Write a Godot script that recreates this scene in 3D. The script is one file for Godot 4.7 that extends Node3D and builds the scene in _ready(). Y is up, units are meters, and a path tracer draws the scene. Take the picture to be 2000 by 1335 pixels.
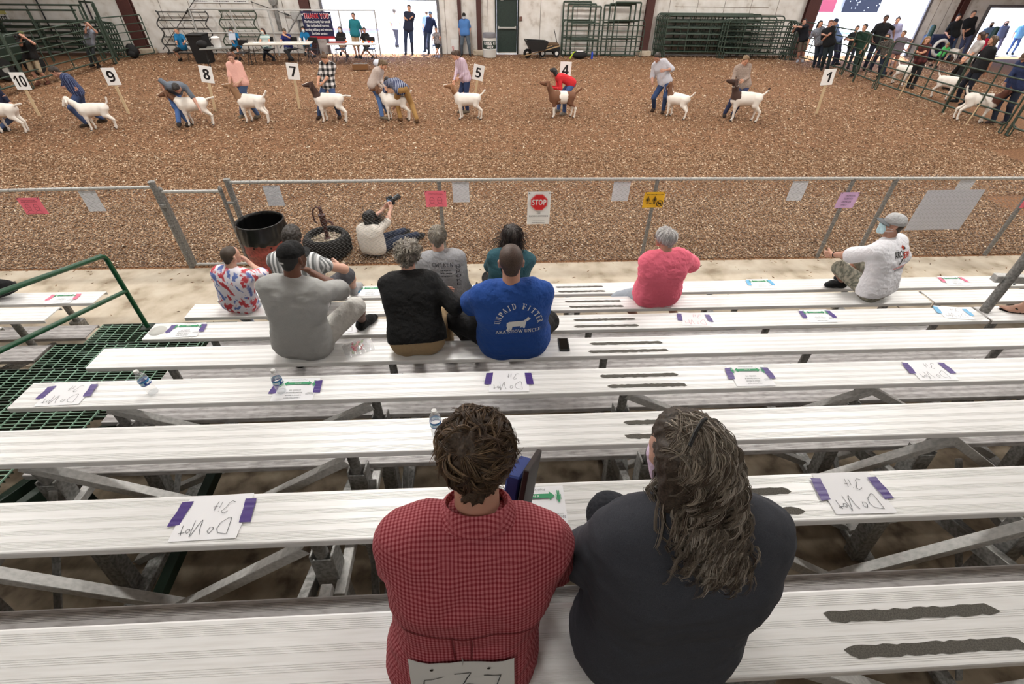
extends Node3D
# A livestock show ring seen from the bleachers. x runs along the benches, the ring lies towards -z, y is up, metres.
var M := {}
var names := {}
var jobs := []
var heads := {}
var rng := RandomNumberGenerator.new()
const SEAT0 := 1.8475
const RISE := 0.2025
const RUN := 0.61
const NEAR := -0.425

func _ready() -> void:
	materials()
	lights()
	shell()
	outside()
	chips()
	stands()
	aisle()
	fence()
	fence_signs()
	papers()
	bench_things()
	barrel_things()
	ring_numbers()
	far_wall()
	head_parts()
	shirt_mats()
	spectators()
	handlers()
	crowd()
	run_jobs()
	finish_people()

func seat_y(k: int) -> float: return SEAT0 - RISE * k
func seat_z(k: int) -> float: return NEAR - RUN * k

# ---------- mesh collector ----------
class MB:
	var v := PackedVector3Array()
	var n := PackedVector3Array()
	var c := PackedColorArray()
	var uv := PackedVector2Array()
	var ix := PackedInt32Array()
	var col := Color.WHITE
	func vert(p: Vector3, nn: Vector3, u := Vector2.ZERO) -> int:
		v.append(p); n.append(nn); c.append(col); uv.append(u)
		return v.size() - 1
	func tri(a: int, b: int, d: int) -> void:
		var cr := (v[b] - v[a]).cross(v[d] - v[a])
		if cr.dot(n[a] + n[b] + n[d]) > 0.0:
			ix.append(a); ix.append(d); ix.append(b)
		else:
			ix.append(a); ix.append(b); ix.append(d)
	func quad(a: Vector3, b: Vector3, d: Vector3, e: Vector3, nn: Vector3) -> void:
		var i := vert(a, nn, Vector2(0, 0)); vert(b, nn, Vector2(1, 0)); vert(d, nn, Vector2(1, 1)); vert(e, nn, Vector2(0, 1))
		tri(i, i + 1, i + 2); tri(i, i + 2, i + 3)
	func fan(p: PackedVector3Array, nn: Vector3) -> void:
		var i := v.size()
		for q in p: vert(q, nn)
		for k in range(1, p.size() - 1): tri(i, i + k, i + k + 1)
	# box with chamfered edges, in a frame t (centre at origin)
	func box(t: Transform3D, s: Vector3, b := 0.004) -> void:
		var h := s * 0.5
		b = minf(b, minf(h.x, minf(h.y, h.z)) * 0.8)
		var ax := [Vector3.RIGHT, Vector3.UP, Vector3.BACK]
		for a in 3:
			for sg in [-1.0, 1.0]:
				var u: int = (a + 1) % 3
				var w: int = (a + 2) % 3
				var q := []
				for e in [[-1, -1], [1, -1], [1, 1], [-1, 1]]:
					var p := Vector3.ZERO
					p[a] = sg * h[a]; p[u] = e[0] * (h[u] - b); p[w] = e[1] * (h[w] - b)
					q.append(t * p)
				quad(q[0], q[1], q[2], q[3], t.basis * (ax[a] * sg))
		if b < 0.0008: return
		for a in 3:
			var u: int = (a + 1) % 3
			var w: int = (a + 2) % 3
			for su in [-1.0, 1.0]:
				for sw in [-1.0, 1.0]:
					var q := []
					for e in [[-1, 0], [1, 0], [1, 1], [-1, 1]]:
						var p := Vector3.ZERO
						p[a] = e[0] * (h[a] - b)
						p[u] = su * (h[u] - (b if e[1] == 0 else 0.0)); p[w] = sw * (h[w] - (0.0 if e[1] == 0 else b))
						q.append(t * p)
					quad(q[0], q[1], q[2], q[3], t.basis * ((ax[u] * su + ax[w] * sw).normalized()))
		for sx in [-1.0, 1.0]:
			for sy in [-1.0, 1.0]:
				for sz in [-1.0, 1.0]:
					var k := Vector3(sx, sy, sz)
					fan(PackedVector3Array([t * (k * Vector3(h.x, h.y - b, h.z - b)), t * (k * Vector3(h.x - b, h.y, h.z - b)), t * (k * Vector3(h.x - b, h.y - b, h.z))]), t.basis * k.normalized())
	func bx(p: Vector3, s: Vector3, b := 0.004) -> void: box(Transform3D(Basis(), p), s, b)
	# bar of rectangular section between two points
	func bar(a: Vector3, b: Vector3, w: float, h: float, up := Vector3.UP, bev := 0.003) -> void:
		var d := (b - a).normalized()
		if absf(d.dot(up)) > 0.98: up = Vector3.BACK
		var r := up.cross(d).normalized()
		box(Transform3D(Basis(r, d.cross(r).normalized(), d), (a + b) * 0.5), Vector3(w, h, a.distance_to(b)), bev)
	# swept round tube
	func tube(p: Array, r: float, sides := 8, caps := true, r2 := -1.0) -> void:
		var m := p.size()
		if m < 2: return
		var base := v.size()
		var ref := Vector3.UP
		var d0: Vector3 = (p[1] - p[0]).normalized()
		if absf(d0.y) > 0.9: ref = Vector3.RIGHT
		for i in m:
			var d: Vector3
			if i == 0: d = d0
			elif i == m - 1: d = (p[i] - p[i - 1]).normalized()
			else: d = ((p[i] - p[i - 1]).normalized() + (p[i + 1] - p[i]).normalized()).normalized()
			var s := ref.cross(d).normalized()
			var t := d.cross(s).normalized()
			ref = t
			var rr := r if r2 < 0.0 else lerpf(r, r2, float(i) / (m - 1))
			for k in sides:
				var a := TAU * k / sides
				var nn := s * cos(a) + t * sin(a)
				vert(p[i] + nn * rr, nn)
		for i in m - 1:
			for k in sides:
				var a := base + i * sides + k
				var b := base + i * sides + (k + 1) % sides
				tri(a, b, b + sides); tri(a, b + sides, a + sides)
		if caps:
			for e in 2:
				var q := PackedVector3Array()
				var o := base if e == 0 else base + (m - 1) * sides
				for k in sides: q.append(v[o + k])
				fan(q, -d0 if e == 0 else (p[m - 1] - p[m - 2]).normalized())
	# surface of revolution about y through o: prof = [Vector2(r, y)...]; smooth where sm
	func lathe(t: Transform3D, prof: Array, sides := 24) -> void:
		var m := prof.size()
		for i in m - 1:
			var a: Vector2 = prof[i]
			var b: Vector2 = prof[i + 1]
			var d := (b - a).normalized()
			var nn2 := Vector2(d.y, -d.x)
			var base := v.size()
			for e in 2:
				var q := a if e == 0 else b
				# smooth joint with neighbours under 50 degrees
				var nx := nn2
				var j := i - 1 if e == 0 else i + 1
				if j >= 0 and j < m - 1:
					var dd: Vector2 = (prof[j + 1] - prof[j]).normalized()
					if dd.dot(d) > 0.64: nx = (nn2 + Vector2(dd.y, -dd.x)).normalized()
				for k in sides + 1:
					var an := TAU * k / sides
					vert(t * Vector3(q.x * cos(an), q.y, q.x * sin(an)), (t.basis * Vector3(nx.x * cos(an), nx.y, nx.x * sin(an))).normalized(), Vector2(float(k) / sides, q.y))
			for k in sides:
				if a.x > 0.0001: tri(base + k, base + k + 1, base + sides + 2 + k)
				if b.x > 0.0001: tri(base + k, base + sides + 2 + k, base + sides + 1 + k)
	# prism: polygon (xy of frame t) extruded along the frame's z by depth
	func prism(t: Transform3D, poly: PackedVector2Array, depth: float) -> void:
		var tris := Geometry2D.triangulate_polygon(poly)
		for e in 2:
			var z := 0.0 if e == 0 else depth
			var nn := t.basis * Vector3(0, 0, -1.0 if e == 0 else 1.0) * signf(depth)
			var o := v.size()
			for q in poly: vert(t * Vector3(q.x, q.y, z), nn, q)
			for k in range(0, tris.size(), 3): tri(o + tris[k], o + tris[k + 1], o + tris[k + 2])
		var area := 0.0
		for k in poly.size():
			area += poly[k].cross(poly[(k + 1) % poly.size()])
		for k in poly.size():
			var a := poly[k]
			var b := poly[(k + 1) % poly.size()]
			if a.distance_squared_to(b) < 1e-12: continue
			var d := (b - a).normalized() * signf(area)
			quad(t * Vector3(a.x, a.y, 0), t * Vector3(b.x, b.y, 0), t * Vector3(b.x, b.y, depth), t * Vector3(a.x, a.y, depth), t.basis * Vector3(d.y, -d.x, 0))
	# thin ribbon along a polyline lying on a plane with normal up
	func ribbon(p: Array, w: float, up: Vector3) -> void:
		var o := v.size()
		for i in p.size():
			var d: Vector3 = (p[mini(i + 1, p.size() - 1)] - p[maxi(i - 1, 0)]).normalized()
			var s := up.cross(d).normalized() * w * 0.5
			vert(p[i] - s, up); vert(p[i] + s, up)
		for i in p.size() - 1:
			var a := o + i * 2
			tri(a, a + 1, a + 3); tri(a, a + 3, a + 2)
	func ball(t: Transform3D, r: Vector3, seg := 12, rings := 8) -> void:
		var o := v.size()
		for i in rings + 1:
			var th := PI * i / rings
			for k in seg + 1:
				var ph := TAU * k / seg
				var d := Vector3(sin(th) * cos(ph), cos(th), sin(th) * sin(ph))
				vert(t * (d * r), (t.basis * (d / r)).normalized())
		for i in rings:
			for k in seg:
				var a := o + i * (seg + 1) + k
				if i > 0: tri(a, a + 1, a + seg + 2)
				if i < rings - 1: tri(a, a + seg + 2, a + seg + 1)
	func add(arr: Array, t: Transform3D) -> void:
		var o := v.size()
		var av: PackedVector3Array = arr[0]
		var an: PackedVector3Array = arr[1]
		var ai: PackedInt32Array = arr[3]
		var flip := t.basis.determinant() < 0.0
		v.append_array(t * av)
		var nb := Transform3D(t.basis.inverse().transposed(), Vector3.ZERO)
		for q in an: n.append((nb * q).normalized())
		for q in av.size():
			c.append(col); uv.append(Vector2.ZERO)
		for k in range(0, ai.size(), 3):
			ix.append(o + ai[k])
			ix.append(o + ai[k + 2] if flip else o + ai[k + 1])
			ix.append(o + ai[k + 1] if flip else o + ai[k + 2])
	func mesh(mat: Material) -> ArrayMesh:
		var a := []
		a.resize(Mesh.ARRAY_MAX)
		a[Mesh.ARRAY_VERTEX] = v; a[Mesh.ARRAY_NORMAL] = n; a[Mesh.ARRAY_COLOR] = c; a[Mesh.ARRAY_TEX_UV] = uv; a[Mesh.ARRAY_INDEX] = ix
		var m := ArrayMesh.new()
		if v.size() == 0: return m
		m.add_surface_from_arrays(Mesh.PRIMITIVE_TRIANGLES, a)
		m.surface_set_material(0, mat)
		return m

# ---------- scene helpers ----------
func numbered(called: String) -> String:
	if not names.has(called):
		names[called] = 0
		return called
	names[called] += 1
	return "%s_%03d" % [called, names[called]]

func tag(o: Node, label := "", category := "", group := "", kind := "") -> Node:
	if label: o.set_meta("label", label)
	if category: o.set_meta("category", category)
	if group: o.set_meta("group", group)
	if kind: o.set_meta("kind", kind)
	return o

func thing(called: String, label: String, category: String, at := Vector3.ZERO, turn := 0.0, group := "") -> Node3D:
	var o := Node3D.new()
	o.name = numbered(called)
	add_child(o, true)
	o.position = at
	o.rotation.y = deg_to_rad(turn)
	tag(o, label, category, group)
	return o

func part(called: String, mb: MB, mat: Material, parent: Node = self) -> MeshInstance3D:
	var o := MeshInstance3D.new()
	o.mesh = mb.mesh(mat)
	o.name = called if parent != self else numbered(called)
	parent.add_child(o, true)
	return o

func shared(called: String, m: Mesh, parent: Node, t := Transform3D(), mat: Material = null) -> MeshInstance3D:
	var o := MeshInstance3D.new()
	o.mesh = m
	o.name = called
	o.transform = t
	if mat: o.material_override = mat
	parent.add_child(o, true)
	return o

func struct(called: String, mb: MB, mat: Material) -> MeshInstance3D:
	var o := part(called, mb, mat)
	o.set_meta("kind", "structure")
	return o

func mat(col: Color, rough := 0.7, metal := 0.0, opt := {}) -> StandardMaterial3D:
	var m := StandardMaterial3D.new()
	m.albedo_color = col
	m.roughness = rough
	m.metallic = metal
	for k in opt: m.set(k, opt[k])
	return m

func noise_tex(freq: float, ramp: Array, seed_ := 1, size := 512, oct := 4, type := FastNoiseLite.TYPE_SIMPLEX_SMOOTH, normal := false, bump := 4.0) -> NoiseTexture2D:
	var f := FastNoiseLite.new()
	f.noise_type = type
	f.seed = seed_
	f.frequency = freq
	f.fractal_octaves = oct
	var t := NoiseTexture2D.new()
	t.width = size; t.height = size
	t.seamless = true
	t.noise = f
	if normal:
		t.as_normal_map = true
		t.bump_strength = bump
	elif ramp.size():
		var g := Gradient.new()
		var offs := PackedFloat32Array()
		var cols := PackedColorArray()
		for r in ramp:
			offs.append(r[0]); cols.append(r[1])
		g.offsets = offs
		g.colors = cols
		t.color_ramp = g
	return t

func tri_mat(m: StandardMaterial3D, scale: float, world := false) -> StandardMaterial3D:
	m.uv1_triplanar = true
	m.uv1_world_triplanar = world
	m.uv1_scale = Vector3.ONE * scale
	m.uv1_triplanar_sharpness = 6.0
	return m

var greys := {}
func grey_tex(amount: float, freq: float) -> NoiseTexture2D:
	var key := "%.2f %.2f" % [amount, freq]
	if not greys.has(key): greys[key] = noise_tex(freq, [[0.15, Color(1, 1, 1).darkened(amount * 1.5)], [0.5, Color(1, 1, 1).darkened(amount * 0.6)], [0.85, Color(1, 1, 1)]], 1, 512, 5)
	return greys[key]

func textured(col: Color, amount: float, freq: float, scale: float, rough: float, seed_ := 1, metal := 0.0) -> StandardMaterial3D:
	var m := mat(col.lightened(amount * 0.3), rough, metal)
	m.albedo_texture = grey_tex(snappedf(amount, 0.1), 0.02 if freq < 0.04 else 0.05)
	tri_mat(m, scale)
	m.uv1_offset = Vector3(0.13, 0.37, 0.71) * seed_
	return m

# flat lettering: frame t has x to the right, y up, z out of the surface; returns arrays in an MB
func letters(mb: MB, text: String, t: Transform3D, height: float, font := "Droid Sans", weight := 700, width := 0.0, centre := true) -> void:
	var key := font + str(weight)
	if not fonts.has(key):
		var sf := SystemFont.new()
		sf.font_names = PackedStringArray([font])
		sf.font_weight = weight
		fonts[key] = sf
	var tm := TextMesh.new()
	tm.text = text
	tm.font = fonts[key]
	tm.font_size = 64
	tm.pixel_size = 0.01
	tm.depth = 0.0
	tm.curve_step = 2.0
	var a := tm.get_mesh_arrays()
	if a.size() == 0 or a[Mesh.ARRAY_VERTEX] == null: return
	var pv: PackedVector3Array = a[Mesh.ARRAY_VERTEX]
	var pi: PackedInt32Array = a[Mesh.ARRAY_INDEX]
	var lo := Vector3(1e9, 1e9, 0)
	var hi := -lo
	for p in pv:
		lo = lo.min(p); hi = hi.max(p)
	var sy := height / 0.457   # cap height of 64 px at 0.01
	var sx := sy if width <= 0.0 else width / maxf(hi.x - lo.x, 0.001)
	var mid := Vector3((lo.x + hi.x) * 0.5 if centre else lo.x, 0.0, 0.0)
	var o := mb.v.size()
	for p in pv:
		mb.vert(t * Vector3((p.x - mid.x) * sx, (p.y + 0.22) * sy, 0.0), t.basis.z.normalized())
	for k in range(0, pi.size(), 3): mb.tri(o + pi[k], o + pi[k + 1], o + pi[k + 2])
var fonts := {}
# ---------- smooth bodies: tapered capsules joined by a smooth minimum, meshed as surface nets ----------
class Body:
	var a := PackedVector3Array()
	var b := PackedVector3Array()
	var ra := PackedFloat32Array()
	var rb := PackedFloat32Array()
	var k := PackedFloat32Array()
	var sub := PackedByteArray()
	var cuts := []          # planes that trim the shape
	var cell := 0.02
	var wob := 0.0          # wrinkle depth
	var wobf := Vector3.ONE * 9.0
	var wseed := 1
	var paint := 0          # 0 none, else a goat pattern
	var paint_at := []
	var extra := []         # [arrays, transform] appended
	var out := []
	func bone(p: Vector3, q: Vector3, r: float, s := -1.0, blend := 0.03, minus := 0) -> void:
		a.append(p); b.append(q); ra.append(r); rb.append(r if s < 0.0 else s); k.append(blend); sub.append(minus)
	func dist(p: Vector3) -> float:
		var f := 1e3
		for i in a.size():
			var ba := b[i] - a[i]
			var pa := p - a[i]
			var h := clampf(pa.dot(ba) / maxf(ba.length_squared(), 1e-9), 0.0, 1.0)
			var d := (pa - ba * h).length() - lerpf(ra[i], rb[i], h)
			var kk := k[i]
			if sub[i]:
				f = maxf(f, -d)
			else:
				var m := maxf(kk - absf(d - f), 0.0)
				f = minf(d, f) - m * m / (4.0 * kk)
		for c in cuts: f = maxf(f, (c as Plane).distance_to(p))
		return f
	func run() -> void:
		var lo := Vector3.ONE * 1e9
		var hi := -lo
		for i in a.size():
			if sub[i]: continue
			lo = lo.min(a[i] - Vector3.ONE * ra[i]).min(b[i] - Vector3.ONE * rb[i])
			hi = hi.max(a[i] + Vector3.ONE * ra[i]).max(b[i] + Vector3.ONE * rb[i])
		lo -= Vector3.ONE * (cell * 3.0 + 0.01)
		hi += Vector3.ONE * (cell * 3.0 + 0.01)
		var nx := int((hi.x - lo.x) / cell) + 2
		var ny := int((hi.y - lo.y) / cell) + 2
		var nz := int((hi.z - lo.z) / cell) + 2
		var f := PackedFloat32Array()
		f.resize(nx * ny * nz)
		f.fill(9.0)
		for i in a.size():
			var mg := k[i] + cell * 2.0
			var p0 := a[i]
			var ba := b[i] - p0
			var r0 := ra[i]
			var dr := rb[i] - r0
			var inv := 1.0 / maxf(ba.length_squared(), 1e-9)
			var kk := k[i]
			var l2 := p0.min(b[i]) - Vector3.ONE * (maxf(r0, rb[i]) + mg) - lo
			var h2 := p0.max(b[i]) + Vector3.ONE * (maxf(r0, rb[i]) + mg) - lo
			var x0 := maxi(int(l2.x / cell), 0)
			var x1 := mini(int(h2.x / cell) + 1, nx - 1)
			var y0 := maxi(int(l2.y / cell), 0)
			var y1 := mini(int(h2.y / cell) + 1, ny - 1)
			var z0 := maxi(int(l2.z / cell), 0)
			var z1 := mini(int(h2.z / cell) + 1, nz - 1)
			var minus := sub[i] == 1
			for z in range(z0, z1 + 1):
				for y in range(y0, y1 + 1):
					var id := (z * ny + y) * nx + x0
					var pa := lo + Vector3(x0, y, z) * cell - p0
					for x in range(x0, x1 + 1):
						var h := clampf(pa.dot(ba) * inv, 0.0, 1.0)
						var d := (pa - ba * h).length() - r0 - dr * h
						var g := f[id]
						if minus: f[id] = maxf(g, -d)
						else:
							var m := kk - absf(d - g)
							if m > 0.0: f[id] = minf(d, g) - m * m / (4.0 * kk)
							elif d < g: f[id] = d
						id += 1
						pa.x += cell
		if cuts.size():
			var id := 0
			for z in nz:
				for y in ny:
					for x in nx:
						if f[id] < 0.1:
							var p := lo + Vector3(x, y, z) * cell
							for c in cuts: f[id] = maxf(f[id], (c as Plane).distance_to(p))
						id += 1
		var vid := PackedInt32Array()
		vid.resize(nx * ny * nz)
		vid.fill(-1)
		var v := PackedVector3Array()
		var n := PackedVector3Array()
		var ix := PackedInt32Array()
		var sy := nx
		var sz := nx * ny
		var lim := cell * 2.2
		for z in nz - 1:
			for y in ny - 1:
				var id := z * sz + y * sy
				for x in nx - 1:
					var q := f[id]
					if q < lim and q > -lim:
						var f1 := f[id + 1]
						var f2 := f[id + sy]
						var f3 := f[id + sy + 1]
						var f4 := f[id + sz]
						var f5 := f[id + sz + 1]
						var f6 := f[id + sz + sy]
						var f7 := f[id + sz + sy + 1]
						var neg := int(q < 0.0) + int(f1 < 0.0) + int(f2 < 0.0) + int(f3 < 0.0) + int(f4 < 0.0) + int(f5 < 0.0) + int(f6 < 0.0) + int(f7 < 0.0)
						if neg > 0 and neg < 8:
							var gr := Vector3(f1 - q + f3 - f2 + f5 - f4 + f7 - f6, f2 - q + f3 - f1 + f6 - f4 + f7 - f5, f4 - q + f5 - f1 + f6 - f2 + f7 - f3) * 0.25
							var mean := (q + f1 + f2 + f3 + f4 + f5 + f6 + f7) * 0.125
							var gl := maxf(gr.length(), 1e-6)
							var sh := gr * (clampf(-mean / gl, -0.8, 0.8) / gl)
							sh = sh.clamp(Vector3.ONE * -0.5, Vector3.ONE * 0.5)
							vid[id] = v.size()
							v.append(lo + (Vector3(x + 0.5, y + 0.5, z + 0.5) + sh) * cell)
							n.append(gr / gl)
					id += 1
		for z in range(1, nz - 1):
			for y in range(1, ny - 1):
				var id := z * sz + y * sy + 1
				for x in range(1, nx - 1):
					var w := vid[id]
					if w >= 0:
						var inside := f[id] < 0.0
						if inside != (f[id + 1] < 0.0): face(ix, w, vid[id - sy], vid[id - sy - sz], vid[id - sz], inside)
						if inside != (f[id + sy] < 0.0): face(ix, w, vid[id - sz], vid[id - sz - 1], vid[id - 1], inside)
						if inside != (f[id + sz] < 0.0): face(ix, w, vid[id - 1], vid[id - 1 - sy], vid[id - sy], inside)
					id += 1
		if wob > 0.0:
			var fn := FastNoiseLite.new()
			fn.seed = wseed
			fn.frequency = 1.0
			fn.fractal_octaves = 2
			for i in v.size():
				var p := v[i] * wobf
				v[i] += n[i] * wob * fn.get_noise_3d(p.x, p.y, p.z)
			# normals again from the faces
			var nn := PackedVector3Array()
			nn.resize(v.size())
			for t in range(0, ix.size(), 3):
				var c := (v[ix[t + 2]] - v[ix[t]]).cross(v[ix[t + 1]] - v[ix[t]])
				for e in 3: nn[ix[t + e]] += c
			for i in v.size(): n[i] = nn[i].normalized() if nn[i].length_squared() > 1e-20 else n[i]
		out = [v, n, PackedColorArray(), ix]
	func face(ix: PackedInt32Array, p: int, q: int, r: int, s: int, inside: bool) -> void:
		if p < 0 or q < 0 or r < 0 or s < 0: return
		if inside:
			ix.append(p); ix.append(r); ix.append(q); ix.append(p); ix.append(s); ix.append(r)
		else:
			ix.append(p); ix.append(q); ix.append(r); ix.append(p); ix.append(r); ix.append(s)

func run_job(i: int) -> void:
	jobs[i][0].run()

func queue(bd: Body, called: String, parent: Node, m: Material) -> MeshInstance3D:
	var o := MeshInstance3D.new()
	o.name = called if parent != self else numbered(called)
	parent.add_child(o, true)
	jobs.append([bd, o, m])
	return o

func run_jobs() -> void:
	var g := WorkerThreadPool.add_group_task(run_job, jobs.size(), -1, true)
	WorkerThreadPool.wait_for_group_task_completion(g)
	for j in jobs:
		var bd: Body = j[0]
		var mb := MB.new()
		mb.add(bd.out, Transform3D())
		if bd.paint:
			for i in mb.v.size(): mb.c[i] = coat(bd, mb.v[i])
		for e in bd.extra: mb.add(e[0], e[1])
		j[1].mesh = mb.mesh(j[2])
	jobs.clear()

func solve_now(bd: Body) -> Array:
	bd.run()
	return bd.out

# ---------- shared heads, hands, hair, shoes ----------
func head_parts() -> void:
	var h := Body.new()
	h.cell = 0.006
	h.bone(Vector3(0, 0.034, 0.022), Vector3(0, 0.036, -0.022), 0.077, 0.074, 0.03)
	h.bone(Vector3(0, -0.02, -0.028), Vector3(0, -0.08, -0.062), 0.058, 0.03, 0.03)
	for s in [-1.0, 1.0]:
		h.bone(Vector3(0.034 * s, -0.022, -0.058), Vector3(0.03 * s, -0.06, -0.052), 0.032, 0.026, 0.02)
		h.bone(Vector3(0.012 * s, 0.022, -0.086), Vector3(0.044 * s, 0.02, -0.07), 0.013, 0.012, 0.014)
		h.bone(Vector3(0.076 * s, 0.012, 0.016), Vector3(0.077 * s, -0.026, 0.004), 0.013, 0.009, 0.006)
		h.bone(Vector3(0.03 * s, 0.002, -0.1), Vector3(0.034 * s, 0.002, -0.1), 0.011, 0.011, 0.004, 1)
	h.bone(Vector3(0, 0.008, -0.086), Vector3(0, -0.026, -0.106), 0.009, 0.012, 0.012)
	h.bone(Vector3(-0.013, -0.03, -0.096), Vector3(0.013, -0.03, -0.096), 0.008, 0.008, 0.01)
	h.bone(Vector3(-0.018, -0.054, -0.084), Vector3(0.018, -0.054, -0.084), 0.009, 0.009, 0.008)
	h.bone(Vector3(-0.01, -0.09, -0.078), Vector3(0.01, -0.09, -0.078), 0.014, 0.014, 0.02)
	h.bone(Vector3(0, -0.03, 0.025), Vector3(0, -0.17, 0.05), 0.056, 0.06, 0.03)
	heads.head = solve_now(h)
	var e := MB.new()
	for s in [-1.0, 1.0]: e.ball(Transform3D(Basis(), Vector3(0.031 * s, 0.003, -0.084)), Vector3.ONE * 0.0105, 8, 6)
	heads.eyes = e
	var mo := MB.new()
	mo.ball(Transform3D(Basis(), Vector3(0, -0.054, -0.0905)), Vector3(0.021, 0.0065, 0.006), 10, 6)
	heads.mouth = mo
	var styles := {"short": [], "bob": [], "long": [], "bun": [], "pony": [], "buzz": [], "cap": [], "mask": [], "tousled": []}
	for st in styles:
		var b := Body.new()
		b.cell = 0.008
		b.wseed = st.length()
		if st == "mask":
			b.cell = 0.006
			b.bone(Vector3(0, -0.012, -0.085), Vector3(0, -0.085, -0.07), 0.034, 0.034, 0.02)
			for s in [-1.0, 1.0]: b.bone(Vector3(0.03 * s, -0.02, -0.062), Vector3(0.036 * s, -0.07, -0.045), 0.036, 0.032, 0.02)
			b.cuts.append(Plane(Vector3(0, 0, 1), -0.045))
		elif st == "cap":
			b.cell = 0.006
			b.bone(Vector3(0, 0.046, 0.02), Vector3(0, 0.05, -0.02), 0.086, 0.083, 0.02)
			b.cuts.append(Plane(Vector3(0, -1, 0.12).normalized(), -0.03))
		elif st == "buzz":
			b.cell = 0.006
			b.bone(Vector3(0, 0.038, 0.026), Vector3(0, 0.043, -0.012), 0.0785, 0.0745, 0.03)
			b.bone(Vector3(0, 0.0, 0.04), Vector3(0, -0.035, 0.048), 0.06, 0.05, 0.03)
		else:
			b.wob = 0.009
			b.wobf = Vector3(55, 28, 40)
			b.bone(Vector3(0, 0.045, 0.03), Vector3(0, 0.06, -0.022), 0.082, 0.076, 0.03)
			b.bone(Vector3(0, 0.0, 0.045), Vector3(0, -0.05, 0.055), 0.068, 0.048, 0.03)
			for s in [-1.0, 1.0]: b.bone(Vector3(0.058 * s, 0.04, 0.0), Vector3(0.06 * s, -0.005, 0.012), 0.032, 0.022, 0.02)
			if st == "bob" or st == "long":
				for s in [-1.0, 1.0]: b.bone(Vector3(0.056 * s, 0.03, 0.02), Vector3(0.068 * s, -0.09, 0.03), 0.05, 0.04, 0.03)
				b.bone(Vector3(0, 0, 0.05), Vector3(0, -0.1, 0.062), 0.07, 0.058, 0.03)
			if st == "long":
				for s in [-1.0, 1.0]: b.bone(Vector3(0.062 * s, -0.06, 0.03), Vector3(0.062 * s, -0.24, 0.06), 0.045, 0.032, 0.03)
				b.bone(Vector3(0, -0.08, 0.07), Vector3(0, -0.29, 0.095), 0.062, 0.045, 0.03)
			if st == "bun": b.bone(Vector3(0, 0.12, 0.06), Vector3(0.01, 0.135, 0.065), 0.038, 0.03, 0.012)
			if st == "pony":
				b.bone(Vector3(0, 0.06, 0.1), Vector3(0, 0.03, 0.135), 0.026, 0.034, 0.015)
				b.bone(Vector3(0, 0.03, 0.135), Vector3(0, -0.13, 0.13), 0.034, 0.014, 0.02)
			if st == "tousled": b.wob = 0.016
		if not st in ["mask", "cap"]: b.cuts.append(Plane(Vector3(0, -0.506, -0.863), 0.034))   # the face stays free
		jobs.append([b, null, st])
	# hands: right hand, wrist at the origin, fingers along +y, palm towards -z, thumb on -x (the left one is its mirror)
	for pose in {"relaxed": 0, "grip": 1, "flat": 2}:
		var b := Body.new()
		b.cell = 0.004
		var curl: float = {"relaxed": 0.38, "grip": 1.15, "flat": 0.12}[pose]
		b.bone(Vector3(0, -0.03, 0), Vector3(0, 0.01, 0), 0.026, 0.024, 0.014)
		for i in 4:
			var x := (i - 1.5) * 0.0195
			var base := Vector3(x, 0.088 - absf(i - 1.2) * 0.005, 0.0)
			b.bone(Vector3(x * 0.62, 0.012, 0), base, 0.0145, 0.0115, 0.012)
			var ln: float = [0.07, 0.078, 0.073, 0.058][i]
			var ang := 0.0
			var p := base
			for s in 3:
				ang += curl * [0.75, 1.0, 0.75][s]
				var q: Vector3 = p + Vector3((i - 1.5) * 0.0025, cos(ang), -sin(ang)).normalized() * ln * [0.44, 0.31, 0.25][s]
				b.bone(p, q, 0.0092 - s * 0.0007, 0.0088 - s * 0.0009, 0.004)
				p = q
		var tb := Vector3(-0.024, 0.022, -0.006)
		var t1 := Vector3(-0.047, 0.052, -0.018)
		var t2 := t1 + Vector3(-0.012, 0.028, -0.01 - curl * 0.012)
		var t3 := t2 + Vector3(0.002 + curl * 0.01, 0.022, -0.006 - curl * 0.012)
		b.bone(tb, t1, 0.015, 0.0115, 0.012)
		b.bone(t1, t2, 0.0112, 0.0098, 0.005)
		b.bone(t2, t3, 0.0098, 0.008, 0.004)
		jobs.append([b, null, pose])
	# shoe: ankle at the origin, toe along -z, sole at y -0.09
	var sh := Body.new()
	sh.cell = 0.009
	sh.bone(Vector3(0, 0.01, 0.0), Vector3(0, -0.045, 0.018), 0.042, 0.044, 0.02)
	sh.bone(Vector3(0, -0.05, 0.03), Vector3(0, -0.052, -0.09), 0.042, 0.045, 0.03)
	sh.bone(Vector3(-0.008, -0.06, -0.1), Vector3(0.0, -0.066, -0.15), 0.044, 0.032, 0.03)
	sh.cuts.append(Plane(Vector3(0, -1, 0), 0.09))
	jobs.append([sh, null, "shoe"])
	var ft := Body.new()   # bare foot with toes
	ft.cell = 0.005
	ft.bone(Vector3(0, 0.03, 0.0), Vector3(0, -0.03, 0.01), 0.036, 0.038, 0.02)
	ft.bone(Vector3(0, -0.05, 0.035), Vector3(0, -0.05, -0.02), 0.034, 0.036, 0.03)
	ft.bone(Vector3(0, -0.045, -0.01), Vector3(-0.008, -0.068, -0.1), 0.038, 0.024, 0.03)
	ft.bone(Vector3(0.02, -0.066, -0.02), Vector3(0.026, -0.072, -0.09), 0.024, 0.02, 0.03)
	for i in 5:
		var x: float = [-0.03, -0.009, 0.008, 0.023, 0.036][i]
		var z: float = [-0.165, -0.162, -0.152, -0.14, -0.124][i]
		ft.bone(Vector3(x * 0.8, -0.068, -0.09), Vector3(x, -0.077, z), 0.014, 0.0125 if i == 0 else 0.009, 0.006)
	ft.cuts.append(Plane(Vector3(0, -1, 0), 0.09))
	jobs.append([ft, null, "foot"])
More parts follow.
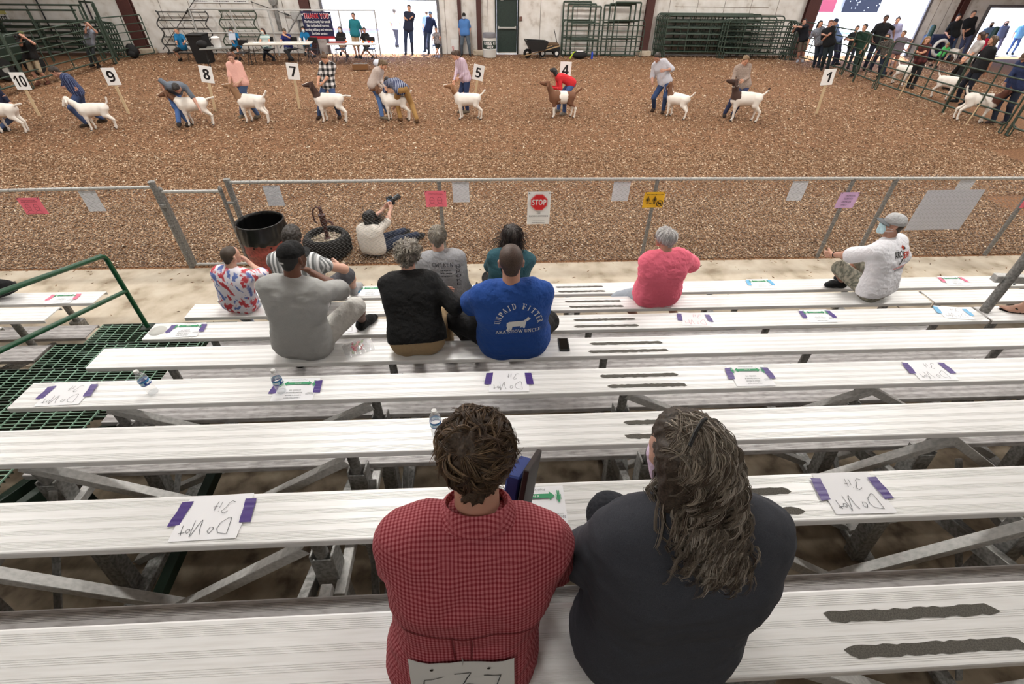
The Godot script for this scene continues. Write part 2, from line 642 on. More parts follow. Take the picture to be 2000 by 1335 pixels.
	var g := WorkerThreadPool.add_group_task(run_job, jobs.size(), -1, true)
	WorkerThreadPool.wait_for_group_task_completion(g)
	for j in jobs: heads[j[2]] = j[0].out
	jobs.clear()

func arr_mesh(key: String, m: Material) -> ArrayMesh:
	var id := key + str(m.get_instance_id())
	if not heads.has(id):
		var mb := MB.new()
		mb.add(heads[key], Transform3D())
		heads[id] = mb.mesh(m)
	return heads[id]
# ---------- cloth ----------
var cloths := {}
func cloth(col: Color, pattern := "", c2 := Color.WHITE) -> StandardMaterial3D:
	var key := col.to_html() + pattern + c2.to_html()
	if cloths.has(key): return cloths[key]
	var m := mat(col, 0.92)
	if pattern != "":
		var tile := {"vstripe": 0.045, "hstripe": 0.045, "plaid": 0.13, "camo": 0.5, "gingham": 0.0098, "paisley": 0.09, "tiedye": 0.8, "heather": 0.06, "knit": 0.012, "deskstripe": 0.16, "denim": 0.05}
		m.albedo_color = Color.WHITE
		m.albedo_texture = pat_tex(col, pattern, c2)
		tri_mat(m, 1.0 / float(tile[pattern]))
		m.uv1_triplanar_sharpness = 12.0
	else:
		tri_mat(m, 3.2)
	if pattern != "gingham" and pattern != "knit":
		m.normal_enabled = pattern == ""
		m.normal_texture = M.folds
		m.normal_scale = 1.1
	cloths[key] = m
	return m

func pat_tex(c: Color, kind: String, d: Color) -> ImageTexture:
	var s := 64
	if kind in ["camo", "tiedye", "heather", "paisley"]: s = 128
	var im := Image.create_empty(s, s, false, Image.FORMAT_RGB8)
	var fn := FastNoiseLite.new()
	fn.seed = 5
	fn.frequency = 0.03
	for y in s:
		for x in s:
			var u := float(x) / s
			var v := float(y) / s
			# tileable noise from a torus
			var q := Vector3(cos(TAU * u) + 0.4 * cos(TAU * v), sin(TAU * u) + 0.4 * sin(TAU * v), 0.9 * sin(TAU * v + 1.0)) * 26.0
			var t := 0.0
			match kind:
				"vstripe": t = 1.0 if u < 0.3 else 0.0
				"hstripe": t = 1.0 if v < 0.3 else 0.0
				"deskstripe": t = [1.0, 0.1, 0.85, 0.0, 1.0, 0.5, 0.05, 0.9][int(u * 8.0)]
				"plaid": t = 0.5 * float(u < 0.5) + 0.5 * float(v < 0.5)
				"gingham": t = 0.56 * float(u < 0.52) + 0.44 * float(v < 0.52)
				"knit": t = 0.5 + 0.5 * sin(TAU * u) * sin(TAU * v)
				"heather": t = clampf(0.5 + fn.get_noise_3d(q.x * 9.0, q.y * 9.0, q.z * 9.0) * 1.3, 0, 1)
				"denim": t = clampf(0.5 + 0.3 * sin(TAU * (u + v) * 8.0) + fn.get_noise_3d(q.x * 6.0, q.y * 6.0, q.z * 6.0), 0, 1)
				"camo": t = [0.0, 0.45, 1.0][clampi(int((fn.get_noise_3d(q.x * 3.0, q.y * 3.0, q.z * 3.0) + 0.42) * 3.4), 0, 2)]
				"paisley": t = smoothstep(-0.1, 0.2, fn.get_noise_3d(q.x * 4.0, q.y * 4.0, q.z * 4.0))
				"tiedye": t = fn.get_noise_3d(q.x * 1.6, q.y * 1.6, q.z * 1.6)
			var o := c.lerp(d, t)
			if kind == "tiedye": o = Color(0.93, 0.92, 0.95) if absf(t) < 0.2 else (c if t > 0.0 else d)
			im.set_pixel(x, y, o)
	return ImageTexture.create_from_image(im)

func ik(a: Vector3, t: Vector3, l1: float, l2: float, pole: Vector3) -> Array:
	var d := t - a
	var L := d.length()
	if L > (l1 + l2) * 0.995:
		t = a + d.normalized() * (l1 + l2) * 0.995
		d = t - a
		L = d.length()
	L = maxf(L, absf(l1 - l2) + 0.02)
	var u := d.normalized()
	var c := clampf((l1 * l1 + L * L - l2 * l2) / (2.0 * l1 * L), -1.0, 1.0)
	var pp := pole - u * pole.dot(u)
	pp = pp.normalized() if pp.length() > 0.01 else Vector3.DOWN
	return [a + (u * c + pp * sqrt(maxf(1.0 - c * c, 0.0))) * l1, t]

func frame(y: Vector3, z: Vector3) -> Basis:
	y = y.normalized()
	var x := y.cross(z).normalized()
	return Basis(x, y, x.cross(y).normalized())

# d: P pelvis, H middle of the head, ha hands, fe ankles (world), yaw of the body, hy and hp turn of the head
func person(label: String, d: Dictionary) -> Node3D:
	var P: Vector3 = d.P
	var H: Vector3 = d.H
	var s: float = d.get("s", 1.0)
	var g: float = d.get("g", 1.0)
	var yaw := deg_to_rad(d.get("yaw", 0.0))
	var F := Basis(Vector3.UP, yaw) * Vector3.FORWARD
	var R := Basis(Vector3.UP, yaw) * Vector3.RIGHT
	var at: Vector3 = d.get("at", Vector3(P.x, 0.0, P.z))
	var root := thing("person", label, "person", at, 0.0, d.get("group", ""))
	P -= at; H -= at
	var cell: float = d.get("cell", 0.018)
	var U := (H - P).normalized()
	R = (R - U * R.dot(U)).normalized()
	var Rs := (Basis(Vector3.UP, deg_to_rad(d.get("tw", 0.0))) * R)
	var Fp := U.cross(R).normalized()
	if Fp.dot(F) < 0.0: Fp = -Fp
	var hb := Basis(Vector3.UP, deg_to_rad(d.get("hy", d.get("yaw", 0.0)))) * Basis(Vector3.RIGHT, deg_to_rad(d.get("hp", 0.0))) * Basis(Vector3.BACK, deg_to_rad(d.get("hr", 0.0)))
	var hs: float = d.get("hsz", 0.97) * (0.45 + 0.55 * s)
	var Nk := H + hb * Vector3(0, -0.145, 0.05) * hs
	var mid: Vector3 = (P + Nk) * 0.5 - Fp * d.get("curl", 0.03)
	var sp := func(t: float) -> Vector3: return P.lerp(mid, t).lerp(mid.lerp(Nk, t), t)
	var gw := 1.0 + (g - 1.0) * 0.75
	var gr := 1.0 + (g - 1.0) * 0.8
	var hip: Vector3 = P
	var waist: Vector3 = sp.call(0.3)
	var chest: Vector3 = sp.call(0.64)
	var sho: Vector3 = sp.call(0.88)
	var sw: float = d.get("sw", 0.165) * s * (1.0 + (g - 1.0) * 0.35)
	var tor := [[hip, 0.078, 0.118], [waist, 0.072, 0.105], [chest, 0.085, 0.112], [sho, 0.115, 0.072]]
	var skin: Color = d.get("sk", Color(0.80, 0.60, 0.49))
	var body := Body.new()
	body.cell = cell
	var shirt := Body.new()
	shirt.cell = cell
	var sl: float = d.get("sl", 0.55)
	var wr: float = d.get("wr", 0.0)
	shirt.wob = wr
	shirt.wobf = d.get("wf", Vector3(9, 14, 9))
	for i in 4:
		var q: Vector3 = tor[i][0]
		var hw: float = tor[i][1] * s * (gw if i < 3 else 1.0 + (g - 1.0) * 0.4)
		var r: float = tor[i][2] * s * (gr if i < 3 else 1.0 + (g - 1.0) * 0.4)
		var rr := Rs if i > 1 else R
		var off := Fp * (0.03 * (g - 1.0)) if i == 1 else Vector3.ZERO
		body.bone(q - rr * hw + off, q + rr * hw + off, r * 0.86, -1.0, 0.06)
		if i > 0: shirt.bone(q - rr * hw + off, q + rr * hw + off, r + 0.010, -1.0, 0.11)
		else: shirt.bone(q - rr * hw, q + rr * hw, r + 0.02, -1.0, 0.11)
	body.bone(sho, Nk + (H - Nk) * 0.3, 0.055 * s, 0.055 * s, 0.05)
	shirt.bone(sho, sho.lerp(Nk, 0.75), 0.08 * s, 0.066 * s, 0.05)
	var flared: float = d.get("fl", 0.012)
	var ends := []
	var hp: Array = d.get("hpose", ["relaxed", "relaxed"])
	var ga: float = d.get("ga", 1.0 + (g - 1.0) * 0.5)
	for e in 2:
		var sd := -1.0 if e == 0 else 1.0
		var S := sho + Rs * sd * sw - U * 0.012
		var tgt: Vector3 = d.ha[e] - at if d.ha[e] != null else S - Vector3.UP * 0.5 * s + Rs * sd * 0.06
		var poles: Array = d.get("ep", [null, null])
		var pole: Vector3 = poles[e] if poles[e] != null else (-U * 0.6 - Fp * 0.6 + Rs * sd * 0.5)
		var w := ik(S, tgt, 0.29 * s, 0.25 * s, pole)
		var El: Vector3 = w[0]
		var W: Vector3 = w[1]
		body.bone(S, El, 0.045 * s * ga, 0.039 * s * ga, 0.035)
		body.bone(El, El.lerp(W, 0.35), 0.039 * s * ga, 0.038 * s * ga, 0.03)
		body.bone(El.lerp(W, 0.35), W, 0.038 * s * ga, 0.026 * s, 0.03)
		if sl > 0.0:
			shirt.bone(sho + Rs * sd * sw * 0.6, S, 0.068 * s * ga, 0.062 * s * ga, 0.05)
			if sl < 0.8: shirt.bone(S, S.lerp(El, minf(sl * 1.5, 1.0)), 0.062 * s * ga, (0.05 + flared) * s * ga, 0.035)
			else:
				shirt.bone(S, El, 0.062 * s * ga, 0.05 * s * ga, 0.035)
				shirt.bone(El, El.lerp(W, 0.93 if sl > 0.95 else 0.35), 0.05 * s * ga, 0.038 * s * ga, 0.03)
		var fd := (W - El).normalized()
		var pz: Vector3 = Rs * sd   # back of the hand turned outwards
		if d.has("pz") and d.pz[e] != null: pz = d.pz[e]
		var hbz := frame(fd, pz - fd * pz.dot(fd))
		var hm := hbz * Basis.from_scale(Vector3(1.0 if e == 1 else -1.0, 1, 1) * (0.55 + 0.45 * s))
		body.extra.append([heads[hp[e]], Transform3D(hm, W + fd * 0.015)])
		ends.append([S, El, W])
	root.set_meta("_arms", ends)
	# legs
	var pants := Body.new()
	pants.cell = cell
	pants.wob = wr * 0.8
	var pl: float = d.get("pl", 1.0)
	pants.bone(hip - R * 0.078 * s * gw, hip + R * 0.078 * s * gw, 0.121 * s * gr, -1.0, 0.06)
	var gl: float = 1.0 + (g - 1.0) * 0.55
	for e in 2:
		var sd := -1.0 if e == 0 else 1.0
		var J := hip + R * sd * 0.088 * s * gw - U * 0.02
		var A: Vector3 = d.fe[e] - at
		var kps: Array = d.get("kp", [null, null])
		var kp: Vector3 = kps[e] if kps[e] != null else (F + R * sd * 0.2 + Vector3.UP * 0.3)
		var w := ik(J, A, 0.43 * s, 0.42 * s, kp)
		var Kn: Vector3 = w[0]
		A = w[1]
		body.bone(J, Kn, 0.076 * s * gl, 0.052 * s * gl, 0.04)
		body.bone(Kn, Kn.lerp(A, 0.35), 0.052 * s * gl, 0.053 * s * gl, 0.03)
		body.bone(Kn.lerp(A, 0.35), A, 0.053 * s * gl, 0.034 * s, 0.03)
		if pl < 0.8:
			pants.bone(J, J.lerp(Kn, pl * 1.9), 0.092 * s * gl, 0.08 * s * gl, 0.03)
		else:
			pants.bone(J, Kn, 0.098 * s * gl, 0.07 * s * gl, 0.04)
			pants.bone(Kn, Kn.lerp(A, 0.97 if pl > 0.95 else 0.7), 0.07 * s * gl, 0.058 * s, 0.035)
		var fdirs: Array = d.get("toe", [null, null])
		var fd: Vector3 = fdirs[e] if fdirs[e] != null else F + R * sd * 0.15
		fd = fd.normalized()
		var fx := fd.cross(Vector3.UP).normalized()
		var fb := Basis(fx, fx.cross(fd).normalized(), -fd)
		var ft := Transform3D(fb * Basis.from_scale(Vector3(1.0 if e == 1 else -1.0, 1, 1) * (0.5 + 0.5 * s)), A)
		var fc = d.get("fc", Color(0.1, 0.1, 0.1))
		if fc is Color:
			var mb := MB.new()
			mb.add(heads.shoe, ft)
			part("shoe", mb, cloth(fc), root)
		else:
			body.extra.append([heads.foot, ft])
			if fc == "flipflop": flipflop(ft, root)
	if d.has("pants_hem"): pants.cuts.append(d.pants_hem)
	# head
	var ht := Transform3D(hb * Basis.from_scale(Vector3.ONE * hs), H)
	body.extra.append([heads.head, ht])
	if d.get("face", true):
		var mb := MB.new()
		mb.add([heads.eyes.v, heads.eyes.n, null, heads.eyes.ix], ht)
		part("eyes", mb, M.eye, root)
		if not d.has("mask"):
			var m2 := MB.new()
			m2.add([heads.mouth.v, heads.mouth.n, null, heads.mouth.ix], ht)
			part("lips", m2, cloth(Color(skin.r * 0.86, skin.g * 0.62, skin.b * 0.6)), root)
	queue(body, "body", root, skin_mat(skin))
	var hem: float = d.get("hem", 0.10)
	if hem < 0.5: shirt.cuts.append(Plane(-U, -(P - U * hem * s).dot(U)))
	var sc: Color = d.get("sc", Color(0.3, 0.3, 0.3))
	var so := queue(shirt, "shirt", root, d.smat if d.has("smat") else cloth(sc, d.get("sp", ""), d.get("sc2", Color.WHITE)))
	root.set_meta("_shirt", shirt)
	queue(pants, "trousers" if pl > 0.8 else "shorts", root, cloth(d.get("pc", Color(0.16, 0.2, 0.29)), d.get("pp", ""), d.get("pc2", Color.WHITE)))
	var hc: Color = d.get("hc", Color(0.2, 0.14, 0.09))
	var style: String = d.get("hs", "short")
	if style != "" and style != "bald":
		if style == "cap":
			var hm := Transform3D(ht.basis * 0.98, ht.origin)
			shared("hair", arr_mesh("buzz", hair_mat(hc)), root, hm)
			var c := shared("cap", arr_mesh("cap", cloth(d.get("cc", Color(0.1, 0.1, 0.1)))), root, ht)
			var br := MB.new()
			brim(br)
			var bo := part("brim", br, cloth(d.get("cb", d.get("cc", Color(0.1, 0.1, 0.1)))), c)
			if d.get("back", false): bo.transform = Transform3D(Basis(Vector3.UP, PI), Vector3.ZERO)
		else:
			shared("hair", arr_mesh(style, hair_mat(hc)), root, ht)
	if d.has("mask"):
		shared("face_mask", arr_mesh("mask", cloth(d.mask)), root, ht)
		if d.get("loops", false):
			var lp := MB.new()
			for sd in [-1.0, 1.0]:
				for yy in [-0.022, -0.066]: lp.tube([ht * Vector3(0.06 * sd, yy, -0.06), ht * Vector3(0.078 * sd, yy * 0.75, -0.02), ht * Vector3(0.083 * sd, -0.01 if yy > -0.04 else -0.03, 0.02)], 0.0022, 5)
			part("ear_loop", lp, cloth(Color(0.9, 0.92, 0.93)), root)
	root.set_meta("_head", ht)
	return root

func brim(mb: MB) -> void:
	var o := mb.v.size()
	for e in 2:
		for i in 13:
			var a := PI * i / 12.0
			for r in 2:
				var x := cos(a) * (0.078 if r == 0 else 0.086)
				var z := -0.045 - sin(a) * (0.03 if r == 0 else 0.125)
				mb.vert(Vector3(x, 0.036 - absf(x) * absf(x) * 2.2 - (0.012 if r == 1 else 0.0) - e * 0.004, z), Vector3.UP if e == 0 else Vector3.DOWN)
	for e in 2:
		for i in 12:
			var k := o + e * 26 + i * 2
			mb.tri(k, k + 1, k + 3); mb.tri(k, k + 3, k + 2)

func flipflop(ft: Transform3D, root: Node3D) -> void:
	var mb := MB.new()
	var poly := PackedVector2Array()
	for i in 20:
		var a := TAU * i / 20.0
		var z := cos(a) * 0.135
		poly.append(Vector2(sin(a) * (0.046 if z < 0.0 else 0.036), z - 0.05))
	mb.prism(ft * Transform3D(Basis(Vector3.RIGHT, PI / 2.0), Vector3(0, -0.09, 0)), poly, 0.02)
	for s in [-1.0, 1.0]: mb.tube([ft * Vector3(-0.014, -0.085, -0.13), ft * Vector3(0.012 + s * 0.022, -0.045, -0.075), ft * Vector3(s * 0.042, -0.085, -0.02)], 0.007, 6)
	part("flip_flop", mb, cloth(Color(0.06, 0.06, 0.06)), root)

func skin_mat(c: Color) -> StandardMaterial3D:
	var key := "skin" + c.to_html()
	if not cloths.has(key): cloths[key] = mat(c, 0.55, 0.0, {"subsurf_scatter_enabled": true, "subsurf_scatter_strength": 0.08})
	return cloths[key]

func hair_mat(c: Color) -> StandardMaterial3D:
	var key := "hair" + c.to_html()
	if not cloths.has(key):
		var m := mat(c.lightened(0.1), 0.6)
		m.albedo_texture = grey_tex(0.3, 0.03)
		tri_mat(m, 9.0)
		cloths[key] = m
	return cloths[key]

# ---------- hair of separate locks ----------
# roots on the skull; each lock leaves the whorl (crown), hugs the head for a while, then hangs; curl turns its end into ringlets
func locks(ht: Transform3D, n: int, length: float, seg: int, width: float, cols: Array, o := {}) -> MB:
	var mb := MB.new()
	var rr := RandomNumberGenerator.new()
	rr.seed = o.get("seed", 11)
	var crown: Vector3 = o.get("crown", Vector3(0, 0.11, 0.03))
	var curl: float = o.get("curl", 0.0)
	var turns: float = o.get("turns", 2.5)
	var wave: float = o.get("wave", 0.004)
	var low: float = o.get("low", -0.055)
	var fall: float = o.get("fall", 0.5)
	var spread: float = o.get("spread", 0.0)
	var hug: float = o.get("hug", 0.5)
	var swirl: float = o.get("swirl", 0.0)
	var mess: float = o.get("mess", 0.25)
	var thick: float = o.get("thick", 0.16)
	var c0 := Vector3(0, 0.036, 0.008)
	var er := Vector3(0.081, 0.083, 0.1)
	var down := (ht.basis.inverse() * Vector3.DOWN).normalized()
	var bd: Body = o.get("over", null)
	var ao: Vector3 = o.get("over_at", Vector3.ZERO)
	var made := 0
	var tries := 0
	while made < n and tries < n * 5:
		tries += 1
		var u := rr.randf_range(-0.9, 1.0)
		var ph := rr.randf() * TAU
		var dr := Vector3(sqrt(1.0 - u * u) * cos(ph), u, sqrt(1.0 - u * u) * sin(ph))
		var p := c0 + dr * er
		# hairline: keep the face, the ears and the low neck free
		if p.z < -0.035 and p.y < 0.075: continue
		if p.z < 0.0 and p.y < 0.0: continue
		if p.y < low or p.z < o.get("zmin", -1.0) and p.y < 0.085: continue
		made += 1
		# neighbours share a clump: same tone, same bend
		var clump := Vector3(sin(dr.x * 9.0 + dr.y * 4.0 + 1.0), cos(dr.y * 8.0 - dr.z * 5.0), sin(dr.z * 9.0 + dr.x * 6.0 + 2.0))
		var col: Color = cols[(int((clump.x + clump.y + clump.z + 3.0) * 3.0) + (rr.randi() % 3)) % cols.size()]
		var br := rr.randf_range(0.7, 1.25)
		mb.col = Color(col.r * br, col.g * br, col.b * br)
		var L := length * rr.randf_range(0.7, 1.1)
		var st := L / seg
		var dir := p - crown
		dir -= dr * dir.dot(dr)
		dir = dir.normalized() if dir.length() > 0.004 else Vector3(rr.randf_range(-1, 1), 0, 1).normalized()
		if o.get("back", false) and p.z < crown.z - 0.01 and p.y > 0.03: dir = -dir
		if swirl != 0.0: dir = dir.rotated(dr, swirl)
		dir = (dir + clump * mess + Vector3(rr.randf_range(-1, 1), rr.randf_range(-1, 1), rr.randf_range(-1, 1)) * mess * 0.4).normalized()
		var pts := []
		var q := p - dr * 0.004
		var pha := clump.x * 3.0 + clump.y * 2.0 + rr.randf_range(-0.3, 0.3)
		var lay := 1.04 + rr.randf() * thick
		for i in seg + 1:
			pts.append(q)
			var t := float(i) / seg
			q += dir * st
			var e := (q - c0) / er
			var el := e.length()
			if t < hug:
				q = c0 + e / el * lerpf(el, lerpf(1.0, lay, minf(t / hug * 3.0, 1.0)), 0.75) * er
				var rad := (e / er).normalized()
				dir = dir - rad * dir.dot(rad)
			elif el < lay and q.y > -0.07: q = c0 + e / el * lay * er
			if bd and t > 0.3:
				var w := ht * q - ao
				var dd := bd.dist(w)
				if dd < 0.012: q = ht.affine_inverse() * (w + ao + Vector3(0, 0.35, 0.94) * (0.012 - dd + rr.randf() * 0.01))
			var want := down + Vector3(signf(q.x) * spread, 0, o.get("aft", 0.0))
			dir = (dir + want * fall * (0.15 + t) + clump * o.get("bend", 0.04)).normalized()
		# the middle line with its curl, then the hairs of the lock around it
		var sx := Vector3.RIGHT
		var mid := PackedVector3Array()
		var ax := PackedVector3Array()
		var ay := PackedVector3Array()
		for i in seg + 1:
			var t := float(i) / seg
			var tg: Vector3 = (pts[mini(i + 1, seg)] - pts[maxi(i - 1, 0)]).normalized()
			sx = (sx - tg * sx.dot(tg)).normalized() if i > 0 else tg.cross(Vector3(0.3, 0.2, 1.0)).normalized()
			var sy := tg.cross(sx)
			var off := Vector3.ZERO
			if curl > 0.0: off = (sx * cos(pha + TAU * turns * t) + sy * sin(pha + TAU * turns * t)) * curl * smoothstep(o.get("c0", 0.25), 0.8, t)
			off += sx * sin(pha * 2.0 + t * 9.0) * wave * t
			mid.append(pts[i] + off); ax.append(sx); ay.append(sy)
		var kids: int = o.get("kids", 1)
		var cr: float = o.get("cr", 0.006)
		for kid in kids:
			var ka := rr.randf() * TAU
			var kr := sqrt(rr.randf()) * cr if kids > 1 else 0.0
			var kb := rr.randf_range(0.75, 1.2)
			var kc := col if rr.randf() < 0.75 else (cols[rr.randi() % cols.size()] as Color)
			mb.col = Color(kc.r * br * kb, kc.g * br * kb, kc.b * br * kb)
			var last := seg - (rr.randi() % 4 if kids > 1 else 0)
			var o0 := mb.v.size()
			for i in last + 1:
				var t := float(i) / last
				var w: float = width * (1.0 - 0.7 * t * t)
				var fr := kr * (1.0 - 0.55 * t + 0.25 * sin(t * 11.0 + ka * 3.0))
				var cp := mid[i] + (ax[i] * cos(ka + t * 2.0) + ay[i] * sin(ka + t * 2.0)) * fr
				for k in 3:
					var nn := ax[i] * cos(TAU * k / 3.0) + ay[i] * sin(TAU * k / 3.0)
					mb.vert(ht * (cp + nn * w), (ht.basis * nn).normalized())
			for i in last:
				for k in 3:
					var va := o0 + i * 3 + k
					var vb := o0 + i * 3 + (k + 1) % 3
					mb.tri(va, vb, vb + 3)
					mb.tri(va, vb + 3, va + 3)
	return mb

# ---------- goats ----------
func coat(bd: Body, p: Vector3) -> Color:
	var at: Array = bd.paint_at   # [neck base, poll, muzzle, brown, forward, rump]
	var white := Color(0.80, 0.75, 0.68)
	var brown: Color = at[3]
	var fn: FastNoiseLite = at[6]
	var w := fn.get_noise_3d(p.x, p.y, p.z) * 0.05
	var nb: Vector3 = at[0]
	var poll: Vector3 = at[1]
	var along := (p - nb).dot((poll - nb).normalized()) / nb.distance_to(poll)
	var fwd: Vector3 = at[4]
	var x := (p - nb).dot(fwd)
	match bd.paint:
		1:   # brown head and neck, white blaze
			if along + w * 2.0 > at[7] and (x > -0.12 or p.y > nb.y + 0.12):
				var mz: Vector3 = at[2]
				var axis := (mz - poll).normalized()
				var rel := p - poll
				var lat := absf(rel.dot(fwd.cross(Vector3.UP).normalized()))
				if at[8] and rel.dot(axis) > 0.02 and lat < 0.018: return white
				return brown
			return white
		2: return white
		3:   # brown with a white saddle and stockings
			if p.y < 0.3 + w: return white
			if x > -0.42 + w and x < -0.2 + w * 2.0 and p.y > 0.3: return white
			return brown
	return white

# B base under the withers on the ground, yaw the way it faces, nk neck lift, opts
func goat(label: String, B: Vector3, yaw: float, paint: int, o := {}) -> Node3D:
	var root := thing("goat", label, "goat", B, yaw, "")
	var s: float = o.get("s", 1.0)
	var b := Body.new()
	b.cell = o.get("cell", 0.0145)
	var hgt := 0.52 * s          # middle of the barrel
	var ch := Vector3(0, hgt, 0.0)
	var lo := Vector3(0, hgt - 0.01, 0.26) * Vector3(1, 1, s)
	var rump := Vector3(0, hgt + 0.035, 0.47 * s)
	b.bone(ch + Vector3(0, 0.02, -0.03) * s, ch + Vector3(0, -0.02, 0.08) * s, 0.125 * s, 0.145 * s, 0.06)
	b.bone(ch + Vector3(0, -0.02, 0.08) * s, lo, 0.145 * s, 0.148 * s, 0.06)
	b.bone(lo, rump, 0.142 * s, 0.105 * s, 0.06)
	b.bone(ch + Vector3(0, 0.1, 0.06) * s, rump + Vector3(0, 0.035, -0.05) * s, 0.062 * s, 0.06 * s, 0.05)
	b.bone(ch + Vector3(0, -0.06, -0.08) * s, ch + Vector3(0, -0.08, 0.02) * s, 0.085 * s, 0.1 * s, 0.05)   # brisket
	var nb := ch + Vector3(0, 0.06, -0.08) * s
	var nd: Vector3 = o.get("neck", Vector3(0, 0.8, -0.5)).normalized()
	var poll := nb + nd * 0.30 * s
	b.bone(nb, nb.lerp(poll, 0.5), 0.1 * s, 0.072 * s, 0.05)
	b.bone(nb.lerp(poll, 0.5), poll, 0.072 * s, 0.056 * s, 0.04)
	var hd: Vector3 = o.get("head", Vector3(0, -0.25, -1)).normalized()
	var mz := poll + hd * 0.2 * s
	b.bone(poll + Vector3.UP * 0.01, poll.lerp(mz, 0.45), 0.06 * s, 0.05 * s, 0.03)
	b.bone(poll.lerp(mz, 0.45), mz, 0.048 * s, 0.031 * s, 0.03)
	b.bone(poll.lerp(mz, 0.3) - Vector3.UP * 0.02, poll.lerp(mz, 0.85) - Vector3.UP * 0.018, 0.038 * s, 0.026 * s, 0.02)
	var hx := hd.cross(Vector3.UP).normalized()
	var ears := MB.new()
	for e in [-1.0, 1.0]:   # long hanging ears
		var a0: Vector3 = poll + hx * e * 0.05 * s + Vector3.UP * 0.01
		b.bone(a0, a0 + (hx * e * 0.05 + Vector3(0, -0.07, 0.0)) * s, 0.02 * s, 0.024 * s, 0.012)
		b.bone(a0 + (hx * e * 0.05 + Vector3(0, -0.07, 0)) * s, a0 + (hx * e * 0.055 + Vector3(0, -0.135, 0) - hd * 0.0) * s, 0.024 * s, 0.012 * s, 0.012)
		if o.get("horns", true): b.bone(poll + hx * e * 0.02 * s + Vector3.UP * 0.04 * s, poll + hx * e * 0.03 * s + (Vector3.UP * 0.075 - hd * 0.06) * s, 0.014 * s, 0.008 * s, 0.006)
	var sp: Array = o.get("legs", [0.0, 0.05, 0.03, -0.04])   # fore-aft shifts: front left, front right, hind left, hind right
	for e in 2:
		var x := (-0.082 if e == 0 else 0.082) * s
		var z0 := -0.02 * s
		var f: float = sp[e] * s
		b.bone(Vector3(x * 0.95, hgt - 0.02, z0), Vector3(x, 0.33 * s, z0 + f * 0.2 - 0.005), 0.075 * s, 0.046 * s, 0.05)
		b.bone(Vector3(x, 0.33 * s, z0 + f * 0.2), Vector3(x, 0.25 * s, z0 + f * 0.5), 0.042 * s, 0.032 * s, 0.03)
		b.bone(Vector3(x, 0.25 * s, z0 + f * 0.5 - 0.006), Vector3(x, 0.07 * s, z0 + f), 0.03 * s, 0.021 * s, 0.02)
		b.bone(Vector3(x, 0.07 * s, z0 + f), Vector3(x, 0.022 * s, z0 + f - 0.022 * s), 0.023 * s, 0.026 * s, 0.015)
		var hz: float = 0.47 * s
		var h: float = sp[e + 2] * s
		var stifle := Vector3(x * 1.05, 0.385 * s, hz - 0.06 * s + h * 0.4)
		var hock := Vector3(x, 0.245 * s, hz + 0.085 * s + h)
		var fet := Vector3(x, 0.065 * s, hz + 0.07 * s + h)
		b.bone(Vector3(x * 0.8, hgt + 0.01, hz - 0.02 * s), stifle, 0.098 * s, 0.07 * s, 0.05)
		b.bone(stifle, hock, 0.062 * s, 0.032 * s, 0.03)
		b.bone(hock, fet, 0.029 * s, 0.02 * s, 0.02)
		b.bone(fet, fet + Vector3(0, -0.043, -0.022) * s, 0.022 * s, 0.026 * s, 0.015)
	var tl: Vector3 = o.get("tail", Vector3(0, 0.9, 0.5)).normalized()
	var t0 := rump + Vector3(0, 0.06, 0.075) * s
	var t1 := t0 + (tl * 0.5 + Vector3(0, 0.1, 0.35)) * 0.11 * s
	b.bone(t0 - Vector3(0, 0.02, 0.02) * s, t1, 0.03 * s, 0.022 * s, 0.02)
	b.bone(t1, t1 + tl * 0.11 * s, 0.02 * s, 0.026 * s, 0.015)
	b.cuts.append(Plane(Vector3.DOWN, 0.0))
	b.paint = paint
	var fn := FastNoiseLite.new()
	fn.seed = 9
	fn.frequency = 8.0
	b.paint_at = [nb, poll, mz, o.get("brown", Color(0.11, 0.05, 0.028)), Vector3.FORWARD, rump, fn, o.get("line", 0.12), o.get("blaze", true)]
	queue(b, "body", root, M.coat)
	var ho := MB.new()
	for e in 2:
		var x := (-0.082 if e == 0 else 0.082) * s
		for zf in [[-0.02 + sp[e] - 0.03, 0], [0.47 + 0.07 + sp[e + 2] - 0.03, 1]]:
			for c in [-1.0, 1.0]: ho.ball(Transform3D(Basis(), Vector3(x + c * 0.013 * s, 0.016 * s, zf[0] * s)), Vector3(0.016, 0.018, 0.03) * s, 8, 6)
	part("hooves", ho, M.hoof, root)
	var ey := MB.new()
	for e in [-1.0, 1.0]: ey.ball(Transform3D(Basis(), poll.lerp(mz, 0.28) + hx * e * 0.05 * s + Vector3.UP * 0.016 * s), Vector3.ONE * 0.011 * s, 8, 6)
	part("eyes", ey, M.eye, root)
	if o.get("collar", false):
		var co := MB.new()
		var ring := []
		var q := nb.lerp(poll, 0.72)
		var bs := frame(nd, Vector3.RIGHT)
		for i in 17: ring.append(q + (bs.x * cos(TAU * i / 16.0) + bs.z * sin(TAU * i / 16.0)) * 0.069 * s)
		co.tube(ring, 0.007, 6, false)
		part("collar", co, cloth(Color(0.75, 0.75, 0.72)), root)
	return root
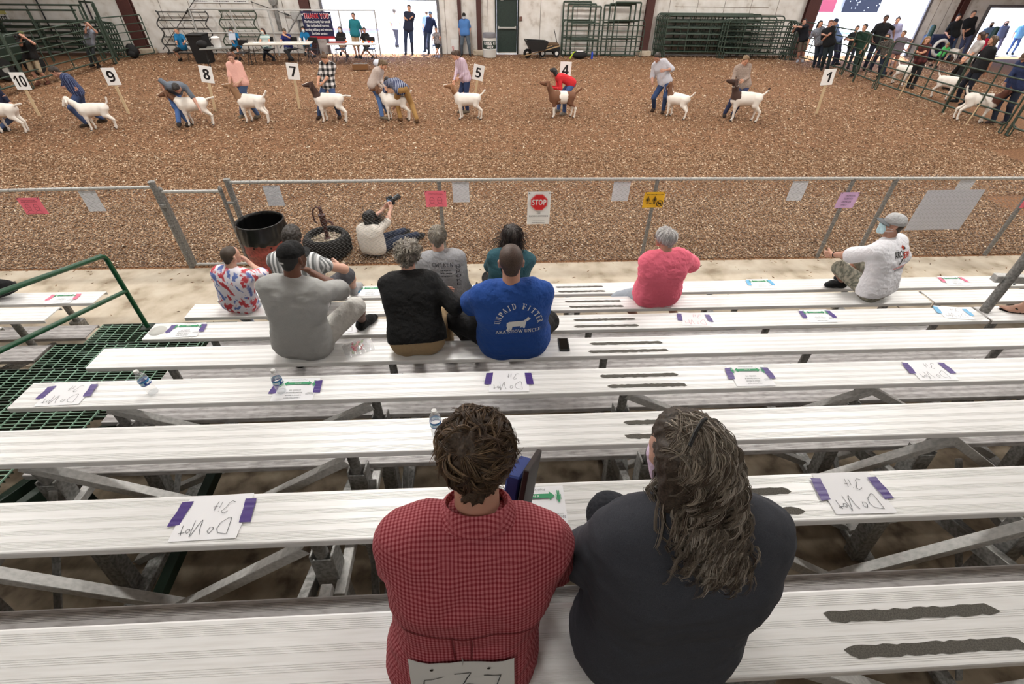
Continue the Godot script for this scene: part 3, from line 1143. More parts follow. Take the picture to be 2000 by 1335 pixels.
# ---------- materials ----------
func materials() -> void:
	M.folds = noise_tex(0.012, [], 4, 512, 3, FastNoiseLite.TYPE_SIMPLEX_SMOOTH, true, 9.0)
	M.eye = mat(Color(0.05, 0.035, 0.03), 0.2)
	M.coat = mat(Color.WHITE, 0.9, 0.0, {"vertex_color_use_as_albedo": true})
	M.hoof = mat(Color(0.12, 0.1, 0.09), 0.6)
	M.lock = mat(Color.WHITE, 0.5, 0.0, {"vertex_color_use_as_albedo": true})
	M.paint = mat(Color.WHITE, 0.8, 0.0, {"vertex_color_use_as_albedo": true})
	# mill-finish bench planks: long brushed streaks
	var al := mat(Color.WHITE, 0.42, 0.12)
	al.albedo_texture = noise_tex(0.02, [[0.1, Color(0.88, 0.875, 0.865)], [0.5, Color(0.915, 0.913, 0.907)], [0.9, Color(0.935, 0.934, 0.93)]], 2, 512, 4)
	tri_mat(al, 1.0)
	al.uv1_scale = Vector3(0.3, 3.0, 6.0)
	M.alu = al
	var fo := mat(Color.WHITE, 0.5, 0.25)
	fo.albedo_texture = noise_tex(0.02, [[0.15, Color(0.58, 0.565, 0.555)], [0.5, Color(0.68, 0.665, 0.66)], [0.85, Color(0.72, 0.71, 0.705)]], 8, 512, 5)
	tri_mat(fo, 1.0)
	fo.uv1_scale = Vector3(0.8, 2.5, 2.5)
	M.foot = fo
	M.galv = textured(Color(0.58, 0.575, 0.56), 0.16, 0.02, 3.0, 0.5, 5, 0.35)
	M.galvw = textured(Color(0.74, 0.735, 0.72), 0.12, 0.02, 3.0, 0.5, 6, 0.2)
	M.wire = mat(Color(0.60, 0.61, 0.61), 0.5, 0.25)
	M.green = textured(Color(0.17, 0.24, 0.185), 0.22, 0.03, 2.0, 0.55, 12)
	M.rail = mat(Color(0.055, 0.27, 0.16), 0.32)
	M.grate = mat(Color(0.06, 0.16, 0.09), 0.5)
	M.worn = mat(Color(0.50, 0.64, 0.55), 0.5)
	M.gratedark = mat(Color(0.05, 0.13, 0.08), 0.55)
	M.grip = textured(Color(0.36, 0.345, 0.315), 0.2, 0.06, 6.0, 0.95, 21)
	M.paper = mat(Color(0.92, 0.92, 0.93), 0.75)
	M.tape = textured(Color(0.27, 0.16, 0.52), 0.22, 0.05, 14.0, 0.4, 31)
	M.ink = mat(Color(0.13, 0.16, 0.18), 0.7)
	M.black = mat(Color(0.03, 0.03, 0.032), 0.5)
	M.rust = textured(Color(0.30, 0.15, 0.13), 0.2, 0.03, 2.0, 0.6, 41)
	M.white = mat(Color(0.86, 0.86, 0.85), 0.6)
	M.stake = textured(Color(0.86, 0.76, 0.60), 0.15, 0.03, 5.0, 0.8, 43)
	var w := mat(Color.WHITE, 0.8)
	w.albedo_texture = noise_tex(0.006, [[0.1, Color(0.75, 0.72, 0.68)], [0.3, Color(0.83, 0.81, 0.78)], [0.6, Color(0.86, 0.845, 0.82)], [0.9, Color(0.885, 0.87, 0.85)]], 51, 1024, 6)
	M.wall = tri_mat(w, 0.3, true)
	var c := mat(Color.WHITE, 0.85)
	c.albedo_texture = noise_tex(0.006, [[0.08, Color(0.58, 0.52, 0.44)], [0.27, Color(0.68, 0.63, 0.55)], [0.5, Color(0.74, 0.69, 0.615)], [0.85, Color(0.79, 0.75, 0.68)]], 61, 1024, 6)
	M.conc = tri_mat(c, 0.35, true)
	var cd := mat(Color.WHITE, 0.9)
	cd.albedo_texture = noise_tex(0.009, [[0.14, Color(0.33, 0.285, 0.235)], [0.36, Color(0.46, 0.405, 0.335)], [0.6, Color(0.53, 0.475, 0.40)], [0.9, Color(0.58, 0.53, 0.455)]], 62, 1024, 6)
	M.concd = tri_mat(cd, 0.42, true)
	var ch := mat(Color.WHITE, 0.95)
	ch.albedo_texture = noise_tex(0.045, [[0.12, Color(0.29, 0.185, 0.11)], [0.4, Color(0.46, 0.315, 0.20)], [0.65, Color(0.54, 0.385, 0.255)], [0.88, Color(0.66, 0.51, 0.365)]], 71, 1024, 5)
	ch.normal_enabled = true
	ch.normal_texture = noise_tex(0.06, [], 72, 1024, 4, FastNoiseLite.TYPE_SIMPLEX_SMOOTH, true, 8.0)
	ch.normal_scale = 1.0
	M.dirt = tri_mat(ch, 0.5, true)
	M.chip = mat(Color.WHITE, 0.9, 0.0, {"vertex_color_use_as_albedo": true})
	M.slab = textured(Color(0.78, 0.77, 0.75), 0.1, 0.02, 0.5, 0.9, 81)
	M.table = mat(Color(0.80, 0.79, 0.75), 0.5)
	M.plastic_clear = mat(Color(1, 1, 1, 0.12), 0.05, 0.0, {"transparency": BaseMaterial3D.TRANSPARENCY_ALPHA})

# ---------- light ----------
func lights() -> void:
	var cam := Camera3D.new()
	cam.name = "camera"
	cam.position = Vector3(0, 3.558, 0)
	cam.rotation_degrees = Vector3(-39.34, -3.30, 0.78)
	cam.fov = rad_to_deg(2.0 * atan(667.5 / 915.0))
	cam.near = 0.05
	cam.far = 200.0
	add_child(cam, true)
	cam.current = true
	var we := WorldEnvironment.new()
	we.name = "environment"
	var e := Environment.new()
	e.background_mode = Environment.BG_SKY
	var sky := Sky.new()
	var sm := ProceduralSkyMaterial.new()
	sm.sky_top_color = Color(0.45, 0.62, 0.92)
	sm.sky_horizon_color = Color(0.86, 0.90, 0.98)
	sm.ground_bottom_color = Color(0.5, 0.48, 0.44)
	sm.ground_horizon_color = Color(0.8, 0.8, 0.8)
	sky.sky_material = sm
	e.sky = sky
	e.background_energy_multiplier = 6.0
	e.tonemap_mode = Environment.TONE_MAPPER_LINEAR
	e.tonemap_exposure = 1.08
	e.sdfgi_enabled = true
	e.ssao_enabled = true
	e.ssil_enabled = true
	we.environment = e
	add_child(we, true)
	var sun := DirectionalLight3D.new()
	sun.name = "sun"
	sun.rotation_degrees = Vector3(-62, 155, 0)
	sun.light_color = Color(1.0, 0.97, 0.92)
	sun.light_energy = 7.0
	sun.light_angular_distance = 0.6
	sun.shadow_enabled = true
	add_child(sun, true)
	# rows of ceiling fixtures over ring and stands
	var lens := mat(Color(0.95, 0.95, 0.93), 0.6, 0.0, {"emission_enabled": true, "emission": Color(1.0, 0.97, 0.92), "emission_energy_multiplier": 3.0})
	var body := mat(Color(0.8, 0.8, 0.8), 0.5)
	var n := 0
	for z in [1.6, -4.0, -7.6, -12.0, -17.0, -22.3]:
		for x in [-14.0, -7.5, -1.5, 4.5, 11.0, 17.5]:
			var f := thing("ceiling_lamp", "long white ceiling lamp, %s row from the stands, %s from the left" % [["first", "second", "third", "fourth", "fifth", "sixth"][n / 6], ["first", "second", "third", "fourth", "fifth", "sixth"][n % 6]], "lamp", Vector3(x, 5.35, z), 0.0, "ceiling lamps")
			n += 1
			var mb := MB.new()
			mb.bx(Vector3(0, 0.05, 0), Vector3(1.4, 0.08, 0.5), 0.01)
			part("housing", mb, body, f)
			var ml := MB.new()
			ml.bx(Vector3.ZERO, Vector3(1.3, 0.02, 0.42), 0.004)
			part("diffuser", ml, lens, f)
			var l := AreaLight3D.new()
			l.name = numbered("lamp_light")
			l.area_size = Vector2(1.3, 0.42)
			l.light_color = Color(1.0, 0.99, 0.975)
			l.light_energy = 4.0 if z > -3.0 else (10.6 if z > -5.0 else (14.0 if z > -15.0 else 19.0))
			l.area_range = 60.0
			l.shadow_enabled = true
			l.position = Vector3(x, 5.33, z)
			l.rotation_degrees = Vector3(-90, 0, 0)
			add_child(l, true)

# ---------- shell ----------
func shell() -> void:
	var mb := MB.new()
	mb.bx(Vector3(2, -0.15, -16.1), Vector3(60, 0.26, 19.8), 0.0)
	struct("floor", mb, M.dirt)
	mb = MB.new()
	mb.bx(Vector3(2, -0.1, -5.15), Vector3(60, 0.2, 2.1), 0.0)
	struct("floor", mb, M.conc).set_meta("label", "pale concrete walkway in front of the stands")
	mb = MB.new()
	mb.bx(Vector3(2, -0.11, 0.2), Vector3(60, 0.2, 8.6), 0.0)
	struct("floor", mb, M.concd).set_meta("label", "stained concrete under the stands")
	mb = MB.new()
	for x in [-7.2, -1.26, 5.45, 11.4]: mb.bx(Vector3(x, 0.001, -5.15), Vector3(0.012, 0.004, 2.1), 0.0)
	part("slab_joint", mb, mat(Color(0.3, 0.27, 0.23), 0.9), get_node("floor_001"))
	# back wall with its openings (x from, x to, top)
	mb = MB.new()
	var holes := [[-7.16, -2.1, 2.04], [0.52, 1.6, 2.16], [15.6, 20.8, 3.4], [23.9, 29.0, 1.97]]
	var x := -24.0
	for h in holes:
		mb.bx(Vector3((x + h[0]) * 0.5, 2.75, -26.1), Vector3(h[0] - x, 5.5, 0.2), 0.0)
		mb.bx(Vector3((h[0] + h[1]) * 0.5, (h[2] + 5.5) * 0.5, -26.1), Vector3(h[1] - h[0], 5.5 - h[2], 0.2), 0.0)
		x = h[1]
	mb.bx(Vector3((x + 32.0) * 0.5, 2.75, -26.1), Vector3(32.0 - x, 5.5, 0.2), 0.0)
	var wall := struct("wall_back", mb, M.wall)
	var seam := mat(Color(0.45, 0.42, 0.38), 0.9)
	for sx in [-14.2, -12.95, -11.6, -10.2, -8.9, -1.75, 0.2, 2.6, 4.3, 5.9, 8.53, 9.84, 11.1, 12.35, 13.62, 21.35, 21.9]:
		var s := MB.new()
		s.bx(Vector3(sx, 2.75, -25.998), Vector3(0.02, 5.5, 0.008), 0.002)
		part("panel_seam", s, seam, wall)
	mb = MB.new()
	mb.bx(Vector3(11.2, 1.62, -25.995), Vector3(5.4, 0.015, 0.006), 0.0)
	mb.bx(Vector3(11.0, 1.9, -25.995), Vector3(4.4, 0.02, 0.006), 0.0)
	part("stain_line", mb, mat(Color(0.55, 0.5, 0.45), 0.9), wall)
	for sd in [["wall_left", -24.1], ["wall_right", 32.1]]:
		mb = MB.new()
		mb.bx(Vector3(sd[1], 2.75, -10.8), Vector3(0.2, 5.5, 30.8), 0.0)
		struct(sd[0], mb, M.wall)
	mb = MB.new()
	mb.bx(Vector3(4, 2.75, 4.6), Vector3(56.4, 5.5, 0.2), 0.0)
	struct("wall_front", mb, mat(Color(0.5, 0.48, 0.46), 0.9))
	mb = MB.new()
	mb.bx(Vector3(4, 5.6, -10.8), Vector3(56.6, 0.2, 31.2), 0.0)
	struct("ceiling", mb, mat(Color(0.82, 0.81, 0.79), 0.8))
	# red steel columns on the wall
	var red := textured(Color(0.27, 0.125, 0.105), 0.15, 0.03, 1.5, 0.6, 91)
	for c in [[-15.58, 0.55], [-7.9, 0.42], [-1.09, 0.16], [-0.22, 0.22], [7.6, 0.36], [15.22, 0.55], [22.45, 0.3]]:
		mb = MB.new()
		mb.bx(Vector3(c[0], 2.75, -25.78), Vector3(c[1], 5.5, 0.04), 0.006)
		mb.bx(Vector3(c[0], 2.75, -25.88), Vector3(0.03, 5.5, 0.2), 0.004)
		mb.bx(Vector3(c[0], 2.75, -25.97), Vector3(c[1], 5.5, 0.04), 0.006)
		struct("column", mb, red).set_meta("label", "dark red steel column on the back wall")
	for c in [-0.22, 7.6, -15.3]:
		mb = MB.new()
		mb.bx(Vector3(c, 0.1, -25.72), Vector3(0.6, 0.2, 0.4), 0.02)
		struct("trim", mb, M.conc)
	# frames of the openings
	var steel := textured(Color(0.42, 0.41, 0.42), 0.2, 0.03, 2.0, 0.5, 92)
	for h in holes:
		if h[1] - h[0] < 2.0: continue
		mb = MB.new()
		for s in [0, 1]: mb.bx(Vector3(h[s] + (-0.05 if s == 0 else 0.05), h[2] * 0.5, -25.96), Vector3(0.12, h[2], 0.1), 0.006)
		mb.bx(Vector3((h[0] + h[1]) * 0.5, h[2] + 0.06, -25.96), Vector3(h[1] - h[0] + 0.2, 0.12, 0.1), 0.006)
		struct("trim", mb, steel)
	# green steel door
	mb = MB.new()
	mb.bx(Vector3(1.06, 1.1, -26.02), Vector3(0.94, 2.04, 0.06), 0.01)
	var dg := textured(Color(0.105, 0.175, 0.15), 0.12, 0.02, 1.0, 0.5, 93)
	var door := struct("door_1", mb, dg)
	mb = MB.new()
	for s in [0.55, 1.57]: mb.bx(Vector3(s, 1.08, -25.99), Vector3(0.07, 2.16, 0.14), 0.006)
	mb.bx(Vector3(1.06, 2.145, -25.99), Vector3(1.08, 0.06, 0.14), 0.006)
	part("door_frame", mb, mat(Color(0.07, 0.11, 0.095), 0.5), door)
	mb = MB.new()
	mb.bx(Vector3(1.06, 1.05, -25.92), Vector3(0.84, 0.07, 0.05), 0.012)
	for s in [0.68, 1.45]: mb.bx(Vector3(s, 1.05, -25.96), Vector3(0.06, 0.12, 0.08), 0.01)
	part("push_bar", mb, M.galvw, door)
	mb = MB.new()
	mb.bx(Vector3(1.06, 0.06, -25.94), Vector3(0.94, 0.05, 0.14), 0.008)
	part("threshold", mb, M.galvw, door)
	mb = MB.new()
	letters(mb, "EXIT", Transform3D(Basis(), Vector3(0.85, 2.06, -25.985)), 0.05)
	part("door_plate", mb, M.white, door)
	mb = MB.new()
	mb.bx(Vector3(1.70, 1.4, -25.97), Vector3(0.12, 0.16, 0.06), 0.01)
	tag(part("switch_box", mb, mat(Color(0.4, 0.28, 0.24), 0.6)), "small rusty switch box on the wall beside the green door", "box")
	# outdoors: bright slab, tents
	mb = MB.new()
	mb.bx(Vector3(5, -0.12, -46), Vector3(140, 0.2, 39.8), 0.0)
	struct("ground", mb, M.slab)

func outside() -> void:
	# striped tent awnings and a dark board seen through the doorways
	var t := thing("market_tent", "red and white canopy of a tent outside the first doorway", "tent", Vector3(-8.5, 0, -36))
	var mb := MB.new()
	mb.box(Transform3D(Basis(Vector3.RIGHT, 0.25), Vector3(0, 2.1, 0)), Vector3(5.0, 0.06, 3.0), 0.02)
	part("canopy", mb, mat(Color(0.75, 0.16, 0.2), 0.8), t)
	mb = MB.new()
	mb.bx(Vector3(0, 1.62, 1.55), Vector3(5.0, 0.26, 0.03), 0.01)
	part("valance", mb, mat(Color(0.85, 0.85, 0.85), 0.8), t)
	for x in [-2.4, 2.4]:
		for z in [-1.4, 1.4]:
			mb = MB.new()
			mb.tube([Vector3(x, 0, z), Vector3(x, 2.5, z)], 0.03)
			part("pole", mb, M.white, t)
	t = thing("game_booth", "fairground booth with red panel and a dark spotted board outside the wide doorway", "booth", Vector3(22.4, 0, -36.6))
	mb = MB.new()
	mb.bx(Vector3(2.0, 2.0, 0.6), Vector3(2.4, 1.9, 0.08), 0.02)
	part("dark_board", mb, mat(Color(0.11, 0.12, 0.16), 0.8), t)
	mb = MB.new()
	rng.seed = 3
	for i in 40: mb.ball(Transform3D(Basis(), Vector3(2.0 + rng.randf_range(-1.1, 1.1), 2.0 + rng.randf_range(-0.85, 0.85), 0.65)), Vector3(0.035, 0.035, 0.01), 6, 4)
	tag(part("board_spots", mb, M.white, t), "", "", "", "stuff")
	mb = MB.new()
	mb.bx(Vector3(-0.2, 2.0, 0.4), Vector3(1.1, 1.9, 0.1), 0.02)
	part("red_panel", mb, mat(Color(0.62, 0.25, 0.30), 0.8), t)
	mb = MB.new()
	mb.bx(Vector3(-0.9, 1.3, 0.0), Vector3(5.2, 0.9, 0.6), 0.03)
	mb.bx(Vector3(-0.9, 3.1, -0.4), Vector3(5.6, 2.4, 0.1), 0.02)
	part("booth_body", mb, M.white, t)
	for x in [-3.6, 1.8]:
		mb = MB.new()
		mb.bx(Vector3(x, 2.0, -0.2), Vector3(0.08, 4.0, 0.08), 0.01)
		part("post", mb, M.white, t)

# ---------- wood chips ----------
func chips() -> void:
	var poly := MB.new()
	var p := [Vector3(-0.5, 0, -0.18), Vector3(0.1, 0.03, -0.26), Vector3(0.5, 0.0, -0.1), Vector3(0.42, -0.02, 0.2), Vector3(-0.2, 0.03, 0.24)]
	for e in 2:
		var h := Vector3(0, 0.07 if e == 0 else -0.07, 0)
		var q := PackedVector3Array()
		for v in p: q.append(v + h)
		poly.fan(q, Vector3.UP if e == 0 else Vector3.DOWN)
	for i in 5:
		var a: Vector3 = p[i]
		var b: Vector3 = p[(i + 1) % 5]
		poly.quad(a + Vector3.UP * 0.07, b + Vector3.UP * 0.07, b - Vector3.UP * 0.07, a - Vector3.UP * 0.07, (b - a).cross(Vector3.UP).normalized() * -1.0)
	var chip := poly.mesh(M.chip)
	var cols := [Color(0.20, 0.115, 0.06), Color(0.28, 0.165, 0.09), Color(0.38, 0.235, 0.135), Color(0.47, 0.315, 0.195), Color(0.62, 0.47, 0.32), Color(0.11, 0.062, 0.035), Color(0.33, 0.20, 0.115)]
	rng.seed = 17
	# strips from the fence outwards: fewer, larger flakes where they fall below a pixel
	for strip in [[-6.28, -8.6, 9000.0, -9.5, 9.8, 0.031], [-8.6, -11.5, 2600.0, -12.0, 12.5, 0.036], [-11.5, -17.0, 750.0, -15.2, 15.0, 0.045], [-17.0, -25.8, 260.0, -17.0, 22.0, 0.055]]:
		var area: float = (strip[0] - strip[1]) * (strip[4] - strip[3])
		var n := int(area * strip[2] * 0.5)
		n = mini(n, 150000)
		var mm := MultiMesh.new()
		mm.transform_format = MultiMesh.TRANSFORM_3D
		mm.use_colors = true
		mm.mesh = chip
		mm.instance_count = n
		for i in n:
			var s: float = strip[5] * rng.randf_range(0.5, 1.35)
			var b := Basis.from_euler(Vector3(rng.randf_range(-0.5, 0.5), rng.randf() * TAU, rng.randf_range(-0.5, 0.5))).scaled_local(Vector3(s, s, s * rng.randf_range(0.5, 1.0)))
			mm.set_instance_transform(i, Transform3D(b, Vector3(rng.randf_range(strip[3], strip[4]), rng.randf_range(-0.016, 0.004), rng.randf_range(strip[1], strip[0]))))
			var c: Color = cols[rng.randi() % 7]
			if rng.randf() < 0.02: c = Color(0.8, 0.7, 0.55)
			mm.set_instance_color(i, c)
		var o := MultiMeshInstance3D.new()
		o.multimesh = mm
		o.name = "wood_chips"
		get_node("floor").add_child(o, true)
		tag(o, "", "", "", "stuff")
	# stray chips on the walkway
	var sm := MultiMesh.new()
	sm.transform_format = MultiMesh.TRANSFORM_3D
	sm.use_colors = true
	sm.mesh = chip
	sm.instance_count = 420
	for i in 420:
		var z := -6.22 + pow(rng.randf(), 3.5) * 1.4
		var s := rng.randf_range(0.018, 0.05)
		sm.set_instance_transform(i, Transform3D(Basis(Vector3.UP, rng.randf() * TAU).scaled_local(Vector3(s, s * 0.7, s * 0.6)), Vector3(rng.randf_range(-9, 9), 0.003, z)))
		sm.set_instance_color(i, cols[rng.randi() % 7] * 0.8)
	var o2 := MultiMeshInstance3D.new()
	o2.multimesh = sm
	o2.name = "stray_chips"
	get_node("floor_001").add_child(o2, true)
	tag(o2, "", "", "", "stuff")

# ---------- stands ----------
func plank(mb: MB, x0: float, x1: float, y: float, z: float, w := 0.245, th := 0.042, grooves := true) -> void:
	# profile runs from the near edge over the top to the far edge; small V grooves in four bands
	var p := PackedVector2Array()
	p.append(Vector2(0.004, -th)); p.append(Vector2(0.0, -th + 0.004)); p.append(Vector2(0.0, -0.008)); p.append(Vector2(0.0025, -0.0025)); p.append(Vector2(0.008, 0.0))
	if grooves:
		for band in [[0.016, 6], [0.078, 4], [0.130, 4], [0.192, 6]]:
			for i in band[1]:
				var u: float = band[0] + i * 0.0062
				p.append(Vector2(u, 0)); p.append(Vector2(u + 0.0008, -0.0016)); p.append(Vector2(u + 0.0016, -0.0016)); p.append(Vector2(u + 0.0024, 0))
	p.append(Vector2(w - 0.008, 0.0)); p.append(Vector2(w - 0.0025, -0.0025)); p.append(Vector2(w, -0.008)); p.append(Vector2(w, -th))
	p.append(Vector2(w - 0.004, -th)); p.append(Vector2(w - 0.004, -0.01)); p.append(Vector2(0.004, -0.01))
	# frame: profile x = away from the camera, y up, depth along +x
	mb.prism(Transform3D(Basis(Vector3.FORWARD, Vector3.UP, Vector3.RIGHT), Vector3(x0, y, z)), p, x1 - x0)

const FRAMES := [-2.62, -0.83, 0.96, 2.75, 4.5]
func post_frame(mb: MB, x: float, k: int, seat: bool) -> void: pass

func stands() -> void:
	var words := ["top", "second from top", "third", "fourth", "fifth", "sixth", "seventh", "front"]
	var main := thing("bleacher", "long aluminium bleacher with eight rows in the middle of the stands", "bleacher", Vector3(1, 0, -2.5))
	var o := main.position
	for k in 8:
		var mb := MB.new()
		var x0 := -3.18 if k > 1 else (-4.2 if k == 0 else -3.4)
		var x1 := 4.93 if k >= 5 else 7.5
		plank(mb, x0 - o.x, x1 - o.x, seat_y(k), seat_z(k) - o.z, 0.245, 0.042, true)
		var pl := part("seat_plank", mb, M.alu, main)
		# grip strips worn into the paint of the old stairway
		var gx := 0.72 + 0.22 * (7 - k) * 0.0
		rng.seed = 40 + k
		var xa: float = [1.12, 0.84, 0.78, 0.80, 0.82, 0.82, 0.85, 0.83][k]
		var xb: float = [1.70, 1.40, 1.34, 1.36, 1.46, 1.43, 1.45, 1.40][k]
		for band in [[0.052, 0.034], [0.155, 0.034]]:
			var g := MB.new()
			strip(g, xa - o.x + rng.randf_range(-0.02, 0.02), xb - o.x + rng.randf_range(-0.02, 0.02), seat_y(k) + 0.0012, seat_z(k) - o.z - band[0], band[1])
			part("grip_strip", g, M.grip, pl)
		var foot := MB.new()
		var fx0 := -2.95 if k < 6 else -3.1
		if k < 7:
			plank(foot, fx0 - o.x, (4.93 if k >= 5 else 7.5) - o.x, seat_y(k) - 0.42, seat_z(k) - 0.235 - o.z, 0.245, 0.042, true)
			part("foot_plank", foot, M.foot, main)
	for i in FRAMES.size():
		var x: float = FRAMES[i] - o.x
		for k in 8:
			# round leg tube under the seat, notched into a channel
			var top := seat_y(k) - 0.042
			var z := seat_z(k) - 0.10 - o.z
			var lo: float = maxf(seat_y(k) - 0.44, 0.02)
			var mb := MB.new()
			mb.tube([Vector3(x, top, z), Vector3(x, lo, z)], 0.032, 10)
			part("leg_tube", mb, M.galv, main)
			if lo > 0.1:
				mb = MB.new()
				mb.bar(Vector3(x + 0.052, lo + 0.16, z - 0.02), Vector3(x + 0.052, 0.04, z + 0.12), 0.012, 0.10, Vector3.BACK)
				mb.bar(Vector3(x - 0.045, lo + 0.16, z - 0.02), Vector3(x - 0.045, 0.04, z + 0.12), 0.012, 0.10, Vector3.BACK)
				mb.bar(Vector3(x, lo + 0.14, z + 0.03), Vector3(x, 0.04, z + 0.17), 0.1, 0.01, Vector3.BACK)
				part("channel_post", mb, M.galv, main)
			if k < 7:
				mb = MB.new()
				mb.bar(Vector3(x + 0.07, seat_y(k) - 0.49, seat_z(k) - o.z + 0.02), Vector3(x + 0.07, seat_y(k) - 0.49, seat_z(k) - o.z - 0.55), 0.05, 0.05)
				part("foot_bracket", mb, M.galvw, main)
		var sill := MB.new()
		sill.bx(Vector3(x + 0.08, 0.03, -0.1), Vector3(0.1, 0.06, 4.9), 0.006)
		sill.bar(Vector3(x - 0.1, 1.32, seat_z(0) - o.z), Vector3(x - 0.1, 0.1, seat_z(6) - o.z - 0.2), 0.05, 0.09)
		part("frame_rail", sill, M.galv, main)
	# angle-iron cross braces in alternate bays
	for k in [0, 1, 2, 3]:
		for bay in [[0, 1], [2, 3], [3, 4]]:
			if k < 2 and bay[0] == 3: continue
			var xa: float = FRAMES[bay[0]] - o.x
			var xb: float = FRAMES[bay[1]] - o.x
			var z := seat_z(k) - 0.04 - o.z
			var top := seat_y(k) - 0.09
			for f in [[xa, xb, 0.0], [xb, xa, 0.035]]:
				var mb := MB.new()
				var a := Vector3(f[0], top, z + f[2])
				var b := Vector3(f[1], 0.12, z + f[2] - 0.1)
				mb.bar(a, b, 0.006, 0.055, Vector3.UP)
				mb.bar(a + Vector3(0, 0.026, -0.026), b + Vector3(0, 0.026, -0.026), 0.052, 0.006, Vector3.UP)
				part("cross_brace", mb, M.galvw, main)
	# low diagonal braces along the rows
	for i in FRAMES.size():
		var x: float = FRAMES[i] - o.x
		for k in [1, 3]:
			var mb := MB.new()
			mb.bar(Vector3(x + 0.12, 0.1, seat_z(k) - o.z + 0.25), Vector3(x + 0.12, seat_y(k) - 0.45, seat_z(k + 1) - o.z), 0.045, 0.012)
			part("row_brace", mb, M.galv, main)
	# left stand
	var left := thing("bleacher", "smaller aluminium bleacher at the left edge beyond the green stairs", "bleacher", Vector3(-6.5, 0, -4))
	o = left.position
	for k in range(3, 8):
		var mb := MB.new()
		plank(mb, -9.5 - o.x, -4.575 - o.x, seat_y(k), seat_z(k) - o.z)
		part("seat_plank", mb, M.alu, left)
		if k < 7:
			mb = MB.new()
			plank(mb, -9.5 - o.x, -4.55 - o.x, seat_y(k) - 0.42, seat_z(k) - 0.235 - o.z)
			part("foot_plank", mb, M.foot, left)
	for x in [-5.0, -6.8, -8.6]:
		for k in range(3, 8):
			var mb := MB.new()
			var z := seat_z(k) - 0.1 - o.z
			mb.tube([Vector3(x - o.x, seat_y(k) - 0.042, z), Vector3(x - o.x, 0.02, z)], 0.034, 10)
			mb.bx(Vector3(x - o.x, 0.06, z), Vector3(0.12, 0.12, 0.12), 0.01)
			part("leg_tube", mb, M.galv, left)
		var s := MB.new()
		s.bar(Vector3(x + 0.06 - o.x, 0.66, seat_z(3) - o.z), Vector3(x + 0.06 - o.x, 0.1, seat_z(6) - o.z - 0.25), 0.05, 0.08)
		part("frame_rail", s, M.galv, left)
	# right stand carries on past the joint
	var right := thing("bleacher", "bleacher section at the right edge past the joint", "bleacher", Vector3(6, 0, -4))
	o = right.position
	for k in range(5, 8):
		var mb := MB.new()
		plank(mb, 4.965 - o.x, (8.6 if k > 5 else 5.42) - o.x, seat_y(k), seat_z(k) - o.z)
		part("seat_plank", mb, M.alu, right)
		if k == 6:
			mb = MB.new()
			plank(mb, 4.965 - o.x, 8.6 - o.x, seat_y(k) - 0.42, seat_z(k) - 0.235 - o.z)
			part("foot_plank", mb, M.foot, right)
	for x in [5.12, 6.9, 8.4]:
		for k in range(5, 8):
			if k == 5 and x > 6.0: continue
			var mb := MB.new()
			mb.tube([Vector3(x - o.x, seat_y(k) - 0.042, seat_z(k) - 0.1 - o.z), Vector3(x - o.x, 0.0, seat_z(k) - 0.1 - o.z)], 0.034, 10)
			part("leg_tube", mb, M.galv, right)
	# rail post with a square arm at the right edge
	var rp := thing("guard_rail", "grey round rail post with a white square arm at the right edge of the stands", "railing", Vector3(5.01, 0.835, -3.64))
	var mb2 := MB.new()
	mb2.tube([Vector3(0, 0, 0), Vector3(0, 1.1, 0)], 0.043, 16)
	part("post", mb2, M.galv, rp)
	mb2 = MB.new()
	mb2.box(Transform3D(Basis(Vector3.UP, -0.12), Vector3(0.55, 0.36, 0.02)), Vector3(1.3, 0.075, 0.075), 0.006)
	part("rail_arm", mb2, M.galvw, rp)
	mb2 = MB.new()
	mb2.ball(Transform3D(Basis(), Vector3(0.0, 0.36, 0.065)), Vector3(0.012, 0.012, 0.008), 8, 5)
	part("bolt", mb2, M.wire, rp)

func strip(mb: MB, x0: float, x1: float, y: float, z: float, w: float) -> void:
	var n := 26
	var o := mb.v.size()
	for i in n + 1:
		var t := float(i) / n
		var j := rng.randf_range(-0.0035, 0.0035)
		var k := rng.randf_range(-0.003, 0.003)
		var wd := w
		if i == 0 or i == n: wd = w * rng.randf_range(0.3, 0.8)
		mb.vert(Vector3(lerpf(x0, x1, t), y, z + wd * 0.5 + j), Vector3.UP)
		mb.vert(Vector3(lerpf(x0, x1, t) - 0.012, y, z - wd * 0.5 + k), Vector3.UP)
	for i in n:
		mb.tri(o + i * 2, o + i * 2 + 1, o + i * 2 + 3); mb.tri(o + i * 2, o + i * 2 + 3, o + i * 2 + 2)

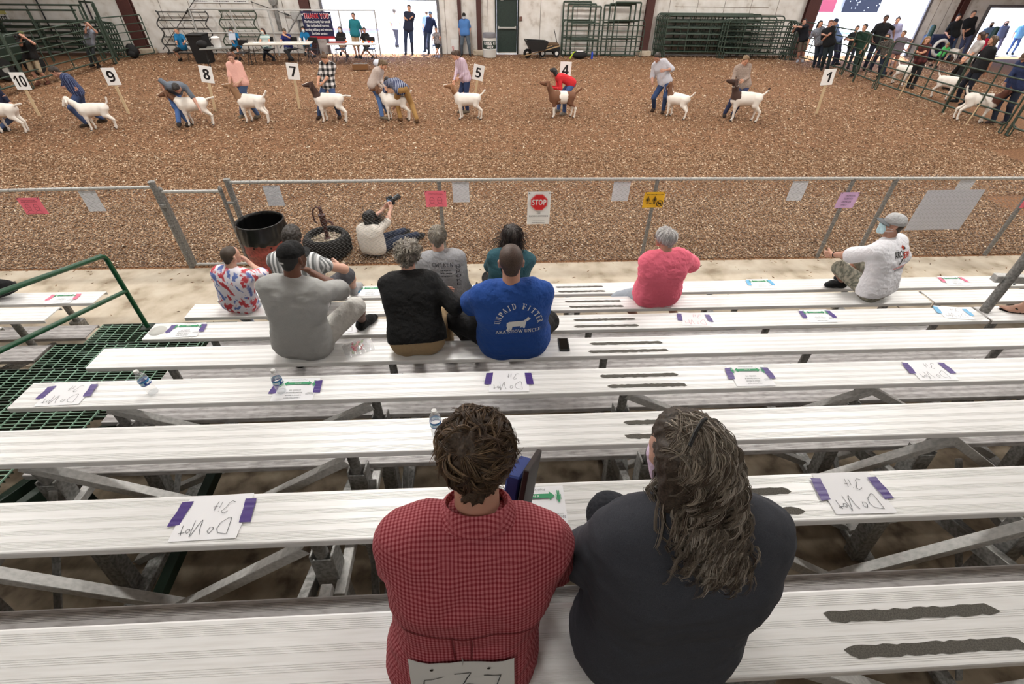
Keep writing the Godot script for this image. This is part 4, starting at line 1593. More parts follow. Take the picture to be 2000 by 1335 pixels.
func aisle() -> void:
	var t := thing("aisle_stairs", "green steel grating stairs in the aisle between two bleachers", "stairs", Vector3(-3.7, 0, -3))
	var o := t.position
	for s in 6:   # one tread of grating for each row
		var y := 0.21 + 0.2025 * s
		var z0 := -4.57 + 0.61 * s
		var x0 := -4.5
		var x1 := -3.05 if s > 0 else -2.98
		var mb := MB.new()
		for i in 19:
			var z := z0 + 0.61 * i / 18.0 - o.z
			mb.bx(Vector3((x0 + x1) * 0.5 - o.x, y - 0.014, z), Vector3(x1 - x0, 0.028, 0.0045), 0.0)
		part("bearing_bars", mb, M.grate, t)
		mb = MB.new()
		for i in 19: mb.bx(Vector3((x0 + x1) * 0.5 - o.x, y + 0.001, z0 + 0.61 * i / 18.0 - o.z), Vector3(x1 - x0, 0.002, 0.005), 0.0)
		part("worn_edges", mb, M.worn, t)
		mb = MB.new()
		var n := 15
		for i in n: mb.bx(Vector3(lerpf(x0, x1, float(i) / (n - 1)) - o.x, y - 0.004, z0 + 0.305 - o.z), Vector3(0.006, 0.010, 0.61), 0.0)
		part("cross_rods", mb, M.worn, t)
		mb = MB.new()
		mb.bx(Vector3((x0 + x1) * 0.5 - o.x, y - 0.02, z0 - o.z), Vector3(x1 - x0, 0.045, 0.012), 0.002)
		mb.bx(Vector3((x0 + x1) * 0.5 - o.x, y - 0.02, z0 + 0.6 - o.z), Vector3(x1 - x0, 0.045, 0.012), 0.002)
		part("tread_frame", mb, M.gratedark, t)
	for x in [-4.46, -3.02, -2.86]:
		var mb := MB.new()
		mb.bar(Vector3(x - o.x, 0.02, -4.5 - o.z), Vector3(x - o.x, 1.14, -1.1 - o.z), 0.06, 0.1)
		part("stringer", mb, M.gratedark, t)
	for z in [-3.4, -2.1, -1.15]:
		for x in [-4.46, -3.02]:
			var mb := MB.new()
			mb.bx(Vector3(x - o.x, (z + 4.7) * 0.17, z - o.z), Vector3(0.07, (z + 4.7) * 0.34, 0.07), 0.006)
			part("support_leg", mb, M.gratedark, t)
	# diagonal feet seen under the near rows
	for q in [[Vector3(-2.35, 0.04, -0.95), Vector3(-3.05, 0.75, -1.35)], [Vector3(-2.35, 0.04, -0.95), Vector3(-2.0, 0.7, -2.3)]]:
		var mb := MB.new()
		mb.bar(q[0] - o, q[1] - o, 0.07, 0.07)
		part("foot_brace", mb, M.gratedark, t)
	var r := thing("handrail", "green pipe handrail with an upper and a lower pipe beside the aisle stairs", "handrail", Vector3(-3.95, 0.21, -4.486))
	var sl := 0.25
	var up := []
	up.append(Vector3(0, 0.0, 0))
	up.append(Vector3(0, 0.86, 0))
	for i in 7:
		var a := PI * 0.5 * i / 6.0
		up.append(Vector3(0, 0.88 + 0.08 * sin(a), 0.08 * (1.0 - cos(a))))
	up.append(Vector3(0, 0.96 + sl * 2.6, 2.7))
	var mb3 := MB.new()
	mb3.tube(up, 0.024, 14)
	part("upper_pipe", mb3, M.rail, r)
	mb3 = MB.new()
	mb3.tube([Vector3(0, 0.505, 0.0), Vector3(0, 0.505 + sl * 2.7, 2.7)], 0.022, 14)
	part("lower_pipe", mb3, M.rail, r)
	mb3 = MB.new()
	mb3.bx(Vector3(0, 0.01, 0), Vector3(0.12, 0.02, 0.12), 0.004)
	part("base_plate", mb3, M.gratedark, r)
	var cap := MB.new()
	cap.lathe(Transform3D(Basis(), Vector3(-3.1, seat_y(5) + 0.001, -3.6)), [Vector2(0.0, 0.006), Vector2(0.068, 0.006), Vector2(0.075, 0.0)], 28)
	tag(part("round_plate", cap, mat(Color(0.72, 0.72, 0.7), 0.5, 0.3)), "round grey plate lying on the bench end beside the green handrail", "plate")
# ---------- ring fence ----------
const FZ := -6.24
func mesh_panel(mb: MB, x0: float, x1: float, y0: float, y1: float, z: float, p: float, r: float) -> void:
	var n := int((x1 - x0) / p)
	var m := int((y1 - y0) / (p * 0.5))
	for i in n:
		var pts := []
		for j in m + 1:
			var sg := 0.5 if j % 2 == 0 else -0.5
			pts.append(Vector3(x0 + (i + 0.5 + sg) * p, y0 + j * p * 0.5, z + (0.0015 if j % 2 == 0 else -0.0015)))
		mb.tube(pts, r, 3, false)

func fence() -> void:
	var f := thing("chain_link_fence", "low galvanised chain link fence between the walkway and the wood chip ring", "fence", Vector3(1.5, 0, FZ))
	var o := f.position
	for p in [[-4.36, 1.26, 0.037], [-3.4, 1.285, 0.037], [-0.65, 1.235, 0.026], [2.32, 1.245, 0.026], [5.1, 1.235, 0.026], [5.72, 1.225, 0.03], [7.84, 1.22, 0.03], [-7.4, 1.13, 0.028]]:
		var mb := MB.new()
		mb.tube([Vector3(p[0], 0, FZ) - o, Vector3(p[0], p[1], FZ) - o], p[2], 12)
		mb.lathe(Transform3D(Basis(), Vector3(p[0], p[1], FZ) - o), [Vector2(p[2] + 0.006, -0.02), Vector2(p[2] + 0.006, 0.005), Vector2(p[2] * 0.7, 0.014), Vector2(0, 0.018)], 12)
		for y in [0.25, 0.65, 1.0]: mb.lathe(Transform3D(Basis(), Vector3(p[0], y, FZ) - o), [Vector2(p[2], -0.012), Vector2(p[2] + 0.004, -0.01), Vector2(p[2] + 0.004, 0.01), Vector2(p[2], 0.012)], 12)
		part("post", mb, M.galv, f)
	for r in [[-9.0, 1.12, -4.39, 1.19], [-3.4, 1.245, 0.33, 1.258], [0.33, 1.258, 8.6, 1.215]]:
		var mb := MB.new()
		mb.tube([Vector3(r[0], r[1], FZ) - o, Vector3(r[2], r[3], FZ) - o], 0.021, 12)
		part("top_rail", mb, M.galvw, f)
	for r in [[-9.0, -4.4, 1.15], [-3.4, 8.6, 1.225]]:
		var mb := MB.new()
		mesh_panel(mb, r[0] - o.x, r[1] - o.x, 0.02, r[2] + 0.035, 0.012, 0.064, 0.0026)
		tag(part("wire_mesh", mb, M.wire, f), "", "", "", "stuff")
	# ties that hang over the rail
	var tm := MB.new()
	for i in 105:
		var x := -3.35 + i * 0.113
		tm.tube([Vector3(x, 1.2, FZ + 0.012) - o, Vector3(x + 0.012, 1.262, FZ + 0.022) - o, Vector3(x + 0.03, 1.274, FZ - 0.004) - o], 0.0022, 4, false)
	for i in 40:
		var x := -8.9 + i * 0.113
		tm.tube([Vector3(x, 1.1, FZ + 0.012) - o, Vector3(x + 0.012, 1.135 + i * 0.0016, FZ + 0.022) - o, Vector3(x + 0.03, 1.15 + i * 0.0016, FZ - 0.004) - o], 0.0022, 4, false)
	tag(part("wire_knuckles", tm, M.wire, f), "", "", "", "stuff")
	var g := thing("fence_gate", "narrow chain link gate in the ring fence left of the trash barrel", "gate", Vector3(-3.9, 0, FZ + 0.03))
	o = g.position
	for x in [-4.27, -3.51]:
		var mb := MB.new()
		mb.tube([Vector3(x, 0.05, FZ + 0.03) - o, Vector3(x, 1.17, FZ + 0.03) - o], 0.025, 12)
		mb.lathe(Transform3D(Basis(), Vector3(x, 1.17, FZ + 0.03) - o), [Vector2(0.027, -0.01), Vector2(0.027, 0.01), Vector2(0.014, 0.03), Vector2(0, 0.05)], 12)
		part("gate_post", mb, M.galv, g)
	for y in [0.06, 1.14]:
		var mb := MB.new()
		mb.tube([Vector3(-4.27, y, FZ + 0.03) - o, Vector3(-3.51, y, FZ + 0.03) - o], 0.021, 12)
		part("gate_rail", mb, M.galvw, g)
	var wm := MB.new()
	mesh_panel(wm, -4.27 - o.x, -3.51 - o.x, 0.06, 1.14, 0.0, 0.064, 0.0026)
	tag(part("wire_mesh", wm, M.wire, g), "", "", "", "stuff")
	wm = MB.new()
	wm.box(Transform3D(Basis(), Vector3(-3.45, 0.98, FZ + 0.03) - o), Vector3(0.13, 0.03, 0.03), 0.006)
	wm.box(Transform3D(Basis(), Vector3(-4.32, 0.95, FZ + 0.03) - o), Vector3(0.1, 0.05, 0.05), 0.006)
	part("latch", wm, M.galv, g)

func sheet(mb: MB, t: Transform3D, w: float, h: float, curl := 0.0, nseg := 8) -> void:
	# thin paper, both faces, x right, y up, z out
	for e in 2:
		var o := mb.v.size()
		for j in nseg + 1:
			for i in nseg + 1:
				var u := float(i) / nseg - 0.5
				var v := float(j) / nseg - 0.5
				var z := curl * (u * u * 1.6 + 0.35 * sin(v * 5.0 + u * 2.0)) - e * 0.0006
				mb.vert(t * Vector3(u * w, v * h, z), t.basis.z * (1.0 if e == 0 else -1.0), Vector2(u + 0.5, 0.5 - v))
		for j in nseg:
			for i in nseg:
				var a := o + j * (nseg + 1) + i
				mb.tri(a, a + 1, a + nseg + 2); mb.tri(a, a + nseg + 2, a + nseg + 1)

func fence_sign(label: String, x: float, y: float, w: float, h: float, col: Color, front: bool, group := "") -> Node3D:
	var t := thing("paper_sign" if h < 0.4 else "sign", label, "sign", Vector3(x, y, FZ + (0.032 if front else -0.012)), 0.0, group)
	var mb := MB.new()
	sheet(mb, Transform3D(Basis(), Vector3.ZERO), w, h, 0.012)
	part("sheet", mb, mat(col, 0.75), t)
	if front:
		mb = MB.new()
		for s in [-1, 1]: mb.bx(Vector3(s * w * 0.44, h * 0.46, 0.012), Vector3(0.012, 0.012, 0.01), 0.002)
		part("zip_tie", mb, M.black, t)
	return t

func dashes(mb: MB, z: float, x0: float, x1: float, y: float, h: float, seed_ := 1) -> void:
	# lines of print too small to read
	rng.seed = seed_
	var x := x0
	while x < x1:
		var w := h * rng.randf_range(0.5, 1.6)
		mb.quad(Vector3(x, y, z), Vector3(minf(x + w, x1), y, z), Vector3(minf(x + w, x1), y + h * rng.randf_range(0.6, 1.0), z), Vector3(x, y + h * rng.randf_range(0.6, 1.0), z), Vector3.BACK)
		x += w + h * 0.4

func ring(mb: MB, c: Vector3, rx: float, ry: float, w: float, a0 := 0.0, a1 := TAU) -> void:
	var p := []
	for i in 25:
		var a := lerpf(a0, a1, i / 24.0)
		p.append(c + Vector3(cos(a) * rx, sin(a) * ry, 0))
	mb.ribbon(p, w, Vector3.BACK)

func fence_signs() -> void:
	for q in [["blank white paper hung behind the mesh at the far left of the fence", -5.236, 1.005, 0.218, 0.285], ["blank white paper behind the mesh above the trash barrel", -2.865, 1.056, 0.22, 0.282], ["blank white paper behind the mesh beside the pink sign near the middle post", -0.364, 1.083, 0.225, 0.285], ["blank white paper behind the mesh left of the yellow sign", 1.841, 1.075, 0.235, 0.28], ["blank white paper behind the mesh between the yellow and the lilac sign", 4.357, 1.059, 0.228, 0.285]]:
		fence_sign(q[0], q[1], q[2], q[3], q[4], Color(0.90, 0.90, 0.92), false, "blank papers on the fence")
	fence_sign("large white notice seen from behind through the mesh at the right", 6.71, 0.745, 0.87, 0.62, Color(0.86, 0.86, 0.89), false)
	fence_sign("small white paper above the large white notice on the right", 6.79, 1.13, 0.23, 0.16, Color(0.9, 0.9, 0.92), false)
	var pinks := [["pink face covering sign at the left end of the fence", -5.987, 0.963], ["pink face covering sign on the middle post above the short haired spectator", -0.705, 1.01], ["pink face covering sign cut off by the right edge of the picture", 7.94, 0.906]]
	for q in pinks:
		var t := fence_sign(q[0], q[1], q[2], 0.285, 0.228, Color(0.94, 0.46, 0.53), true, "pink face covering signs")
		var mb := MB.new()
		dashes(mb, 0.017, -0.09, 0.09, 0.082, 0.008, 3)
		dashes(mb, 0.017, -0.1, 0.1, 0.06, 0.009, 4)
		dashes(mb, 0.017, -0.1, 0.09, -0.1, 0.006, 5)
		for s in [-0.055, 0.05]:
			ring(mb, Vector3(s, -0.012, 0.017), 0.03, 0.042, 0.004)
			ring(mb, Vector3(s, -0.03, 0.017), 0.028, 0.02, 0.003, PI * 0.05, PI * 0.95)
			mb.ribbon([Vector3(s - 0.05, -0.085, 0.017), Vector3(s - 0.025, -0.06, 0.017), Vector3(s, -0.055, 0.017), Vector3(s + 0.03, -0.062, 0.017), Vector3(s + 0.045, -0.085, 0.017)], 0.003, Vector3.BACK)
		part("print", mb, mat(Color(0.35, 0.08, 0.12), 0.8), t)
	var t := fence_sign("white sign with a red STOP octagon asking to use hand sanitizer", 0.706, 0.862, 0.318, 0.475, Color(0.91, 0.91, 0.90), true)
	var mb := MB.new()
	var oct := PackedVector3Array()
	var oct2 := PackedVector3Array()
	for i in 8:
		var a := TAU * (i + 0.5) / 8.0
		oct.append(Vector3(cos(a) * 0.124, 0.09 + sin(a) * 0.124, 0.0165)); oct2.append(Vector3(cos(a) * 0.112, 0.09 + sin(a) * 0.112, 0.0172))
	mb.fan(oct, Vector3.BACK)
	part("octagon_rim", mb, mat(Color(0.85, 0.45, 0.45), 0.7), t)
	mb = MB.new()
	mb.fan(oct2, Vector3.BACK)
	part("octagon", mb, mat(Color(0.78, 0.09, 0.12), 0.6), t)
	mb = MB.new()
	letters(mb, "STOP", Transform3D(Basis(), Vector3(0, 0.055, 0.019)), 0.075, "Droid Sans", 700, 0.195)
	part("stop_lettering", mb, M.white, t)
	mb = MB.new()
	letters(mb, "USE", Transform3D(Basis(), Vector3(0, -0.075, 0.0175)), 0.02, "Droid Serif")
	letters(mb, "HAND SANITIZER", Transform3D(Basis(), Vector3(0, -0.12, 0.0175)), 0.022, "Droid Serif", 700, 0.27)
	dashes(mb, 0.0175, -0.085, 0.085, -0.185, 0.009, 8)
	dashes(mb, 0.0175, -0.09, 0.09, -0.21, 0.009, 9)
	part("lettering", mb, M.ink, t)
	t = fence_sign("yellow distancing sign with two figures on the fence right of the middle", 2.31, 0.968, 0.29, 0.225, Color(0.93, 0.72, 0.16), true)
	mb = MB.new()
	dashes(mb, 0.017, -0.11, 0.12, 0.075, 0.012, 6)
	for s in [-0.085, 0.01]:
		ring(mb, Vector3(s, 0.045, 0.017), 0.005, 0.006, 0.011)
		mb.quad(Vector3(s - 0.014, -0.012, 0.017), Vector3(s + 0.014, -0.012, 0.017), Vector3(s + 0.014, 0.032, 0.017), Vector3(s - 0.014, 0.032, 0.017), Vector3.BACK)
		for l in [-0.008, 0.008]: mb.quad(Vector3(s + l - 0.005, -0.052, 0.017), Vector3(s + l + 0.005, -0.052, 0.017), Vector3(s + l + 0.005, -0.01, 0.017), Vector3(s + l - 0.005, -0.01, 0.017), Vector3.BACK)
		mb.ribbon([Vector3(s - 0.02, 0.03, 0.017), Vector3(s - 0.026, -0.015, 0.017)], 0.007, Vector3.BACK)
		mb.ribbon([Vector3(s + 0.02, 0.03, 0.017), Vector3(s + 0.026, -0.015, 0.017)], 0.007, Vector3.BACK)
	dashes(mb, 0.017, -0.06, -0.01, -0.05, 0.012, 7)
	ring(mb, Vector3(0.09, -0.048, 0.017), 0.042, 0.042, 0.011)
	mb.ribbon([Vector3(0.062, -0.02, 0.0172), Vector3(0.118, -0.076, 0.0172)], 0.009, Vector3.BACK)
	mb.quad(Vector3(0.065, -0.062, 0.0168), Vector3(0.115, -0.062, 0.0168), Vector3(0.11, -0.035, 0.0168), Vector3(0.07, -0.035, 0.0168), Vector3.BACK)
	part("print", mb, mat(Color(0.22, 0.16, 0.05), 0.8), t)
	t = fence_sign("lilac OFFICIAL SERVICE ANIMALS ONLY sign on the fence above the man in camouflage shorts", 5.114, 0.935, 0.275, 0.235, Color(0.85, 0.70, 0.86), true)
	mb = MB.new()
	var i := 0
	for w in ["OFFICIAL", "SERVICE", "ANIMALS", "ONLY"]:
		letters(mb, w, Transform3D(Basis(), Vector3(0.012 * (1 - i), 0.062 - i * 0.045, 0.0175)), 0.021, "Droid Serif", 700)
		i += 1
	part("lettering", mb, mat(Color(0.2, 0.1, 0.25), 0.8), t)

# ---------- papers taped to the benches ----------
# handwriting: strokes in units of the sheet, x right, y up
func hand_strokes(kind: String) -> Array:
	var s := []
	if kind == "do not sit":
		s.append([[-0.33, 0.40], [-0.31, 0.06], [-0.27, 0.05], [-0.17, 0.16], [-0.15, 0.28], [-0.19, 0.37], [-0.33, 0.41]])
		s.append([[-0.1, 0.30], [-0.06, 0.38], [-0.02, 0.33], [-0.04, 0.24], [-0.09, 0.25], [-0.1, 0.30]])
		s.append([[0.07, 0.40], [0.10, 0.30], [0.12, 0.07], [0.15, 0.15], [0.19, 0.36], [0.21, 0.44], [0.22, 0.30], [0.23, 0.08]])
		s.append([[0.24, 0.30], [0.27, 0.36], [0.30, 0.31], [0.29, 0.26], [0.25, 0.27], [0.24, 0.30]])
		s.append([[0.38, 0.18], [0.37, 0.30], [0.35, 0.39]])
		s.append([[0.31, 0.33], [0.40, 0.35]])
		s.append([[-0.20, -0.1], [-0.14, -0.05], [-0.1, -0.1], [-0.16, -0.2], [-0.17, -0.28], [-0.21, -0.33], [-0.27, -0.30]])
		s.append([[-0.05, -0.18], [-0.06, -0.32]])
		s.append([[-0.055, -0.10], [-0.053, -0.11]])
		s.append([[0.02, -0.12], [0.01, -0.25], [0.0, -0.33]])
		s.append([[-0.02, -0.22], [0.05, -0.2]])
		for st in s:
			for p in st: p[1] = -p[1]   # first line sits on the far side once turned
	else:   # 537
		s.append([[-0.18, 0.33], [-0.36, 0.27], [-0.37, -0.04], [-0.27, 0.07], [-0.16, 0.04], [-0.11, -0.1], [-0.16, -0.26], [-0.26, -0.34], [-0.34, -0.28]])
		s.append([[-0.07, 0.37], [0.09, 0.40], [-0.01, 0.14], [0.07, 0.2], [0.15, 0.14], [0.17, 0.02], [0.1, -0.18], [0.0, -0.28], [-0.07, -0.22]])
		s.append([[0.21, 0.36], [0.37, 0.32], [0.3, -0.04], [0.26, -0.28]])
	return s

func smooth_line(st: Array, f: Callable) -> Array:
	var c := Curve3D.new()
	for i in st.size():
		var p := Vector3(st[i][0], st[i][1], 0)
		var a := Vector3(st[maxi(i - 1, 0)][0], st[maxi(i - 1, 0)][1], 0)
		var b := Vector3(st[mini(i + 1, st.size() - 1)][0], st[mini(i + 1, st.size() - 1)][1], 0)
		var tg := (b - a) / 6.0
		if i > 0 and i < st.size() - 1 and (p - a).normalized().dot((b - p).normalized()) < 0.25: tg = Vector3.ZERO
		c.add_point(p, -tg, tg)
	var o := []
	var n := maxi(int(c.get_baked_length() * 50.0), 2)
	for i in n + 1: o.append(f.call(c.sample_baked(c.get_baked_length() * i / n)))
	return o

func bench_paper(label: String, k: int, x: float, zo: float, kind: String, turn := 0.0, tape: Material = null, group := "", ink: Material = null, tl := true, tr := true) -> Node3D:
	# lies on plank k, zo behind its near edge; text is read from the ring side
	var t := thing("paper_notice", label, "notice", Vector3(x, seat_y(k) + 0.0022, seat_z(k) - zo), turn, group)
	var w := 0.279
	var h := 0.216
	# frame: text right = -x, text up = +z, face = +y
	var fr := Transform3D(Basis(Vector3.LEFT, Vector3.BACK, Vector3.UP), Vector3.ZERO)
	var mb := MB.new()
	sheet(mb, fr, w, h, 0.004)
	part("sheet", mb, M.paper, t)
	tape = M.tape if tape == null else tape
	for s in [-1.0, 1.0]:
		if (s < 0 and not tl) or (s > 0 and not tr): continue
		var tm := MB.new()
		var o := tm.v.size()
		rng.seed = int(x * 100.0) + int(s * 3.0) + 500
		for i in 10:
			var v := float(i) / 9.0 - 0.5
			var jag := rng.randf_range(-0.004, 0.004) if i in [0, 9] else 0.0
			for e in [-1.0, 1.0]: tm.vert(Vector3(s * (w * 0.5 + 0.004) + e * 0.024 + v * 0.012 * s, 0.0045 + 0.002 * sin(v * 9.0 + e), v * 0.115 + jag * e - 0.02), Vector3(0.1 * sin(v * 30.0), 1, 0.1 * cos(v * 23.0)).normalized())
		for i in 9:
			tm.tri(o + i * 2, o + i * 2 + 1, o + i * 2 + 3); tm.tri(o + i * 2, o + i * 2 + 3, o + i * 2 + 2)
		part("tape", tm, tape, t)
	var pr := MB.new()
	var up := Vector3.UP
	if kind == "do not sit":
		for st in hand_strokes(kind): pr.ribbon(smooth_line(st, func(p): return fr * Vector3(p.x * w, p.y * -h, 0.0042)), 0.0022, up)
		part("handwriting", pr, ink if ink else M.ink, t)
	else:
		var gm := MB.new()
		# double arrow between two figures
		var a := [Vector2(-0.095, 0.062), Vector2(-0.07, 0.085), Vector2(-0.07, 0.073), Vector2(0.07, 0.073), Vector2(0.07, 0.085), Vector2(0.095, 0.062), Vector2(0.07, 0.039), Vector2(0.07, 0.051), Vector2(-0.07, 0.051), Vector2(-0.07, 0.039)]
		var pv := PackedVector2Array(a)
		var tr2 := Geometry2D.triangulate_polygon(pv)
		var ob := gm.v.size()
		for q in pv: gm.vert(fr * Vector3(q.x, q.y - 0.118, 0.0042), up)
		for q in range(0, tr2.size(), 3): gm.tri(ob + tr2[q], ob + tr2[q + 1], ob + tr2[q + 2])
		for s in [-0.112, 0.112]:
			for q in [[-0.007, 0.06, 0.007, 0.084], [-0.006, 0.035, -0.001, 0.06], [0.001, 0.035, 0.006, 0.06], [-0.012, 0.055, -0.009, 0.082], [0.009, 0.055, 0.012, 0.082]]:
				gm.quad(fr * Vector3(s + q[0], q[1] - 0.118, 0.0042), fr * Vector3(s + q[2], q[1] - 0.118, 0.0042), fr * Vector3(s + q[2], q[3] - 0.118, 0.0042), fr * Vector3(s + q[0], q[3] - 0.118, 0.0042), up)
			gm.quad(fr * Vector3(s - 0.005, -0.031, 0.0042), fr * Vector3(s + 0.005, -0.031, 0.0042), fr * Vector3(s + 0.004, -0.022, 0.0042), fr * Vector3(s - 0.004, -0.022, 0.0042), up)
		part("green_arrow", gm, mat(Color(0.24, 0.58, 0.40), 0.75), t)
		gm = MB.new()
		letters(gm, "6 Feet", Transform3D(fr.basis, fr * Vector3(0.0, -0.061, 0.0046)), 0.011)
		part("arrow_lettering", gm, M.white, t)
		letters(pr, "Physical Distance", Transform3D(fr.basis, fr * Vector3(0, -0.094, 0.0042)), 0.010, "Droid Sans", 400)
		letters(pr, "To Limit Spread of", Transform3D(fr.basis, fr * Vector3(0.0, 0.03, 0.0042)), 0.0095, "Droid Sans", 700, 0.11)
		letters(pr, "COVID-19", Transform3D(fr.basis, fr * Vector3(0.0, 0.003, 0.0042)), 0.013, "Droid Sans", 400)
		letters(pr, "+ Wear a Mask", Transform3D(fr.basis, fr * Vector3(0.0, 0.055, 0.0042)), 0.0095, "Droid Sans", 700, 0.11)
		letters(pr, "+ Stay 6 Feet Apart", Transform3D(fr.basis, fr * Vector3(0.0, 0.08, 0.0042)), 0.0095, "Droid Sans", 700, 0.11)
		letters(pr, "Health", Transform3D(fr.basis, fr * Vector3(-0.105, 0.045, 0.0042)), 0.012, "Droid Serif", 400)
		letters(pr, "DISTRICT", Transform3D(fr.basis, fr * Vector3(-0.105, 0.033, 0.0042)), 0.006, "Droid Serif", 400)
		part("lettering", pr, mat(Color(0.25, 0.28, 0.28), 0.8), t)
	return t

func papers() -> void:
	var pink: StandardMaterial3D = textured(Color(0.93, 0.42, 0.55), 0.12, 0.05, 14.0, 0.4, 32)
	var blue: StandardMaterial3D = textured(Color(0.40, 0.70, 0.88), 0.12, 0.05, 14.0, 0.4, 33)
	var red := mat(Color(0.75, 0.35, 0.42), 0.7)
	bench_paper("handwritten Do Not Sit paper left of the man in the red shirt", 1, -1.238, 0.133, "do not sit", 1.0)
	bench_paper("handwritten Do Not Sit paper on the near bench right of the long haired woman", 1, 1.668, 0.13, "do not sit", -1.0)
	bench_paper("printed distancing sheet between the two nearest spectators", 1, 0.18, 0.115, "print", 0.0, null, "", null, true, false)
	bench_paper("handwritten Do Not Sit paper at the left end of its bench by the green grating", 3, -2.88, 0.122, "do not sit", 2.0)
	bench_paper("printed distancing sheet under the middle water bottle", 3, -1.352, 0.105, "print", 0.0)
	bench_paper("handwritten Do Not Sit paper behind the man in the blue shirt", 3, 0.12, 0.133, "do not sit", -2.0)
	bench_paper("printed distancing sheet right of the grip strips, fifth bench from the front", 3, 1.865, 0.122, "print", -1.0)
	bench_paper("handwritten Do Not Sit paper toward the right end of the fifth bench from the front", 3, 3.22, 0.127, "do not sit", -2.0)
	bench_paper("printed distancing sheet beside the round plate on the left bench end", 5, -2.845, 0.128, "print", 1.0)
	bench_paper("Do Not Sit paper in red ink with a lifted edge behind the woman in pink", 5, 2.0, 0.128, "do not sit", -6.0, null, "", red)
	bench_paper("printed distancing sheet on the bench behind the man in camouflage shorts", 5, 3.255, 0.14, "print", -1.0)
	bench_paper("white paper with light blue tape near the bench joint at the right", 5, 4.67, 0.146, "do not sit", -10.0, blue)
	bench_paper("paper under the black shoe of the capped man", 5, -1.4, 0.12, "do not sit", 8.0)
	bench_paper("printed sheet with light blue tape on the front bench left of the black shirt", 7, -1.435, 0.145, "print", 0.0, blue)
	bench_paper("printed sheet with light blue tape left of the man in camouflage shorts", 7, 3.39, 0.15, "print", -1.0, blue)
	bench_paper("printed sheet with pink tape right of the man in camouflage shorts", 7, 5.915, 0.14, "print", -1.0, pink)
	bench_paper("printed sheet with pink tape on the far left bench behind the handrail", 7, -4.98, 0.105, "print", 2.0, pink)

func water_bottle(label: String, k: int, x: float, zo: float, tilt := 0.0, full := 0.5) -> void:
	var t := thing("water_bottle", label, "bottle", Vector3(x, seat_y(k) + 0.001, seat_z(k) - zo), 20.0, "water bottles")
	if tilt != 0.0: t.rotation_degrees = Vector3(0, 0, tilt)
	var mb := MB.new()
	var p := [Vector2(0, 0.003), Vector2(0.026, 0.002), Vector2(0.031, 0.008), Vector2(0.0315, 0.03), Vector2(0.0295, 0.036), Vector2(0.0315, 0.042), Vector2(0.0315, 0.06), Vector2(0.0295, 0.066), Vector2(0.0315, 0.072), Vector2(0.032, 0.14), Vector2(0.03, 0.155), Vector2(0.022, 0.172), Vector2(0.0135, 0.185), Vector2(0.0125, 0.19)]
	mb.lathe(Transform3D(), p, 24)
	part("bottle", mb, M.plastic_clear, t)
	mb = MB.new()
	mb.lathe(Transform3D(), [Vector2(0.0322, 0.088), Vector2(0.0328, 0.089), Vector2(0.0328, 0.128), Vector2(0.0322, 0.129)], 24)
	part("label_band", mb, M.blabel, t)
	mb = MB.new()
	mb.lathe(Transform3D(), [Vector2(0.0145, 0.187), Vector2(0.0152, 0.189), Vector2(0.0152, 0.204), Vector2(0.013, 0.207), Vector2(0, 0.2075)], 20)
	part("cap", mb, M.white, t)
	mb = MB.new()
	mb.lathe(Transform3D(), [Vector2(0, 0.004), Vector2(0.029, 0.005), Vector2(0.0295, 0.005 + 0.12 * full), Vector2(0, 0.0052 + 0.12 * full)], 20)
	part("water", mb, mat(Color(0.9, 0.96, 1.0, 0.12), 0.05, 0.0, {"transparency": BaseMaterial3D.TRANSPARENCY_ALPHA}), t)

